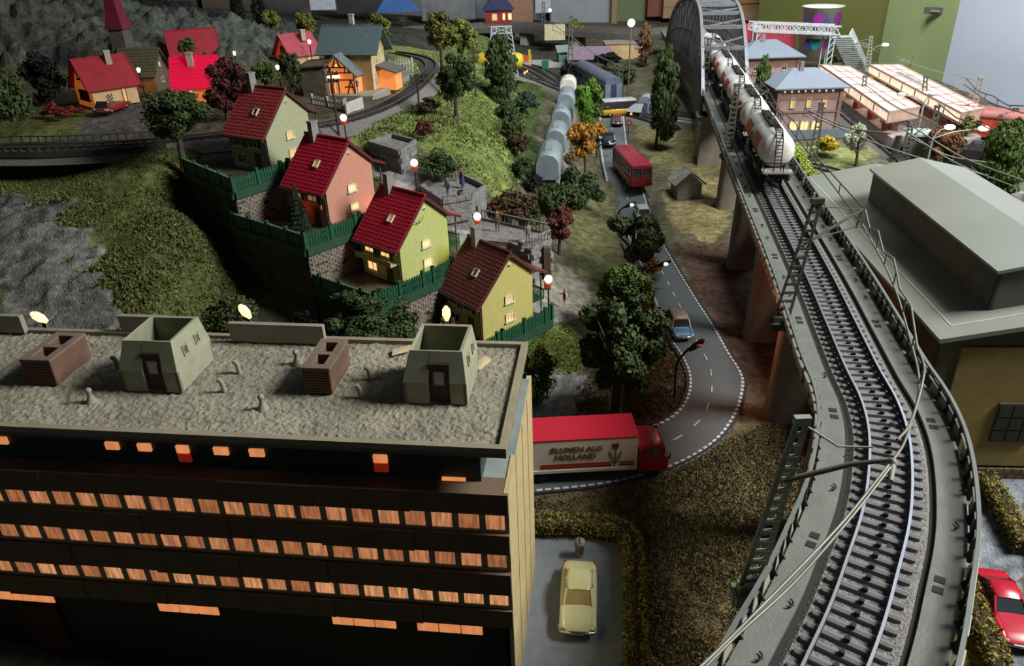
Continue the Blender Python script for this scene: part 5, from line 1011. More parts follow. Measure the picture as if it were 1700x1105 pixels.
# ------------------------------------------------------------------ railway wagons
WT = mat('tank_white', (.66, .65, .62), .32, var=.08, scale=4, spec=.5); WO_ = mat('tank_orange', (.52, .10, .03), .45, var=.1); BLK = mat('underframe_black', (.015, .015, .015), .5)
def tank_wagon(label):
    t = thing('tank_wagon', label, 'railway wagon', group=None); r, zc, hl = .150, .315, .51
    mb = MB(); n = 28; pr = [(.0, -hl - .035), (r * .45, -hl - .03), (r * .8, -hl - .012), (r * .96, -hl + .015), (r, -hl + .05)] + [(r, -.02), (r * 1.008, -.018), (r * 1.008, .018), (r, .02)] + [(r, hl - .05), (r * .96, hl - .015), (r * .8, hl + .012), (r * .45, hl + .03), (0, hl + .035)]
    mb.lathe(pr, n, (0, 0, zc), 0, 'x'); mb.build('tank', WT, t)
    for s in (-1, 1):
        for x0, x1 in ((-.40, -.10), (.10, .40)):
            mb = MB(); secs = []
            for x in (x0, x1): secs.append([(x, s * (r + .0015) * cos(a), zc + (r + .0015) * sin(a)) for a in np.linspace(-.85, .62, 9)])
            mb.loft(secs, 0, False, True, False); mb.loft([q[::-1] for q in secs], 0, False, True, False); mb.build('orange_panel', WO_, t)
        mb = MB()
        for k in range(16):
            a, b = 2 * pi * k / 16, 2 * pi * (k + 1) / 16; f = lambda a: (.055 * cos(a), s * (r + .003) * cos(-.05 + .4 * sin(a)), zc + (r + .003) * sin(-.05 + .4 * sin(a))); mb.tube([f(a), f(b)], .004, 4, caps=False)
        mb.build('oval_emblem', mat('emblem_grey', (.12, .12, .14), .5), t)
    mb = MB(); mb.box((0, 0, .135), (1.16, .12, .05)); mb.box((0, .11, .12), (1.1, .02, .03)); mb.box((0, -.11, .12), (1.1, .02, .03)); mb.build('underframe', BLK, t)
    for x in (-.34, .34): mb = MB(); mb.box((x, 0, .20), (.06, .22, .12), topy=1.2); mb.build('saddle', BLK, t)
    for x in (-.42, -.26, .26, .42):
        mb = MB(); mb.lathe([(0, -.083), (.052, -.083), (.052, -.07), (.012, -.066), (.012, .066), (.052, .07), (.052, .083), (0, .083)], 14, (x, 0, .055 + .0), 0, 'y'); mb.build('wheelset', BLK, t)
    for s in (-1, 1): mb = MB(); mb.box((-.34, s * .105, .075), (.26, .02, .05)); mb.box((.34, s * .105, .075), (.26, .02, .05)); mb.build('bogie_frame', BLK, t, kind='stuff')
    # top catwalk with rails
    mb = MB(); mb.box((.05, 0, zc + r + .014), (.62, .075, .008)); mb.lathe([(.03, 0), (.03, .03), (0, .032)], 12, (.0, 0, zc + r)); mb.build('catwalk', BLK, t)
    mb = MB()
    for s in (-1, 1): mb.tube([(-.14, s * .06, zc + r + .01), (-.14, s * .06, zc + r + .07), (.14, s * .06, zc + r + .07), (.14, s * .06, zc + r + .01)], .004, 4); mb.tube([(0, s * .06, zc + r + .01), (0, s * .06, zc + r + .07)], .004, 4)
    mb.tube([(-.14, -.06, zc + r + .07), (-.14, .06, zc + r + .07)], .004, 4)
    mb.build('top_rail', BLK, t)
    # brake end platform, ladder (end at -x)
    mb = MB(); mb.box((-.60, 0, .165), (.13, .25, .014)); mb.build('end_platform', mat('platform_tread', (.30, .29, .27), .6), t)
    mb = MB(); xr = -.655
    mb.tube([(-.55, -.12, .17), (-.55, -.12, .25), (xr, -.12, .25), (xr, .12, .25), (-.55, .12, .25), (-.55, .12, .17)], .005, 5); mb.tube([(-.55, -.12, .21), (xr, -.12, .21), (xr, .12, .21), (-.55, .12, .21)], .004, 5)
    for y in (-.12, -.04, .04, .12): mb.tube([(xr, y, .17), (xr, y, .25)], .004, 4)
    mb.build('end_railing', BLK, t); mb = MB(); la, lb = Vector((-.60, 0, .17)), Vector((-.44, 0, zc + r + .02))
    pts = [Vector((-.60, 0, .17)), Vector((-.575, 0, .34)), Vector((-.545, 0, .43)), Vector((-.46, 0, zc + r + .02)), Vector((-.25, 0, zc + r + .022))]
    for s in (-1, 1): mb.tube([p_ + Vector((0, s * .028, 0)) for p_ in pts], .005, 5)
    q = crom(pts, .03)
    for p_ in q[::1]: mb.beam(p_ + Vector((0, -.028, 0)), p_ + Vector((0, .028, 0)), .006)
    mb.build('ladder', BLK, t)
    for x in (-.60, .58):
        for s in (-1, 1): mb = MB(); mb.lathe([(.0, 0), (.022, 0), (.022, .008), (.008, .01), (.008, .05)] if x < 0 else [(.008, -.05), (.008, -.01), (.022, -.008), (.022, 0), (0, 0)], 10, (x + (-.05 if x < 0 else .05), s * .085, .115), 0, 'x'); mb.build('buffer', BLK, t)
    mb = MB(); mb.box((-.67, 0, .06), (.08, .03, .03)); mb.build('coupling', BLK, t)
    return t
tw = tank_wagon('white tank wagon with orange panels and black ladder, nearest of the train'); acc = at_y(6.25)
labs = ['', 'second white tank wagon, directly behind the nearest one', 'third white tank wagon, just outside the arched bridge', 'fourth white tank wagon, at the mouth of the arched bridge', 'white tank wagon inside the near half of the arched bridge', 'white tank wagon farthest back inside the arched bridge']
for k in range(6):
    i = acc + 13 + int(k * 27.2); p, d, n = VF[i]; o = tw if k == 0 else clone(tw, labs[k], (0, 0, 0), 0); o.location = p + Vector((0, 0, .055)); o.rotation_euler = (0, 0, atan2(d.y, d.x))
# ------------------------------------------------------------------ vegetation
def leafmat(name, c, var=.5):
    if name in MT: return MT[name]
    m = mat(name, c, .75, var=var, scale=16, spec=.2, det=6); return m
def crown_mesh(name, kind, n, leaf, seed):
    """unit crown: radius ~1 in x,y and 0..1 in z (scaled by the tree)"""
    r = np.random.default_rng(seed); P_ = []; Nn = []
    if kind in ('round', 'bush', 'open', 'fluffy', 'layer'):
        K = {'layer': 46, 'round': 26, 'bush': 22, 'open': 15, 'fluffy': 44}[kind]; cs = []; tries = 0
        while len(cs) < K and tries < 4000:
            tries += 1; p = r.uniform(-1, 1, 3); q = p.copy()
            if np.linalg.norm(p) > 1: continue
            if kind == 'bush' and p[2] < -.3: continue
            if kind == 'open' and np.linalg.norm(p) < .45: continue
            if kind != 'open' and np.linalg.norm(p) < .35: continue
            cs.append(p * (.78 if kind != 'open' else .82))
        rad = {'layer': .21, 'round': .30, 'bush': .36, 'open': .27, 'fluffy': .23}[kind]
        for c in cs:
            k = n // K; d = r.normal(size=(k, 3)); d /= np.linalg.norm(d, axis=1)[:, None]; rr = rad * r.uniform(.75, 1.25) * (r.uniform(.6, 1.08, (k, 1))); P_.append(c + d * rr * [1, 1, .8]); Nn.append(d)
    elif kind == 'column':
        K = 40
        for i in range(K):
            z = -1 + 2 * (i + .5) / K; w = .85 * (1 - abs(z * .9 + .1) ** 2.2) ** .5 + .08; a = r.uniform(0, 2 * pi); c = np.array([cos(a) * w * .6, sin(a) * w * .6, z * .92]); k = n // K; d = r.normal(size=(k, 3)); d /= np.linalg.norm(d, axis=1)[:, None]
            P_.append(c + d * [w * .5 + .08, w * .5 + .08, .14] * r.uniform(.6, 1.1, (k, 1))); Nn.append(d)
    elif kind == 'cone':
        z = 1 - 2 * r.random(n) ** .6; z = -1 + 2 * (1 - np.sqrt(r.random(n))); a = r.uniform(0, 2 * pi, n); tier = .82 + .18 * np.cos(z * 34); w = (1 - (z + 1) / 2) ** .9 * tier * r.uniform(.55, 1.05, n)
        P_.append(np.stack([np.cos(a) * w, np.sin(a) * w, z - .06 * w], 1)); Nn.append(np.stack([np.cos(a), np.sin(a), -.2 + 0 * a], 1))
    Pt = np.concatenate(P_); N = np.concatenate(Nn); k = len(Pt); N = N + r.normal(size=(k, 3)) * .55; N /= np.linalg.norm(N, axis=1)[:, None]
    T = np.cross(N, r.normal(size=(k, 3))); T /= np.linalg.norm(T, axis=1)[:, None]; B = np.cross(N, T); s = leaf * r.uniform(.6, 1.3, (k, 1))
    if kind == 'cone': T = np.stack([N[:, 0], N[:, 1], N[:, 2] * 0 - .25], 1); B = np.cross(T, r.normal(size=(k, 3))); B /= np.linalg.norm(B, axis=1)[:, None]; T = T * 1.6; B = B * .35
    V = np.stack([Pt - T * s, Pt + B * s * .6, Pt + T * s, Pt - B * s * .6], 1).reshape(-1, 3)
    me = bpy.data.meshes.new(name); me.vertices.add(4 * k); me.vertices.foreach_set('co', V.ravel().astype(np.float32)); me.loops.add(4 * k); me.loops.foreach_set('vertex_index', np.arange(4 * k)); me.polygons.add(k); me.polygons.foreach_set('loop_start', np.arange(0, 4 * k, 4)); me.update(calc_edges=True); me.materials.append(leafmat('leaf_base', (.05, .07, .02))); return me
CM = {}
def crown(kind, n, leaf, seed):
    key = (kind, n, leaf, seed)
    if key not in CM: CM[key] = crown_mesh('foliage', kind, n, leaf, seed)
    return CM[key]
LV = {'dark': (.055, .08, .028), 'green': (.075, .12, .03), 'bright': (.11, .22, .03), 'olive': (.13, .14, .03), 'ygreen': (.16, .18, .04), 'wine': (.085, .026, .026), 'redbr': (.12, .045, .03), 'auburn': (.07, .045, .025), 'orange': (.38, .19, .03), 'tan': (.24, .16, .07), 'pale': (.42, .45, .33), 'black': (.012, .016, .012), 'fir': (.035, .06, .04), 'red': (.18, .03, .02), 'yellow': (.42, .30, .03), 'rust': (.15, .08, .04), 'lime': (.28, .36, .06), 'pinkish': (.20, .10, .08)}
BARK = mat('bark', (.06, .045, .035), .9, var=.3, scale=20)
def tree(label, base, top, cx, half, kind, col, z=None, n=3500, leaf=.07, seed=1, bot=None, name='tree', cat='tree', group=None, depth=1.0, trunk=.018, dz=0.0):
    """base, top, bot: picture rows of foot, crown top and crown bottom; half: crown half width in pixels"""
    p = G(cx if isinstance(base, int) else base[0], base if isinstance(base, int) else base[1]) if z is None else P(cx if isinstance(base, int) else base[0], base if isinstance(base, int) else base[1], z)
    p = p + Vector((0, 0, dz)); zt = zup(p, top); zb = p.z if bot is None else max(zup(p, bot), p.z - .02); dist = (p - CAMP).dot(FW); r = half / FPX * dist; d = ray(cx, (top + (bot or base if isinstance(base, int) else (bot or base[1]))) / 2)
    off_ = (cx - px_of((p.x, p.y, (zt + zb) / 2))[0]) / FPX * dist
    t = thing(name, label, cat, p, (seed * 1.3) % 6.28 * 0, group=group)
    hgt2 = (zt - zb) / 2; zc = (zt + zb) / 2 - p.z
    cr = inst('foliage', crown(kind, n, leaf, seed), t, (off_, 0, zc), (0, 0, 0), (r, r * depth, hgt2), kind='stuff'); cr.material_slots[0].link = 'OBJECT'; cr.material_slots[0].material = leafmat('leaf_' + col, LV[col])
    if trunk and bot is not None:
        rnd = random.Random(seed); mb = MB(); h0 = zc; mb.tube([(0, 0, -.03), (0, 0, .0), (off_ * .2, 0, h0 * .4), (off_ * .6, 0, h0 * .8), (off_, 0, zc + hgt2 * .5)], [trunk * 1.8, trunk * 1.3, trunk, trunk * .8, trunk * .25], 7)
        for _ in range(7):
            a = rnd.uniform(0, 6.28); s0 = Vector((off_ * .6, 0, zc - hgt2 * rnd.uniform(.2, .8))); mb.tube([s0, s0 + Vector((cos(a) * r * .4, sin(a) * r * .4, hgt2 * .4)), s0 + Vector((cos(a) * r * .7, sin(a) * r * .7, hgt2 * .9))], [trunk * .5, trunk * .35, trunk * .12], 5)
        mb.build('trunk', BARK, t)
    return t
bsh = dict(name='bush', cat='bush', trunk=0)
tree('large dark leafy tree with thick trunk, nearest beside the road bend', (1022, 690), 478, 1032, 84, 'layer', 'dark', n=17000, leaf=.050, seed=3, bot=668, trunk=.04)
tree('broad green tree crown directly above the largest tree', (1045, 560), 436, 1040, 54, 'layer', 'green', n=11000, leaf=.055, seed=4, bot=525, trunk=.03)
tree('open branched dark green tree at the left edge of the road', (1046, 470), 334, 1052, 58, 'open', 'dark', n=9000, leaf=.06, seed=5, bot=452, trunk=.03)
tree('small orange leaved sprig beside the road', 462, 425, 1078, 24, 'bush', 'orange', n=900, leaf=.12, seed=6, **bsh)
tree('dark green leafy tree left on the grassy slope by the rail trestle', (306, 278), 140, 293, 54, 'round', 'dark', z=1.40, n=7000, leaf=.06, seed=7, bot=240, trunk=.028)
tree('dark wine red dense tree behind the highest hillside house', (378, 200), 86, 374, 45, 'fluffy', 'wine', z=1.5, n=5000, leaf=.07, seed=8, bot=192, trunk=.02)
tree('almost black round tree at the far left of the village', (70, 178), 76, 66, 40, 'round', 'black', z=1.55, n=3500, leaf=.08, seed=9, bot=172)
tree('dark bush at the left frame edge below the rock face', 235, 110, 8, 40, 'bush', 'dark', z=1.55, n=3000, leaf=.08, seed=10, **bsh)
tree('pale cream flowering shrub behind the orange cottage', 100, 70, 126, 24, 'fluffy', 'pale', z=1.7, n=1800, leaf=.09, seed=11, **bsh)
tree('pale brown flowering shrub beside the red spire', 92, 60, 237, 26, 'fluffy', 'pinkish', z=1.75, n=1800, leaf=.09, seed=12, **bsh)
for i, (x, y, h, w) in enumerate(((88, 196, 170, 13), (103, 199, 176, 13), (118, 193, 176, 12), (134, 191, 177, 9), (75, 194, 184, 10))):
    tree('low dark red shrub before the orange cottage, ' + ('second', 'middle', 'fourth', 'last', 'first')[i] + ' from the left', y, h, x, w, 'bush', 'red', z=1.56, n=420, leaf=.2, seed=13 + i % 2, group='red shrubs before the orange lit cottage', **bsh)
tree('small round tree before the back red roof', (309, 140), 60, 309, 16, 'round', 'green', z=1.62, n=1500, leaf=.12, seed=15, bot=92)
tree('round dark green tree right of the wine red tree', (443, 165), 100, 441, 24, 'round', 'green', z=1.55, n=2200, leaf=.1, seed=16, bot=142)
tree('slim dark tree before the small cottage near the station', (486, 160), 80, 484, 20, 'round', 'dark', z=1.55, n=2200, leaf=.1, seed=17, bot=150)
for i, (x, y, h, w, b) in enumerate(((451, 75, 12, 17, 62), (507, 82, 14, 18, 70), (628, 92, 18, 24, 70))): tree(('yellow-green tree above the small cottage roof', 'yellow-green tree just left of the slate station roof', 'yellow-green tree just right of the slate station roof')[i], (x, y), h, x, w, 'fluffy', 'olive', z=1.6, n=2000, leaf=.12, seed=18 + i, bot=b)
tree('tall yellow-green tree, left of the pair on the hill crest', (736, 150), 10, 730, 27, 'fluffy', 'olive', z=1.42, n=3200, leaf=.09, seed=22, bot=88, trunk=.022)
tree('tall yellow-green tree, right of the pair on the hill crest', (768, 150), 26, 768, 28, 'fluffy', 'ygreen', z=1.40, n=3200, leaf=.09, seed=23, bot=92, trunk=.022)
tree('round dark tree on the light green slope', (758, 197), 80, 755, 33, 'round', 'dark', n=6000, leaf=.07, seed=24, bot=172, trunk=.022)
tree('tall columnar ivy-dark tree between slope and valley track', (840, 175), 58, 832, 27, 'column', 'dark', n=5000, leaf=.09, seed=25, bot=185)
for i, (x, y, h, w, c, k) in enumerate(((850, 235, 180, 20, 'dark', 'bush'), (862, 262, 215, 20, 'auburn', 'bush'), (842, 205, 165, 20, 'dark', 'bush'), (868, 300, 258, 18, 'dark', 'bush'), (885, 320, 288, 20, 'black', 'bush'), (852, 374, 312, 36, 'auburn', 'bush'), (828, 362, 330, 22, 'rust', 'bush'), (882, 386, 335, 22, 'dark', 'bush'), (872, 190, 150, 22, 'fir', 'bush'))):
    tree(('dark bush halfway down the grassy slope', 'brownish bush lower on the slope beside the hoppers', 'dark bush under the columnar tree', 'dark bush left of the nearest hopper wagon', 'black-green bush at the foot of the nearest hopper', 'large russet bush behind the lower stone platform', 'rust tinted bush left of the russet one', 'dark green bush right of the russet one', 'spiky dark bush beside the valley track')[i], y, h, x, w, k, c, n=2400, leaf=.1, seed=30 + i % 4, **bsh)
tree('dark green bush in front of the hopper wagons', 368, 272, 950, 30, 'bush', 'dark', n=4000, leaf=.08, seed=36, **bsh); tree('tall dark green bush right behind the parapet trees', 362, 300, 920, 30, 'bush', 'dark', n=4000, leaf=.08, seed=37, **bsh)
tree('dark bush beside the road above the russet tree', 352, 288, 978, 24, 'bush', 'dark', n=3000, leaf=.09, seed=38, **bsh)
tree('small red-brown tree standing by the grassy ditch', (928, 422), 342, 932, 30, 'open', 'redbr', n=3200, leaf=.1, seed=39, bot=402, trunk=.016)
tree('bright green tree beside the far valley track', (978, 232), 122, 978, 26, 'fluffy', 'bright', n=5000, leaf=.09, seed=40, bot=218)
tree('orange autumn tree beside the hopper wagons', (972, 300), 195, 968, 27, 'fluffy', 'orange', n=4500, leaf=.09, seed=41, bot=268)
tree('round tan bush left of the orange autumn tree', 275, 245, 950, 14, 'bush', 'tan', n=1500, leaf=.12, seed=42, **bsh)
tree('orange tipped shrub at the road edge', 235, 198, 995, 12, 'bush', 'orange', n=900, leaf=.15, seed=43, **bsh)
tree('tall dark poplar between road and viaduct', (1088, 247), 78, 1104, 22, 'column', 'dark', n=6000, leaf=.09, seed=44, bot=232, trunk=.02)
tree('orange-brown tree behind the road near the arched bridge', (1072, 112), 38, 1072, 12, 'column', 'rust', n=1800, leaf=.14, seed=45, bot=104)
tree('yellow-green tree before the beige flat roofed building', (956, 82), 32, 953, 15, 'column', 'olive', n=1800, leaf=.14, seed=46, bot=72)
tree('dark bush beside the purple roofed house', 118, 82, 1008, 24, 'bush', 'black', n=2000, leaf=.12, seed=47, **bsh); tree('dark bush behind the grey passenger coach', 138, 108, 1030, 26, 'bush', 'dark', n=2000, leaf=.12, seed=48, **bsh); tree('black clump beside the far siding', 140, 104, 945, 18, 'bush', 'black', n=1500, leaf=.14, seed=49, **bsh)
tree('small dark fir in front of the salmon house', 381, 303, 493, 20, 'cone', 'fir', z=1.06, n=7000, leaf=.075, seed=50, name='fir_tree', trunk=0)
tree('wide dense dark bush between office roof and yellow house', 590, 464, 614, 84, 'fluffy', 'dark', z=.30, n=14000, leaf=.042, seed=51, depth=.8, **bsh)
tree('dark bush behind the long screen slab of the office roof', 575, 483, 386, 52, 'fluffy', 'dark', z=.45, n=8000, leaf=.055, seed=52, **bsh)
tree('small dark bush between the two bushes behind the office', 580, 515, 500, 30, 'fluffy', 'black', z=.3, n=3000, leaf=.08, seed=53, **bsh)
tree('mossy olive bush against the office end wall', 660, 568, 893, 36, 'fluffy', 'olive', n=6000, leaf=.06, seed=54, **bsh); tree('dark olive shrub beneath the mossy bush', 690, 618, 882, 26, 'bush', 'dark', n=3000, leaf=.08, seed=55, **bsh)
tree('dark green bush behind the upper globe lamps', 305, 250, 727, 33, 'bush', 'dark', n=3500, leaf=.08, seed=56, **bsh); tree('red leaved bush on the crest above the planter box', 238, 196, 706, 17, 'bush', 'redbr', n=2000, leaf=.1, seed=57, **bsh)
tree('brown scrub on the slope beside the round dark tree', 190, 160, 712, 22, 'bush', 'auburn', n=1200, leaf=.12, seed=58, **bsh)
# right of the viaduct
tree('slim dark conifer between the two pink stone buildings', (1268, 215), 92, 1266, 12, 'column', 'green', n=2600, leaf=.12, seed=60, bot=190)
for i in range(5): tree('bright lime bush in the row beside the viaduct, ' + ('farthest of five', 'second farthest', 'middle one of five', 'second nearest', 'nearest of five')[i], 268 + i * 14, 238 + i * 14, 1318 + i * 9, 14, 'bush', 'lime', n=1200, leaf=.16, seed=61 + i % 2, **bsh)
tree('yellow-orange shrub on the lawn before the pink station building', 258, 225, 1371, 19, 'bush', 'yellow', n=1500, leaf=.16, seed=63, **bsh)
tree('pale green blossom tree on the lawn by the tracks', (1421, 276), 198, 1424, 23, 'open', 'pale', n=2600, leaf=.13, seed=64, bot=262)
tree('golden bush under the front lit platform roof', 178, 150, 1426, 13, 'bush', 'yellow', n=1200, leaf=.16, seed=65, dz=.05, **bsh); tree('golden bush under the far end of the rear lit platform', 145, 122, 1458, 13, 'bush', 'yellow', n=900, leaf=.16, seed=66, **bsh)
tree('rust brown tree left of the twin headed lamp', (1566, 280), 205, 1568, 32, 'fluffy', 'rust', n=3500, leaf=.1, seed=67, bot=270); tree('yellow-green tree at the near end of the rear platform', (1602, 250), 186, 1603, 18, 'fluffy', 'ygreen', n=2000, leaf=.13, seed=68, bot=230)
tree('large green tree at the right frame edge behind the warehouse', (1665, 330), 198, 1668, 36, 'column', 'green', n=5000, leaf=.08, seed=69, bot=322)
tree('green bush beyond the white stairs', 112, 90, 1378, 16, 'bush', 'green', n=1200, leaf=.16, seed=70, **bsh)
tree('green bush just behind the arched bridge', 45, 12, 1186, 18, 'bush', 'olive', z=1.0, n=1200, leaf=.16, seed=71, **bsh)
for i, (x, h) in enumerate(((396, -10), (432, -6))): tree(('tall dark cypress at the back left of the village', 'second dark cypress right of the tall one')[i], (x, 62), h, x, 13, 'column', 'black', z=1.65, n=1800, leaf=.14, seed=72 + i, bot=60)
# hedges
HG = mat('hedge_moss', (.27, .22, .06), .9, var=.6, scale=22)
def hedge(pts, w, h, label, zb=0.0, c=HG, dens=5200):
    Q = [G(*p) if zb is None else P(p[0], p[1], zb) for p in pts]; q = crom(Q, .04); t = thing('hedge', label, 'hedge'); fr = frames(q); mb = MB(); sweep(mb, fr, [(-w * .4, -.02), (-w * .4, h * .8), (0, h * .9), (w * .4, h * .8), (w * .4, -.02)]); mb.build('hedge_core', mat('hedge_core', (.04, .035, .015), .95), t)
    r = np.random.default_rng(5); L = len(fr) * .04; n = int(dens * L); k = r.integers(0, len(fr) - 1, n); A = np.array([list(fr[i][0]) for i in range(len(fr))]); D = np.array([list(fr[i][1]) for i in range(len(fr))]); Nn = np.array([list(fr[i][2]) for i in range(len(fr))])
    a = r.uniform(0, pi, n); s = r.uniform(.8, 1.12, n) * (1 + .18 * vnoise(A[k, 0] * 1 + r.random(n) * .1, A[k, 1] + r.random(n) * .1, .05, 6)); C = A[k] + D[k] * r.uniform(0, .04, (n, 1)) + Nn[k] * (np.sign(np.cos(a)) * np.abs(np.cos(a)) ** .5 * w * .5 * s)[:, None]; C[:, 2] += np.abs(np.sin(a)) ** .5 * h * s
    T = r.normal(size=(n, 3)) * .006; B = r.normal(size=(n, 3)) * .006; V = np.stack([C, C + T, C + T + B, C + B], 1).reshape(-1, 3); me = bpy.data.meshes.new('hedge_leaves'); me.vertices.add(4 * n); me.vertices.foreach_set('co', V.ravel().astype(np.float32)); me.loops.add(4 * n); me.loops.foreach_set('vertex_index', np.arange(4 * n)); me.polygons.add(n); me.polygons.foreach_set('loop_start', np.arange(0, 4 * n, 4)); me.update(calc_edges=True); me.materials.append(c); o = bpy.data.objects.new('hedge_leaves', me); COL.objects.link(o); o.parent = t; o['kind'] = 'stuff'
hedge([(862,886),(940,884),(1005,890),(1040,905),(1052,940),(1054,1000),(1056,1105),(1060,1280)], .13, .13, 'mossy brown hedge around the parking lot with the cream car', 0.0)
hedge([(1632,806),(1665,860),(1702,925)], .12, .12, 'yellow-green hedge in front of the warehouse wall', 0.0); hedge([(1588,960),(1610,1020),(1640,1085),(1660,1140)], .12, .12, 'yellow-green hedge between viaduct and red coupe', 0.0)
# turf flock
def turf(name, outline, n, h, cols, seed, wsc=.008, parent=None):
    r = np.random.default_rng(seed); pw = [G(*p) for p in outline]; xs = [p.x for p in pw]; ys = [p.y for p in pw]; X = r.uniform(min(xs), max(xs), n * 3); Y = r.uniform(min(ys), max(ys), n * 3); jx = .30 * vnoise(X, Y, .2, 3) + .3 * (r.random(len(X)) - .5); k = inpoly(X + jx, Y + jx, [(p.x, p.y) for p in pw]) & ~inpoly(X, Y, ROADP)
    for poly, lim in FLATS: k &= ~inpoly(X, Y, poly)
    X, Y = X[k][:n], Y[k][:n]; n = len(X); Z = TZ(X, Y); C = np.stack([X, Y, Z], 1); T = np.c_[r.normal(size=(n, 2)) * wsc, r.uniform(-.3, .3, n) * wsc]; U_ = np.c_[r.normal(size=(n, 2)) * h * .6, r.uniform(.5, 1.2, n) * h]
    V = np.stack([C - T - [0, 0, h * .2], C + T - [0, 0, h * .2], C + U_], 1).reshape(-1, 3); me = bpy.data.meshes.new(name); me.vertices.add(3 * n); me.vertices.foreach_set('co', V.ravel().astype(np.float32)); me.loops.add(3 * n); me.loops.foreach_set('vertex_index', np.arange(3 * n)); me.polygons.add(n); me.polygons.foreach_set('loop_start', np.arange(0, 3 * n, 3)); me.polygons.foreach_set('material_index', r.integers(0, len(cols), n)); me.update(calc_edges=True)
    for c in cols: me.materials.append(mat('turf_%.2f_%.2f' % (c[0], c[1]), c, .9, var=.3))
    o = bpy.data.objects.new(name, me); COL.objects.link(o); o['kind'] = 'stuff'; return o
def TZ(x, y): return hgt(x, y) + .003
ga = tag(turf('grass_flock', [(0,240),(380,235),(400,300),(385,440),(400,560),(185,560),(160,440),(130,360),(60,325),(0,330)], 60000, .022, [(.12, .14, .04), (.07, .085, .027), (.18, .185, .06)], 1), 'olive green turf on the dim slope below the rail trestle', 'grass')
gb = tag(turf('grass_flock', [(640,150),(760,60),(800,60),(860,150),(880,260),(840,350),(800,330),(760,290),(700,240),(560,262),(600,215),(700,165)], 50000, .025, [(.16, .215, .06), (.10, .14, .04), (.23, .27, .09)], 2, .010), 'bright green turf on the slope right of the hillside houses', 'grass')
gc = tag(turf('grass_flock', [(870,830),(1030,800),(1100,800),(1210,740),(1330,660),(1400,820),(1380,1105),(1050,1105),(1045,900),(1000,872),(870,872)], 80000, .016, [(.20, .16, .08), (.13, .10, .05), (.16, .17, .05), (.30, .22, .14)], 3, .006), 'brown and green flocked turf between hedge and viaduct', 'grass')
gd = tag(turf('grass_flock', [(985,560),(1080,500),(1140,620),(1125,680),(1080,705),(1035,715),(960,700)], 16000, .014, [(.14, .11, .05), (.09, .08, .03), (.17, .14, .07)], 4, .006), 'brown flocked verge inside the road bend', 'grass')
ge = tag(turf('grass_flock', [(872,545),(935,535),(962,580),(950,625),(872,612)], 9000, .016, [(.20, .26, .07), (.14, .18, .05)], 5, .006), 'light green turf patch below the lowest house fence', 'grass')
# ------------------------------------------------------------------ valley and yard vehicles
GW = mat('hopper_grey', (.20, .25, .27), .35, var=.12, scale=6, spec=.5)
def hopper(label, px, py, z, rz, L, col, group=None):
    t = thing('hopper_wagon', label, 'railway wagon', G(px, py) + Vector((0, 0, .07)), rz); r = .155
    f = lambda x, k, zt: [(x, r * k * c, zz_) for c, zz_ in ((-.85, .10), (-1, .16), (-1, .27), (-.9, .345 * zt), (-.55, .40 * zt), (0, .42 * zt), (.55, .40 * zt), (.9, .345 * zt), (1, .27), (1, .16), (.85, .10))]
    mb = MB(); mb.loft([f(-L / 2, .88, .97), f(-L / 2 + .02, 1, 1), f(L / 2 - .02, 1, 1), f(L / 2, .88, .97)]); mb.build('body', col, t)
    mb = MB(); mb.box((0, 0, .418), (L * .5, .09, .012)); mb.build('roof_hatch', col, t)
    mb = MB(); mb.box((0, 0, .08), (L * .98, .2, .05)); mb.build('underframe', BLK, t)
    for x in (-L * .32, L * .32): mb = MB(); mb.lathe([(0, -.09), (.05, -.09), (.05, -.07), (.01, -.07), (.01, .07), (.05, .07), (.05, .09), (0, .09)], 12, (x, 0, .03), 0, 'y'); mb.build('wheelset', BLK, t)
    mb = MB(); [mb.beam((L / 2 + .005, y, .1), (L / 2 + .005, y, .36), .006) for y in (-.02, .02)]; [mb.beam((L / 2 + .005, -.02, .12 + k * .03), (L / 2 + .005, .02, .12 + k * .03), .005) for k in range(8)]; mb.build('ladder', BLK, t); return t
HPX = [(912, 306), (924, 262), (933, 227), (940, 197), (943, 172)]; HL = ['nearest rounded grey hopper wagon, partly behind a bush', 'second rounded grey hopper wagon from the near end', 'third rounded grey hopper wagon from the near end', 'fourth rounded grey hopper wagon, next to the white wagon', 'white rounded hopper wagon at the far end of the grey ones']
HP = [G(*p) for p in HPX]
for i, p in enumerate(HP):
    a, b = HP[max(i - 1, 0)], HP[min(i + 1, 4)]; d = b - a; L = .80 * ((HP[min(i + 1, 4)] - HP[min(i, 3)]).length) if i < 4 else .62; hopper(HL[i], *HPX[i], None, atan2(d.y, d.x), min(L, .95) * .80, mat('hopper_white', (.55, .55, .48), .4, var=.08) if i == 4 else GW)
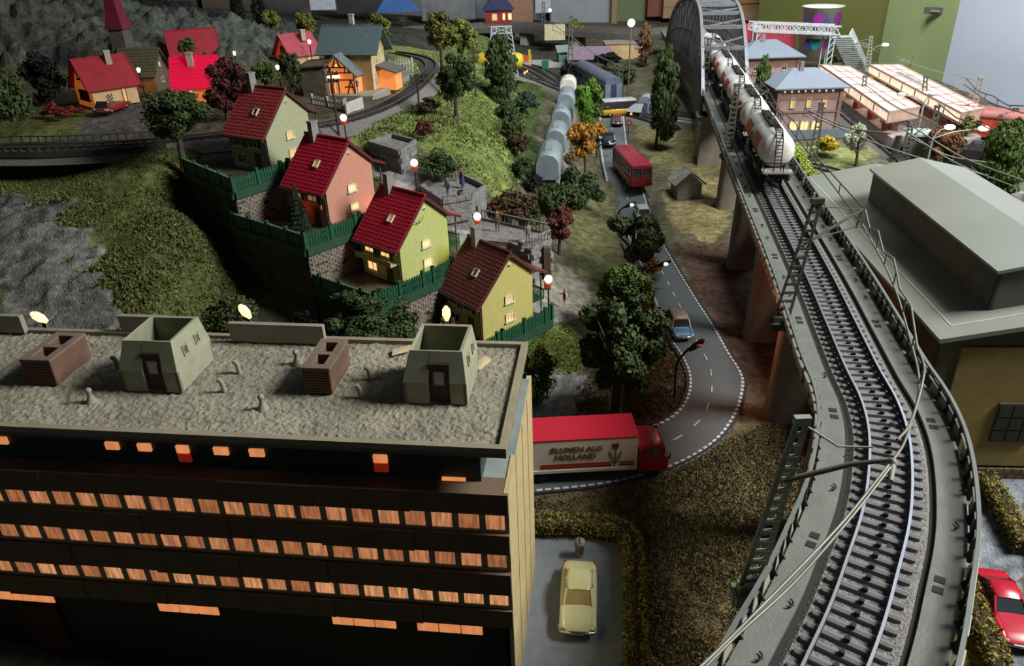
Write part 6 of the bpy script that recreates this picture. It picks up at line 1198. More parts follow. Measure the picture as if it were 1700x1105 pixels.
def coach(label, p, rz, L, W_, H_, body, roof, wins=6, endc=None, name='passenger_coach'):
    t = thing(name, label, 'railway wagon', p, rz); mb = MB(); mb.box((0, 0, .07 + (H_ * .7 - .07) / 2), (L, W_, H_ * .7 - .07)); mb.build('body', body, t)
    mb = MB(); f = lambda x, k: [(x, W_ / 2 * 1.02 * k * cos(a), H_ * .7 + H_ * .3 * sin(a) * k) for a in np.linspace(0, pi, 9)]; mb.loft([f(-L / 2, .96), f(-L / 2 + .02, 1), f(L / 2 - .02, 1), f(L / 2, .96)]); mb.build('roof', roof, t)
    for s in (-1, 1):
        for i in range(wins): mb = MB(); mb.box((-L / 2 + L * (i + .5) / wins, s * W_ / 2, H_ * .52), (L / wins * .6, .008, H_ * .2)); mb.build('window', GLASSD, t)
    mb = MB(); mb.box((-L / 2 - .002, 0, H_ * .42), (.008, W_ * .32, H_ * .55)); mb.build('end_door', endc or GLASSD, t); mb = MB(); mb.box((0, 0, .05), (L * .96, W_ * .8, .05)); mb.build('underframe', BLK, t)
    for x in (-L * .35, L * .35): mb = MB(); mb.lathe([(0, -.09), (.045, -.09), (.045, .09), (0, .09)], 12, (x, 0, .03), 0, 'y'); mb.build('wheelset', BLK, t)
    return t
a, b = G(1018, 178), G(965, 140); coach('blue-grey passenger coach beyond the bright green tree', (a + b) / 2 + Vector((0, 0, .05)), atan2(b.y - a.y, b.x - a.x), min((b - a).length, 2.3), .32, .46, mat('coach_blue', (.16, .20, .26), .4), mat('coach_roof', (.10, .125, .16), .4), endc=mat('coach_end_dark', (.03, .05, .09), .4))
p = G(862, 128); t = thing('yellow_tank_wagon', 'yellow tank wagon half hidden behind the columnar tree', 'railway wagon', p + Vector((0, 0, .04)), radians(165)); mb = MB(); mb.lathe([(0, -.5), (.12, -.47), (.155, -.4), (.155, .4), (.12, .47), (0, .5)], 18, (.4, 0, .28), 0, 'x'); mb.build('tank', mat('tank_yellow', (.55, .42, .03), .4), t); mb = MB(); mb.box((.4, 0, .08), (1.0, .2, .06)); mb.build('underframe', BLK, t); mb = MB(); mb.ball((-.14, -.1, .06), .025, 8); mb.ball((-.14, .1, .06), .025, 8); mb.build('red_lamp', BULBR, t)
REDL = mat('loco_red', (.45, .06, .04), .4)
lc = coach('red-orange electric locomotive at the right end of the yard', P(1672, 236, .5), radians(-38), 1.5, .32, .46, REDL, mat('loco_roof', (.30, .10, .09), .5), 3, name='locomotive')
for x in (-.5, .5): mb = MB(); mb.tube([(x - .1, 0, .47), (x + .08, 0, .53), (x - .1, 0, .60)], .008, 4); mb.beam((x - .1, -.12, .6), (x - .1, .12, .6), .012); mb.build('pantograph', mat('panto', (.35, .08, .08), .4), lc)
t = thing('open_wagon', 'black open wagon load in front of the red locomotive', 'railway wagon', P(1652, 282, .35), radians(-28)); mb = MB(); mb.box((0, 0, .16), (1.0, .30, .22)); mb.build('body', BLK, t); mb = MB(); mb.box((0.0, 0, .30), (.8, .24, .10), top=.8); mb.build('load', mat('load_black', (.02, .022, .025), .5), t); mb = MB(); mb.box((0, 0, .05), (.9, .2, .05)); mb.build('underframe', BLK, t)
RBW = mat('wagon_redbrown', (.22, .035, .025), .5); 
for px_, py_2, lab in ((1556, 216, 'red-brown passenger wagon between the two lit roofs, nearer one'), (1500, 178, 'red-brown passenger wagon between the two lit roofs, farther one')):
    a = G(px_, py_2); b = G(px_ - 50, py_2 - 36); coach(lab, a + Vector((0, 0, .05)), atan2(b.y - a.y, b.x - a.x), 1.3, .3, .44, RBW, mat('wagon_roof_grey', (.22, .20, .19), .6), 5)
# ------------------------------------------------------------------ pink stone station buildings
PS = mat('stone_pink', (.30, .22, .215), .85, var=.2, scale=6); PB = mat('stone_corner', (.22, .13, .105), .85, var=.15); PR = mat('roof_bluegrey', (.17, .20, .245), .45, var=.06, scale=4, spec=.4)
def stonehouse(px0, px1, pyb, pyt, label, lit, z, deg):
    a = P(px0, pyb, z); b = P(px1, pyb - 2, z); w = (b - a).length; rz = radians(deg); t = thing('stone_house', label, 'house', a, rz); h = zup(a, pyt) - z; d = w * .78; zm = h * .52; ho = w * .10
    mb = MB(); mb.box((w / 2, d / 2, h / 2), (w, d, h)); mb.build('walls', PS, t); mb = MB()
    for x in (0, w):
        for y in (0, d): mb.box((x, y, h / 2), (.05, .05, h))
    mb.build('corner_stones', PB, t, kind='stuff'); mb = MB(); mb.box((w / 2, d / 2, zm), (w + .04, d + .04, .025)); mb.box((w / 2, d / 2, h - .09), (w + .015, d + .015, .16)); mb.build('cornice', PB, t)
    mb = MB(); x0, x1, y0, y1 = -ho, w + ho, -ho, d + ho; rh = w * .26; m = (y1 - y0) / 2; vs = [(x0, y0, h), (x1, y0, h), (x1, y1, h), (x0, y1, h), (x0, y0, h + .02), (x1, y0, h + .02), (x1, y1, h + .02), (x0, y1, h + .02), (x0 + m * .85, d / 2, h + rh), (x1 - m * .85, d / 2, h + rh)]
    mb.add(vs, [(3, 2, 1, 0), (0, 1, 5, 4), (1, 2, 6, 5), (2, 3, 7, 6), (3, 0, 4, 7), (4, 5, 9, 8), (5, 6, 9), (6, 7, 8, 9), (7, 4, 8)]); mb.build('hip_roof', PR, t); mb = MB(); mb.box((w * .42, d * .42, h + rh), (.06, .05, .20)); mb.build('chimney', mat('chimney_mauve', (.20, .16, .18), .8), t)
    for i in range(3): window(t, w * (.24 + .26 * i), 0, zm + (h - zm) * .40, w * .085, (h - zm) * .42, -pi / 2, GLOWD if lit else GLASSD, mat('frame_stone', (.50, .42, .30), .8), 1, .012)
    for i in range(3): window(t, w * (.30 + .18 * i), 0, zm * .42, w * .14, zm * .42, -pi / 2, GLOWW if lit else GLASSD, mat('frame_stone', (0, 0, 0)), 1, .012)
    if lit:
        for i in range(8): mb = MB(); mb.ball((w * (.08 + .11 * i), -.035, h - .035), .016, 8); mb.build('eave_light', mat('eave_lamp', (.6, .55, .5), .4, emit=.6, ecol=(1, .9, .8)), t)
    mb = MB(); mb.box((w / 2, -.12, .06), (w * 1.5, .02, .14)); mb.build('front_parapet', mat('parapet_blue', (.12, .15, .18), .8), t); return t
stonehouse(1284, 1386, 228, 148, 'nearer pink stone station building with hipped blue-grey roof and lit windows', True, .45, -1); stonehouse(1228, 1320, 152, 97, 'farther pink stone building with hipped blue-grey roof beside the bridge', False, .58, -1)
bulb(P(1335, 232, .5) + Vector((0, -.4, .3)), .35, (1, .8, .65))
# ------------------------------------------------------------------ lit platform roofs
CPAN = glow('canopy_panel', (1.0, .82, .70), 1.1, .25, 6); CFR = mat('canopy_frame', (.42, .30, .25), .6); CSD = glow('canopy_side', (1.0, .70, .52), .8, .3, 12); PLT = mat('platform_top', (.28, .24, .23), .85); PTM = mat('pillar_grey', (.20, .17, .165), .7)
def canopy(c0, c1, c2, c3, z, label, nseg):
    """c0 far left, c1 far right, c2 near right, c3 near left corners in the picture"""
    A, B, C_, D = [P(*c, z) for c in (c0, c1, c2, c3)]; t = thing('lit_platform_roof', label, 'platform roof'); nx_ = 3; fm = MB()
    q = lambda u, v: (A.lerp(B, u)).lerp(D.lerp(C_, u), v)
    for i in range(nx_):
        for j in range(nseg):
            e_ = .04; us = ((i + e_) / nx_, (i + 1 - e_) / nx_); vs = ((j + e_) / nseg, (j + 1 - e_) / nseg); mb = MB(); mb.slab([q(us[0], vs[1]), q(us[1], vs[1]), q(us[1], vs[0]), q(us[0], vs[0])], .01); mb.build('roof_panel', CPAN, t)
    for j in range(nseg + 1): fm.beam(q(0, j / nseg), q(1, j / nseg), .02, .03)
    for i in range(nx_ + 1): fm.beam(q(i / nx_, 0), q(i / nx_, 1), .02, .03)
    dn = Vector((0, 0, -.14)); [fm.beam(a + dn, b + dn, .025, .025) for a, b in ((A, B), (B, C_), (C_, D), (D, A))]; fm.build('roof_frame', CFR, t)
    for j in range(nseg):
        for u in (0, 1): a, b = q(u, (j + .06) / nseg), q(u, (j + .94) / nseg); mb = MB(); mb.beam((a + b) / 2 + dn * .5 - (b - a) / 2, (a + b) / 2 + dn * .5 + (b - a) / 2, .008, .11); mb.build('side_panel', CSD, t)
    for u, v in ((.5, 0), (.5, 1)):
        a, b = q(0, v), q(1, v); mb = MB(); mb.beam(a + dn * .5, b + dn * .5, .01, .11); mb.build('end_panel', CSD if v == 0 else mat('canopy_end', (.5, .35, .28), .6), t)
    for j in range(nseg + 1):
        m = q(.5, min(max(j / nseg, .04), .96)); gz = hz(m.x, m.y); mb = MB(); mb.box((m.x, m.y, (gz + z - .05) / 2), (.12, .12, z - .05 - gz), rz=.5); mb.build('pillar', PTM, t)
    for j in range(nseg): m = q(.5, (j + .5) / nseg); bulb(m + Vector((0, 0, -.25)), .45, (1, .72, .5), .08)
    m = q(.5, .97); mb = MB(); mb.ball((m.x, m.y, m.z - .10), .06, 10, sq=(1.4, 1, .6)); mb.build('end_lamp', BULB, t)
    fl = MB(); g4 = [q(.1, -.02), q(.9, -.02), q(.9, 1.05), q(.1, 1.05)]; gz = max(hz(p.x, p.y) for p in g4) + .10; fl.slab([(p.x, p.y, gz) for p in (g4[3], g4[2], g4[1], g4[0])], .16); fl.build('platform_deck', PLT, t); return t, q, gz
t1_, q1, g1_ = canopy((1362, 108), (1410, 111), (1527, 178), (1476, 186), .95, 'front glowing translucent platform roof on grey pillars', 6); t2_, q2, g2_ = canopy((1444, 108), (1494, 108), (1634, 180), (1597, 188), .95, 'rear glowing translucent platform roof in front of the white door', 7)
for q_, gz, who in ((q1, g1_, 'front'), (q2, g2_, 'rear')):
    for i, v in enumerate((.55, .75, .93)): p = q_(.3, v); mb = MB(); mb.box((0, 0, .05), (.22, .08, .10)); mb.box((0, .03, .10), (.22, .02, .08)); o = mb.build('bench', mat('bench_red', (.25, .06, .04), .6), loc=(p.x, p.y, gz), rz=.6); tag(o, 'small bench under the %s lit roof, %s' % (who, ('deep under it', 'midway along it', 'at its near end')[i]), 'bench')
# kiosk
t = thing('kiosk', 'small flat roofed grey-green kiosk on the near platform', 'kiosk', P(1513, 262, .45), radians(-20)); mb = MB(); mb.box((.12, .15, .15), (.34, .28, .30)); mb.build('walls', mat('kiosk_wall', (.14, .15, .12), .8), t); mb = MB(); mb.box((.14, .15, .315), (.48, .38, .03)); mb.build('roof', mat('kiosk_roof', (.36, .40, .38), .6), t)
# ------------------------------------------------------------------ white footbridge, stairs, cup, red boxes
FB = mat('footbridge_white', (.42, .45, .45), .6); fbt = thing('footbridge', 'white lattice footbridge with stairs over the far yard', 'footbridge'); a = PY(1250, 52, 17.0); b = PY(1395, 58, 16.2)
up_ = Vector((0, 0, .16)); mb = MB(); dep = Vector((.0, .35, 0))
for off_ in (Vector((0, 0, 0)), dep):
    mb.beam(a + off_, b + off_, .03); mb.beam(a + off_ + up_, b + off_ + up_, .03)
    for k in range(14): p0 = (a + off_).lerp(b + off_, k / 14); p1 = (a + off_).lerp(b + off_, (k + 1) / 14); mb.beam(p0 + (up_ if k % 2 else Vector()), p1 + (Vector() if k % 2 else up_), .018); mb.beam(p0, p0 + up_, .014)
mb.build('lattice_span', FB, fbt); mb = MB(); mb.slab([a, b, b + dep, a + dep], .02); mb.build('walk_deck', FB, fbt)
for p0 in (a + (b - a) * .08, a + (b - a) * .92):
    mb = MB(); gz = hz(p0.x, p0.y)
    for oy in (0, .35):
        for ox in (-.05, .05): mb.beam((p0.x + ox, p0.y + oy, gz), (p0.x + ox, p0.y + oy, p0.z), .02)
    for k in range(6): z_ = gz + (p0.z - gz) * k / 6; mb.beam((p0.x - .05, p0.y, z_), (p0.x + .05, p0.y, z_ + (p0.z - gz) / 6), .014)
    mb.build('support_tower', FB, fbt)
s0 = b + Vector((.05, .1, 0)); s1 = G(1420, 112) + Vector((0, 0, .02)); mb = MB(); n_ = 16
for k in range(n_): p0 = s0.lerp(s1, k / n_); p1 = s0.lerp(s1, (k + 1) / n_); mb.box(((p0.x + p1.x) / 2, (p0.y + p1.y) / 2, p1.z), (.42, .16, .03), rz=0)
mb.build('stair_treads', FB, fbt, kind='stuff')
for ox in (-.2, .2): mb = MB(); mb.beam(s0 + Vector((ox, 0, .05)), s1 + Vector((ox, 0, .05)), .02, .14); mb.build('stair_stringer', mat('stair_white', (.5, .56, .56), .6), fbt)
p = PY(1361, 52, 17.7); cup = thing('paper_cup', 'large white paper cup with purple dots and blue triangles on the shelf', 'cup', (p.x, p.y, p.z)); h_ = .62; mb = MB(); mb.lathe([(.0, 0), (.34, 0), (.42, h_), (.44, h_), (.445, h_ + .02), (.42, h_ + .02), (.40, h_ - .02), (.32, .03), (0, .03)], 32, (0, 0, -.12)); mb.build('cup_body', mat('cup_white', (.62, .60, .55), .5, var=.02), cup)
def decal(par, ang, z, w, hh_, shape, m, rad=lambda z: .345 + .129 * (z + .12)):
    pts = [(cos(t_) * w, sin(t_) * hh_) for t_ in np.linspace(0, 2 * pi, 17)[:-1]] if shape == 'o' else [(-w, hh_), (-w, -hh_), (w, -hh_)] if shape == 't' else [(-w, -hh_), (w, -hh_), (w, hh_)] if shape == 'u' else [(-w, hh_), (w, hh_), (0, -hh_)]
    mb = MB(); f = lambda u, v, r_: (r_(z + v) * sin(ang + u), -r_(z + v) * cos(ang + u), z + v); c0 = f(0, 0, lambda q_: rad(q_) + .006); vs = [f(u, v, lambda q_: rad(q_) + .006) for u, v in pts]; mb.add([c0] + vs, [(0, 1 + i, 1 + (i + 1) % len(vs)) for i in range(len(vs))] ); mb.build('printed_shape', m, par)
PUR = mat('print_purple', (.26, .02, .24), .5, var=0); NVY = mat('print_navy', (.06, .06, .28), .5, var=0); TL = mat('print_teal', (.02, .22, .32), .5, var=0)
for an, sh_, m in ((-1.15, 't', NVY), (-.55, 'o', PUR), (.05, 't', NVY), (.62, 'o', PUR), (1.15, 'u', NVY)): decal(cup, an, .26, .26 if sh_ == 'o' else .22, .16, sh_, m)
p = PY(1352, 94, 17.9); cup2 = thing('paper_cup', 'white paper cup with teal dots and blue shapes behind the footbridge', 'cup', (p.x, p.y, p.z), 0, None); mb = MB(); mb.lathe([(.0, 0), (.30, 0), (.42, .7), (.44, .7), (.42, .72), (.40, .68), (.28, .03), (0, .03)], 32, (0, 0, -.12)); mb.build('cup_body', mat('cup_white', (0, 0, 0)), cup2)
for an, sh_, m in ((-1.0, 'u', NVY), (-.45, 'o', TL), (.1, 'u', PUR), (.55, 'o', TL), (1.1, 't', NVY)): decal(cup2, an, .36, .24, .17, sh_, m, lambda z: .305 + .171 * (z + .12))
for a_, b_, Y, h_, c, lab, nm in (((1222, 66), (1246, 64), 18.4, .42, (.42, .02, .03), 'bright red box with white mark right of the arched bridge', 'red_box'), ((1250, 88), (1318, 84), 18.2, .62, (.30, .04, .06), 'dark red loading shed behind the farther pink building', 'red_shed'), ((1247, 62), (1262, 62), 18.3, .35, (.42, .44, .46), 'pale grey box beside the bright red one', 'grey_box')):
    p0, p1 = PY(*a_, Y), PY(*b_, Y); t = thing(nm, lab, 'box', p0); w_ = (p1 - p0).length; mb = MB(); mb.box((w_ / 2, .25, h_ / 2 - .1), (w_, .5, h_)); mb.build('body', mat(nm, c, .4), t, bevel=.03)
    if nm == 'red_box': mb = MB(); mb.ball((w_ * .4, -.005, .02), .09, 10, sq=(1, .1, .7)); mb.ball((w_ * .55, -.005, -.04), .07, 10, sq=(1, .1, .7)); mb.build('white_mark', mat('mark_white', (.6, .5, .5), .5), t)
# ------------------------------------------------------------------ objects at the back of the layout
def slabthing(name, label, cat, x0, x1, ytop, ybot, Y, th, m, rot=0, extra=None):
    a = PY((x0 + x1) / 2, ybot, Y); b = PY((x0 + x1) / 2, ytop, Y); w = abs(PY(x1, (ytop + ybot) / 2, Y).x - PY(x0, (ytop + ybot) / 2, Y).x); h = b.z - a.z; t = thing(name, label, cat, a, rot); mb = MB(); mb.box((0, th / 2, h / 2), (w, th, h)); mb.build('body', m, t, bevel=.02)
    if extra: extra(t, w, h)
    return t
CARD = mat('cardboard', (.26, .17, .09), .8, var=.1, scale=2); WOOD = mat('cabinet_wood', (.33, .19, .08), .55, var=.12, scale=2); GB = mat('board_grey', (.22, .235, .25), .8, var=.12, scale=1.5)
def cabinet_front(t, w, h):
    for x, sx, z_, sz in ((-w / 2 + .12, .24, h / 2, h), (w / 2 - .12, .24, h / 2, h), (0, w, .12, .24)): mb = MB(); mb.box((x, -.06, z_), (sx, .12, sz)); mb.build('door_frame', mat('cabinet_wood2', (.40, .24, .11), .5, var=.1), t)
    mb = MB(); mb.box((0, -.02, .5), (w * .86, .06, .08)); mb.build('moulding', WOOD, t)
slabthing('wooden_cabinet', 'tan wooden cabinet with framed door behind the bridge', 'cabinet', 1166, 1280, -60, 34, 24, 1.0, WOOD, 0, cabinet_front)
slabthing('cardboard_box', 'tan cardboard box left of the wooden cabinet', 'box', 1100, 1164, -40, 30, 25, 1, CARD, 0, lambda t, w, h: MB().box((0, -.01, h * .3), (w * .9, .02, .05)).build('flap', CARD, t)); slabthing('cardboard_box', 'narrow red-brown panel beside the cardboard box', 'box', 1074, 1104, -40, 28, 25.4, .6, mat('panel_redbrown', (.14, .045, .03), .7))
slabthing('green_curtain', 'dull green board left of the red-brown panel', 'board', 1022, 1078, -40, 40, 25.8, .3, mat('board_green', (.11, .14, .07), .9)); slabthing('grey_board', 'large blue-grey board at the back wall', 'board', 914, 1022, -40, 50, 25.5, .3, GB); slabthing('wood_strip', 'thin wooden post right of the blue-grey board', 'post', 1014, 1024, -40, 50, 25.2, .2, mat('strip_wood', (.20, .14, .07), .7))
slabthing('cardboard_box', 'upright brown carton right of the red signal house', 'box', 838, 885, -30, 42, 22.5, .8, mat('carton_brown', (.22, .12, .075), .8)); slabthing('grey_box', 'pale grey box with red edge beyond the upright carton', 'box', 888, 915, -30, 22, 24, .6, mat('box_pale', (.32, .33, .36), .7))
for i, (x0, x1, yt, yb, c, lab) in enumerate(((560, 640, -30, 22, (.035, .035, .04), 'dark panel right of the white sheet'), (640, 670, -30, 14, (.02, .03, .05), 'black box above the blue tarpaulin'), (700, 790, -30, 34, (.16, .165, .17), 'grey weathered board at the back of the hill'), (790, 850, -30, 30, (.13, .14, .15), 'grey board behind the red signal house'), (440, 516, -30, 30, (.07, .065, .06), 'dark grey board left of the white sheet'), (340, 440, -30, 34, (.10, .075, .05), 'brown stained backdrop board'), (280, 345, -40, 40, (.06, .07, .08), 'dark blue-grey backdrop board'))): slabthing('back_board', lab, 'board', x0, x1, yt, yb, 23 + i * .3, .3, mat('back_%d' % i, c, .85, var=.35, scale=2))
slabthing('white_sheet', 'white paper sheet pinned at the back of the layout', 'paper', 515, 558, -30, 17, 22, .04, mat('sheet_white', (.42, .46, .50), .8))
p = PY(662, 20, 21.5); mb = MB(); mb.add([(-.6, 0, 0), (.6, 0, 0), (.5, .5, 0), (-.5, .5, 0), (-.3, .2, .42), (.1, .25, .5)], [(3, 2, 1, 0), (0, 1, 5, 4), (1, 2, 5), (2, 3, 4, 5), (3, 0, 4)]); tag(mb.build('tarpaulin', mat('tarp_blue', (.03, .10, .28), .5), loc=p), 'crumpled blue tarpaulin at the back of the layout', 'tarpaulin')
# red signal house with lit window on the rear viaduct
t = thing('signal_house', 'small red house with dark blue gable roof and lit windows at the back', 'house', P(806, 42, 1.17)); mb = MB(); mb.box((.36, .3, .18), (.72, .6, .36)); mb.build('walls', mat('house_red', (.22, .02, .02), .7), t); mb = MB(); vs = [(-.06, -.06, .36), (.78, -.06, .36), (.78, .66, .36), (-.06, .66, .36), (.36, -.08, .86), (.36, .68, .86)]; mb.add(vs, [(0, 1, 4), (2, 3, 5), (1, 2, 5, 4), (3, 0, 4, 5), (3, 2, 1, 0)]); mb.build('roof', mat('roof_navy', (.03, .04, .10), .5), t)
for x, w_ in ((.25, .14), (.50, .07), (.66, .1)): window(t, x, 0, .2, w_, .16, -pi / 2, GLOWW if x > .4 else GLOWD, WHITEF)
bulb(P(806, 42, 1.17) + Vector((.5, -.3, .2)), .12, (1, .8, .6))
# beige flat roofed building, purple roofed house, hut, gantry, pumps
gp = G(1010, 100); t = thing('depot_building', 'beige building with stepped flat roofs in front of the rear viaduct', 'building', gp, 0, None, .55); 
for x0, x1, y0, y1, h_ in ((-1.1, .0, 0, .9, .36), (-.1, 1.1, .1, 1.1, .62), (1.1, 1.7, .3, 1.0, .40)): mb = MB(); mb.box(((x0 + x1) / 2, (y0 + y1) / 2, h_ / 2), (x1 - x0, y1 - y0, h_)); mb.build('block', mat('wall_beige', (.40, .27, .14), .85), t); mb = MB(); mb.box(((x0 + x1) / 2, (y0 + y1) / 2, h_ + .02), (x1 - x0 + .1, y1 - y0 + .1, .05)); mb.build('flat_roof', mat('roof_taupe', (.24, .20, .18), .8), t)
cottage(G(945, 118), radians(-8), .5, .85, .26, .46, mat('wall_brown_far', (.14, .10, .07), .85), mat('roof_purple', (.17, .12, .17), .7), mat('wall_brown_far', (0, 0, 0)), 'low house with a dusty purple roof near the beige building', [(.4, 0, .13, .12, .1, -pi / 2, GLASSD)], None)
cottage(G(1042, 196), radians(-30), .26, .34, .22, .36, mat('hut_grey', (.20, .22, .22), .8), mat('roof_hut', (.30, .33, .33), .7), mat('hut_dark', (.07, .055, .05), .8), 'small crossing keeper hut with one lit window', [(.10, 0, .12, .07, .09, -pi / 2, GLOWW)], None, name='crossing_hut').scale = (.62,) * 3; p = G(1070, 192); t = thing('trackside_hut', 'small round roofed grey hut right of the crossing keeper hut', 'hut', p, -.3); mb = MB(); f = [(.11 * cos(a), .24 + .08 * sin(a)) for a in np.linspace(0, pi, 9)] + [(-.11, 0), (.11, 0)]; mb.loft([[(x, 0, z_) for x, z_ in f], [(x, .3, z_) for x, z_ in f]], smooth=False); mb.build('shell', mat('hut_pale', (.28, .31, .36), .6), t); mb = MB(); mb.box((0, -.004, .12), (.08, .01, .18)); mb.build('door', mat('hut_door', (.08, .10, .16), .6), t)
cottage(G(928, 112), radians(10), .28, .22, .34, .44, mat('hut_teal', (.12, .24, .20), .8), mat('roof_teal', (.16, .20, .18), .7), mat('hut_teal', (0, 0, 0)), 'narrow teal green hut left of the purple roofed house', [], None, name='teal_hut')
t = thing('container', 'cream ribbed container hanging below the far mast at the back', 'container', P(921, 66, 1.0)); mb = MB(); mb.box((0, .15, .16), (.50, .3, .34)); mb.build('shell', mat('drum_cream', (.46, .42, .27), .7), t)
for k in range(8): mb = MB(); mb.box((-.22 + k * .063, -.004, .16), (.02, .012, .33)); mb.build('rib', mat('drum_cream', (0, 0, 0)), t)
mb = MB(); mb.box((0, .15, -.03), (.46, .28, .06)); mb.build('plinth', dark, t)
t = thing('fuel_pump', 'orange and yellow fuel pump box on the pale forecourt', 'pump', G(872, 105)); mb = MB(); mb.box((0, 0, .09), (.3, .14, .18)); mb.build('body', mat('pump_orange', (.42, .10, .03), .5), t); mb = MB(); mb.box((.1, -.01, .14), (.05, .14, .3)); mb.build('stripe', mat('pump_yellow', (.5, .36, .04), .5), t)
t = thing('green_bin', 'small dark green bin beside the forecourt', 'bin', G(905, 118)); mb = MB(); mb.box((0, 0, .11), (.13, .13, .22), top=1.15); mb.build('bin_body', mat('bin_green', (.02, .14, .07), .5), t)
pa = [G(*q_) for q_ in [(880,100),(945,104),(940,112),(862,110)]]; poly = [(q_.x, q_.y) for q_ in pa][::-1]; zz_ = max(q_.z for q_ in pa) + .01; mb = MB(); mb.prism(poly, zz_ - .1, zz_); tag(mb.build('forecourt', mat('forecourt_pale', (.36, .34, .33), .8)), 'pale forecourt slab around the fuel pump', 'pavement')
gt = thing('signal_gantry', 'white lattice gantry beside the columnar tree', 'gantry', G(835, 128)); mb = MB(); hG = zup(G(835, 128), 44) - G(835, 128).z
for s in (-1, 1):
    for o_ in (0, .09): mb.beam((s * (.30 - o_), 0, 0), (s * (.18 - o_), 0, hG), .018)
    for k in range(10): a_, b_ = k / 10, (k + 1) / 10; mb.beam((s * (.30 - .12 * a_), 0, hG * a_), (s * (.09 + .0 * b_ + .12 * (1 - b_)), 0, hG * b_), .012)
mb.beam((-.2, 0, hG), (.2, 0, hG), .02); mb.beam((-.2, 0, hG - .12), (.2, 0, hG - .12), .02); mb.beam((-.2, 0, hG - .12), (.2, 0, hG), .012); mb.beam((.2, 0, hG - .12), (-.2, 0, hG), .012); mb.build('lattice', mat('gantry_white', (.40, .42, .42), .6), gt, kind='stuff')
# grey stone hut under the viaduct, level crossing fences, platform by crossing
p = G(1144, 330); t = thing('stone_hut', 'small mossy grey gabled hut beneath the viaduct', 'hut', p, .1); mb = MB(); w_ = .16; vs = [(-w_, 0, 0), (w_, 0, 0), (w_, 0, .20), (0, 0, .32), (-w_, 0, .20), (-w_, .3, 0), (w_, .3, 0), (w_, .3, .20), (0, .3, .32), (-w_, .3, .20)]; mb.add(vs, [(0, 1, 2, 3, 4), (9, 8, 7, 6, 5), (1, 6, 7, 2), (0, 4, 9, 5)], 0); mb.build('walls', mat('hut_stone_pale', (.30, .31, .29), .9, var=.25, scale=12, bump=.5), t); mb = MB(); mb.slab([Vector((0, -.03, .34)), Vector((-.2, -.03, .18)), Vector((-.2, .33, .18)), Vector((0, .33, .34))], .02); mb.slab([Vector((0, .33, .34)), Vector((.2, .33, .18)), Vector((.2, -.03, .18)), Vector((0, -.03, .34))], .02); mb.build('roof', mat('hut_roof_moss', (.25, .25, .21), .9, var=.3, scale=10), t)
FD = mat('fence_darkgrey', (.08, .08, .075), .7)
def railfence(a, b, label, n=8):
    a, b = G(*a), G(*b); t = thing('rail_fence', label, 'fence'); mb = MB(); mb.beam(a + Vector((0, 0, .12)), b + Vector((0, 0, .12)), .015, .02); mb.beam(a + Vector((0, 0, .06)), b + Vector((0, 0, .06)), .015, .02); mb.build('rail', FD, t)
    for i in range(n + 1): p_ = a.lerp(b, i / n); mb = MB(); mb.box((0, 0, .065), (.02, .02, .14)); mb.build('post', FD, t, loc=p_)
railfence((1062, 200), (1095, 203), 'dark rail fence right of the level crossing'); railfence((1120, 196), (1168, 203), 'grey rail fence beyond the tall poplar', 10)
pa = [G(*q_) for q_ in [(1118,206),(1172,216),(1176,204),(1122,196)]]; zz_ = max(q_.z for q_ in pa) + .04; mb = MB(); mb.prism([(q_.x, q_.y) for q_ in pa], zz_ - .1, zz_); tag(mb.build('halt_platform', mat('halt_grey', (.34, .34, .32), .8)), 'low pale halt platform beneath the viaduct', 'platform')
t = thing('warning_sign', 'red and white triangular level crossing sign', 'sign', G(1043, 224)); mb = MB(); mb.tube([(0, 0, 0), (0, 0, .18)], .006, 5); mb.build('post', FD, t); mb = MB(); vs = [(-.055, -.01, .16), (.055, -.01, .16), (0, -.01, .26), (-.055, 0, .16), (.055, 0, .16), (0, 0, .26)]; mb.add(vs, [(0, 1, 2), (5, 4, 3), (0, 3, 4, 1), (1, 4, 5, 2), (2, 5, 3, 0)]); mb.build('triangle', mat('sign_red', (.5, .05, .04), .5), t); mb = MB(); mb.add([(-.028, -.012, .175), (.028, -.012, .175), (0, -.012, .225)], [(0, 1, 2)]); mb.build('sign_face', mat('sign_white', (.6, .58, .55), .5), t)
# ------------------------------------------------------------------ curved street lamps along the road
LAMPON = glow('street_lamp_lit', (1.0, .78, .6), 7.0)
def curve_lamp(base, head, label, lit, mid=None):
    b = G(*base); h = zup(b, head[1] + 6); hx = PY(head[0], head[1], b.y); t = thing('street_lamp', label, 'lamp post', b); d = Vector((hx.x - b.x, 0, hx.z - b.z)); k = d.x
    pts = [(0, 0, -.02), (0, 0, d.z * .62), (k * .12, 0, d.z * .74), (k * .5, 0, d.z * .9), (k * .9, 0, d.z)]; mb = MB(); mb.tube(crom([Vector(p_) for p_ in pts], .02), .010, 6); mb.build('post', mat('lamp_black', (0, 0, 0)), t)
    u = Vector((k * .4, 0, d.z * .1)).normalized(); c = Vector((k, 0, d.z)); mb = MB(); mb.tube([c - u * .08, c - u * .03, c + u * .05, c + u * .07], [.012, .026, .022, .008], 8); mb.build('lamp_head', mat('lamp_black', (0, 0, 0)), t)
    mb = MB(); mb.ball(tuple(c + Vector((.012, -.012, -.0))), .022, 8, sq=(1.3, 1, .9)); mb.build('lamp_glass', LAMPON if lit else mat('lamp_off', (.45, .42, .4), .3), t)
    if lit: bulb(b + c + Vector((.06, -.04, -.06)), .05, (1, .75, .5), .02)
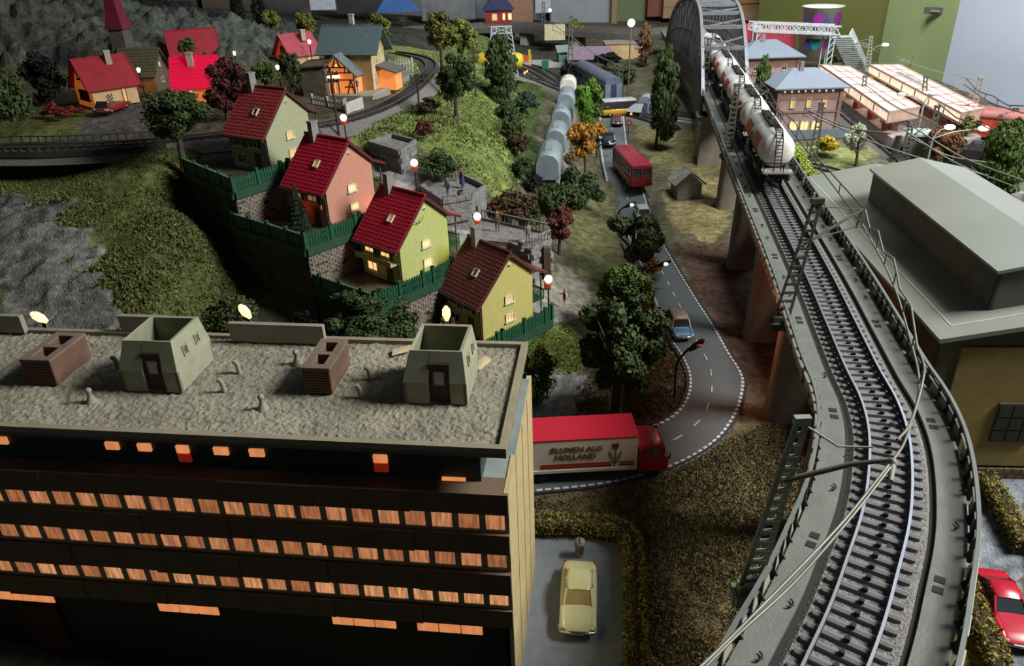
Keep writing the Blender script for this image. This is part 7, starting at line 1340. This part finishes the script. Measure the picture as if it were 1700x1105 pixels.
curve_lamp((1119, 660), (1157, 572), 'curved black street lamp, unlit, at the road bend', False); curve_lamp((1073, 478), (1103, 437), 'curved black street lamp, lit, above the broad tree', True); curve_lamp((1026, 376), (1047, 339), 'curved black street lamp, lit, beside the open branched tree', True); curve_lamp((990, 262), (1010, 236), 'thin street lamp leaning in the orange autumn tree', False)
def twin_lamp(base, h1_, h2_, label, lit=(1, 1)):
    b = G(*base); t = thing('twin_street_lamp', label, 'lamp post', b); mb = MB(); a1 = PY(*h1_, b.y) - b; a2 = PY(*h2_, b.y) - b; zt = min(a1.z, a2.z) * .82; mb.tube([(0, 0, 0), (0, 0, zt)], .014, 6)
    for a in (a1, a2): mb.tube([(0, 0, zt), (a.x * .4, 0, a.z * .95), (a.x, 0, a.z)], .010, 5)
    mb.build('post', mat('lamp_silver', (.25, .25, .24), .4), t)
    for a, l in zip((a1, a2), lit):
        mb = MB(); mb.ball(tuple(a), .055, 10, sq=(1.3, 1, .6)); mb.build('lamp_head', LAMPON if l else mat('lamp_shell', (.4, .42, .42), .4), t)
        if l: bulb(b + a + Vector((0, -.1, -.05)), .25, (1, .7, .45))
twin_lamp((1534, 292), (1577, 211), (1633, 213), 'twin headed lamp with two glowing heads behind the warehouse'); twin_lamp((1441, 118), (1420, 70), (1470, 74), 'twin headed lamp before the green door, right head lit', (0, 1)); twin_lamp((1520, 235), (1496, 157), (1548, 156), 'unlit twin headed lamp between the two lit roofs', (0, 0))
def ball_lamp(base, head, label, r=.05, power=.3):
    b = G(*base); a = PY(*head, b.y); t = thing('floodlight_mast', label, 'lamp post', b); mb = MB(); mb.tube([(0, 0, 0), (a.x - b.x, 0, a.z - b.z)], .016, 5); mb.build('mast', mat('mast_rust', (.20, .12, .07), .6), t); mb = MB(); mb.ball((a.x - b.x, 0, a.z - b.z), r, 12); mb.build('lamp_bulb', BULB, t); bulb(a + Vector((0, -.12, 0)), power, (1, .6, .35)); return t
ball_lamp((1042, 165), (1048, 38), 'tall mast with a glowing bulb in front of the rear viaduct', .07); ball_lamp((915, 60), (913, 17), 'small glowing lamp at the back near the grey board', .05, .1); ball_lamp((845, 60), (846, 26), 'glowing lamp beside the red signal house', .08, .1)
ball_lamp((1350, 100), (1351, 69), 'left glowing lamp under the footbridge', .06, .15); ball_lamp((1377, 100), (1377, 70), 'right glowing lamp under the footbridge', .05, .1)
# ------------------------------------------------------------------ catenary masts and wires
MC = mat('mast_green', (.085, .085, .07), .55, .2); MCL = mat('mast_light', (.27, .27, .23), .55)
def lattice_mast(foot, head, label, m=MC, w=.035, arm=None, n=14, armz=None, name='catenary_mast', th=.008):
    """foot, head: 3D points; arm: 3D end of the registration arm"""
    t = thing(name, label, 'mast', foot); H_ = head - foot; mb = MB(); u = Vector((1, 0, 0)); v = Vector((0, 1, 0))
    for s in (-1, 1): mb.beam(u * s * w * 1.3, H_ + u * s * w * .6, th * 1.8, th * 1.2)
    mb.build('mast_legs', m, t, kind='stuff')
    for k in range(n + 1): f = k / n; ww = w * (1.3 - .7 * f); mb = MB(); mb.box(tuple(H_ * f), (ww * 2, th * 1.6, th * 1.8)); mb.build('rung', m, t)
    mb = MB(); mb.box((0, 0, .015), (w * 3.6, w * 3.2, .04)); mb.box((0, 0, .05), (w * 2.6, w * 1.6, .04)); mb.build('mast_foot', m, t)
    mb = MB(); mb.box(tuple(H_ + Vector((0, 0, .01))), (w * 2, w * .9, .03)); mb.build('mast_cap', m, t)
    if arm is not None:
        A_ = arm - foot; mb = MB(); j = H_ * .68; mb.beam(j, A_, .012); mb.beam(H_ * .97, A_ + Vector((0, 0, .0)), .006); mb.beam(j + (A_ - j) * .1, A_ + Vector((-.02, 0, -.11)), .006); mb.beam(A_, A_ + Vector((-.02, 0, -.12)), .008); mb.beam(A_ + Vector((-.02, 0, -.11)), A_ + Vector((.06, 0, -.13)), .006); mb.build('bracket_arm', m, t)
    return t
fA = P(1293, 541, 1.2); hA = PY(1357, 336, fA.y + .02); armA = PY(1432, 347, fA.y + .35); lattice_mast(fA, hA, 'dark lattice catenary mast with arm, halfway along the viaduct', arm=armA)
fB = P(1206, 262, 1.2); hB = PY(1224, 143, fB.y); armB = PY(1276, 150, fB.y + .3); lattice_mast(fB, hB, 'lattice catenary mast beside the second tank wagon', arm=armB)
fC = P(1167, 160, 1.2); hC = PY(1178, 66, fC.y); armC = PY(1214, 72, fC.y + .3); lattice_mast(fC, hC, 'lattice catenary mast at the mouth of the arched bridge', arm=armC, n=10)
fD = P(1238, 992, 1.2); hD = PY(1331, 702, fD.y); armD = P(1486, 762, 1.86); tD = lattice_mast(fD, hD, 'pale green lattice mast nearest the viewer, left of the viaduct', m=mat('mast_sage', (.25, .28, .22), .6), n=17, w=.026, th=.009)
mb = MB(); a_ = hD.lerp(fD, .30) - fD; mb.tube([a_, a_.lerp(armD - fD, .6) + Vector((0, 0, .015)), armD - fD], [.010, .009, .006], 6); mb.build('bracket_arm', mat('arm_brown', (.13, .115, .09), .6), tD); mb = MB(); mb.tube([hD - fD, (hD - fD).lerp(P(1460, 745, 1.9) - fD, .5) + Vector((0, 0, -.04)), P(1450, 742, 1.9) - fD], .004, 4); mb.build('stay_wire', MCL, tD)
mb = MB(); q_ = P(1218, 990, 1.2) - fD; mb.box(tuple(q_ + Vector((0, 0, .0))), (.018, .05, .05)); mb.build('end_clamp', mat('mast_sage', (0, 0, 0)), tD)
WR1 = mat('wire_dark', (.08, .085, .07), .5, .3); WR2 = mat('wire_light', (.20, .21, .175), .45, .2)
def wires(pts, label, drops=0, gap=.07, r=.0045, m=WR1, sag=True):
    t = thing('overhead_wire', label, 'wire'); q = crom(pts, .03); mb = MB(); mb.tube(q, r, 5); mb.build('contact_wire', m, t)
    if drops:
        N_ = len(q); top = [p_ + Vector((0, 0, gap * (.45 + .55 * abs(2 * ((i / N_ * (len(pts) - 1)) % 1) - 1) ** 1))) for i, p_ in enumerate(q)]; mb = MB(); mb.tube(top, r, 5); mb.build('carrier_wire', m, t)
        for k in range(1, drops): i = int(k * N_ / drops); mb = MB(); mb.tube([q[i], top[i]], r * .8, 4); mb.build('dropper', m, t)
    return t
wires([PY(1432, 372, fA.y + .3), P(1478, 460, 1.84), P(1510, 560, 1.84), P(1526, 640, 1.84), P(1505, 725, 1.86), P(1478, 770, 1.86)], 'dark double overhead wire bowing over the near curve of the viaduct', 9, .09, .005, WR2)
wires([PY(1276, 168, fB.y + .3), P(1330, 238, 1.84), PY(1428, 368, fA.y + .3)], 'overhead wire between the two masts beside the tank wagons', 9, .09); wires([PY(1214, 86, fC.y + .3), PY(1276, 165, fB.y + .3)], 'overhead wire from the bridge mouth mast', 6, .09); wires([P(1478, 768, 1.86), P(1400, 865, 1.86), P(1300, 970, 1.86), P(1180, 1090, 1.86), P(1100, 1160, 1.86)], 'slack overhead wire crossing the lower track, upper strand', 0, r=.0045, m=WR2)
wires([P(1478, 775, 1.86), P(1420, 850, 1.84), P(1320, 965, 1.80), P(1215, 1062, 1.80), P(1120, 1160, 1.8)], 'slack overhead wire crossing the lower track, lower strand', 0, r=.0045, m=WR2)
t = thing('wire_clamp', 'lumpy wire joint above the track', 'clamp', P(1482, 768, 1.86)); mb = MB(); mb.ball((0, 0, 0), .016, 8); mb.tube([(0, 0, 0), (-.03, -.06, -.02)], [.012, .007], 6); mb.build('joint', MCL, t)
# yard masts: foot pixel, head pixel
YM = [((1349, 266), (1364, 173), (1337, 178), 'lattice mast on the lawn before the pink building'), ((1429, 195), (1436, 128), None, 'lattice mast against the front lit roof'), ((1530, 205), (1537, 128), None, 'lattice mast between the lit roofs'), ((1484, 268), (1492, 228), None, 'short lattice mast beside the kiosk'), ((1500, 275), (1512, 208), (1560, 193), 'lattice mast left of the kiosk roof'), ((1612, 205), (1628, 130), (1590, 135), 'tall silver mast before the white door'), ((1440, 118), (1446, 62), (1418, 70), 'silver mast before the dark green wall'), ((1518, 120), (1519, 92), (1492, 100), 'far silver mast before the green door'), ((1542, 262), (1556, 178), None, 'mast beside the rust brown tree'), ((1680, 250), (1686, 182), (1660, 190), 'dark mast at the right above the large tree'), ((946, 130), (948, 28), (918, 40), 'thin tall mast behind the purple roofed house'), ((903, 70), (902, 5), None, 'thin mast at the back by the cream tank'), ((858, 60), (858, 8), (880, 14), 'thin mast near the upright carton'), ((1030, 172), (1031, 102), (1008, 106), 'thin mast beside the grey coach'), ((812, 62), (811, -6), None, 'dark mast left of the red signal house')]
heads = {}
for i, (f_, h_, a_, lab) in enumerate(YM):
    F_ = G(*f_); Hh_ = PY(h_[0], h_[1], F_.y); lattice_mast(F_, Hh_, lab, m=MCL if i in (5, 6, 7) else MC, w=.04, arm=PY(*a_, F_.y) if a_ else None, n=10, th=.012); heads[i] = Hh_ + Vector((0, 0, -.15))
def wpx(a, Ya, b, Yb, label, drops=0): pa_, pb_ = PY(*a, Ya), PY(*b, Yb); m_ = (pa_ + pb_) / 2 - Vector((0, 0, .06)); wires([pa_, m_, pb_], label, drops, .09, .008, WR1 if drops else WR2)
for k, (a_, Ya, b_, Yb, lab, dr) in enumerate((((1340, 182), 8.5, (1480, 222), 7.6, 'yard wire from the lawn mast to the right', 0), ((1344, 190), 8.5, (1640, 292), 7.0, 'long sagging yard wire over the kiosk', 0), ((1512, 208), 8.5, (1700, 300), 7.0, 'yard wire falling to the right over the warehouse, upper', 0), ((1500, 215), 8.5, (1690, 312), 7.0, 'yard wire falling to the right over the warehouse, middle', 0), ((1446, 75), 16, (1620, 135), 11, 'high wire across the green door', 0), ((1424, 68), 16, (1500, 96), 15, 'high wire left of the green door', 0), ((1600, 140), 11, (1700, 188), 9.5, 'double wire before the white door', 5), ((1555, 184), 9.5, (1700, 236), 8, 'wire above the red locomotive', 3), ((1436, 140), 11, (1556, 205), 9, 'wire in front of the front lit roof', 0), ((948, 40), 17, (858, 20), 19, 'far wire behind the cream tank', 0), ((948, 60), 16, (1031, 110), 13, 'far wire over the purple roof', 0), ((1512, 228), 8.5, (1640, 270), 8, 'lowest yard wire behind the warehouse roof', 0))): wpx(a_, Ya, b_, Yb, lab, dr)
# telegraph poles on the hill
def telegraph(base, top, label, z=None):
    b = G(*base) if z is None else P(*base, z); h = zup(b, top) - b.z; t = thing('telegraph_pole', label, 'pole', b); mb = MB(); mb.tube([(0, 0, -.03), (0, 0, h)], [.014, .010], 6); mb.build('pole', mat('pole_brown', (.04, .03, .022), .8), t)
    for f_ in (.80, .90): mb = MB(); mb.box((0, 0, h * f_), (.16, .016, .016), rz=.3); [mb.tube([(x, .0, h * f_), (x, 0, h * f_ + .035)], .008, 5) for x in (-.07, -.025, .025, .07)]; mb.build('crossarm', mat('pole_brown', (0, 0, 0)), t)
telegraph((563, 226), 112, 'telegraph pole nearest the station, beside the upper globe lamp', 1.42); telegraph((697, 190), 122, 'telegraph pole inside the track curve'); telegraph((790, 160), 80, 'telegraph pole behind the round dark tree'); telegraph((673, 70), 25, 'far telegraph pole on the grassy bank'); telegraph((787, 110), 70, 'small telegraph pole behind the crest trees')
# red lamp glow under the viaduct
bulb(P(1222, 520, .75), 5.0, (1, .25, .10), .1); bulb(P(1105, 60, .95), .5, (1, .6, .3), .05)
build_terrain()
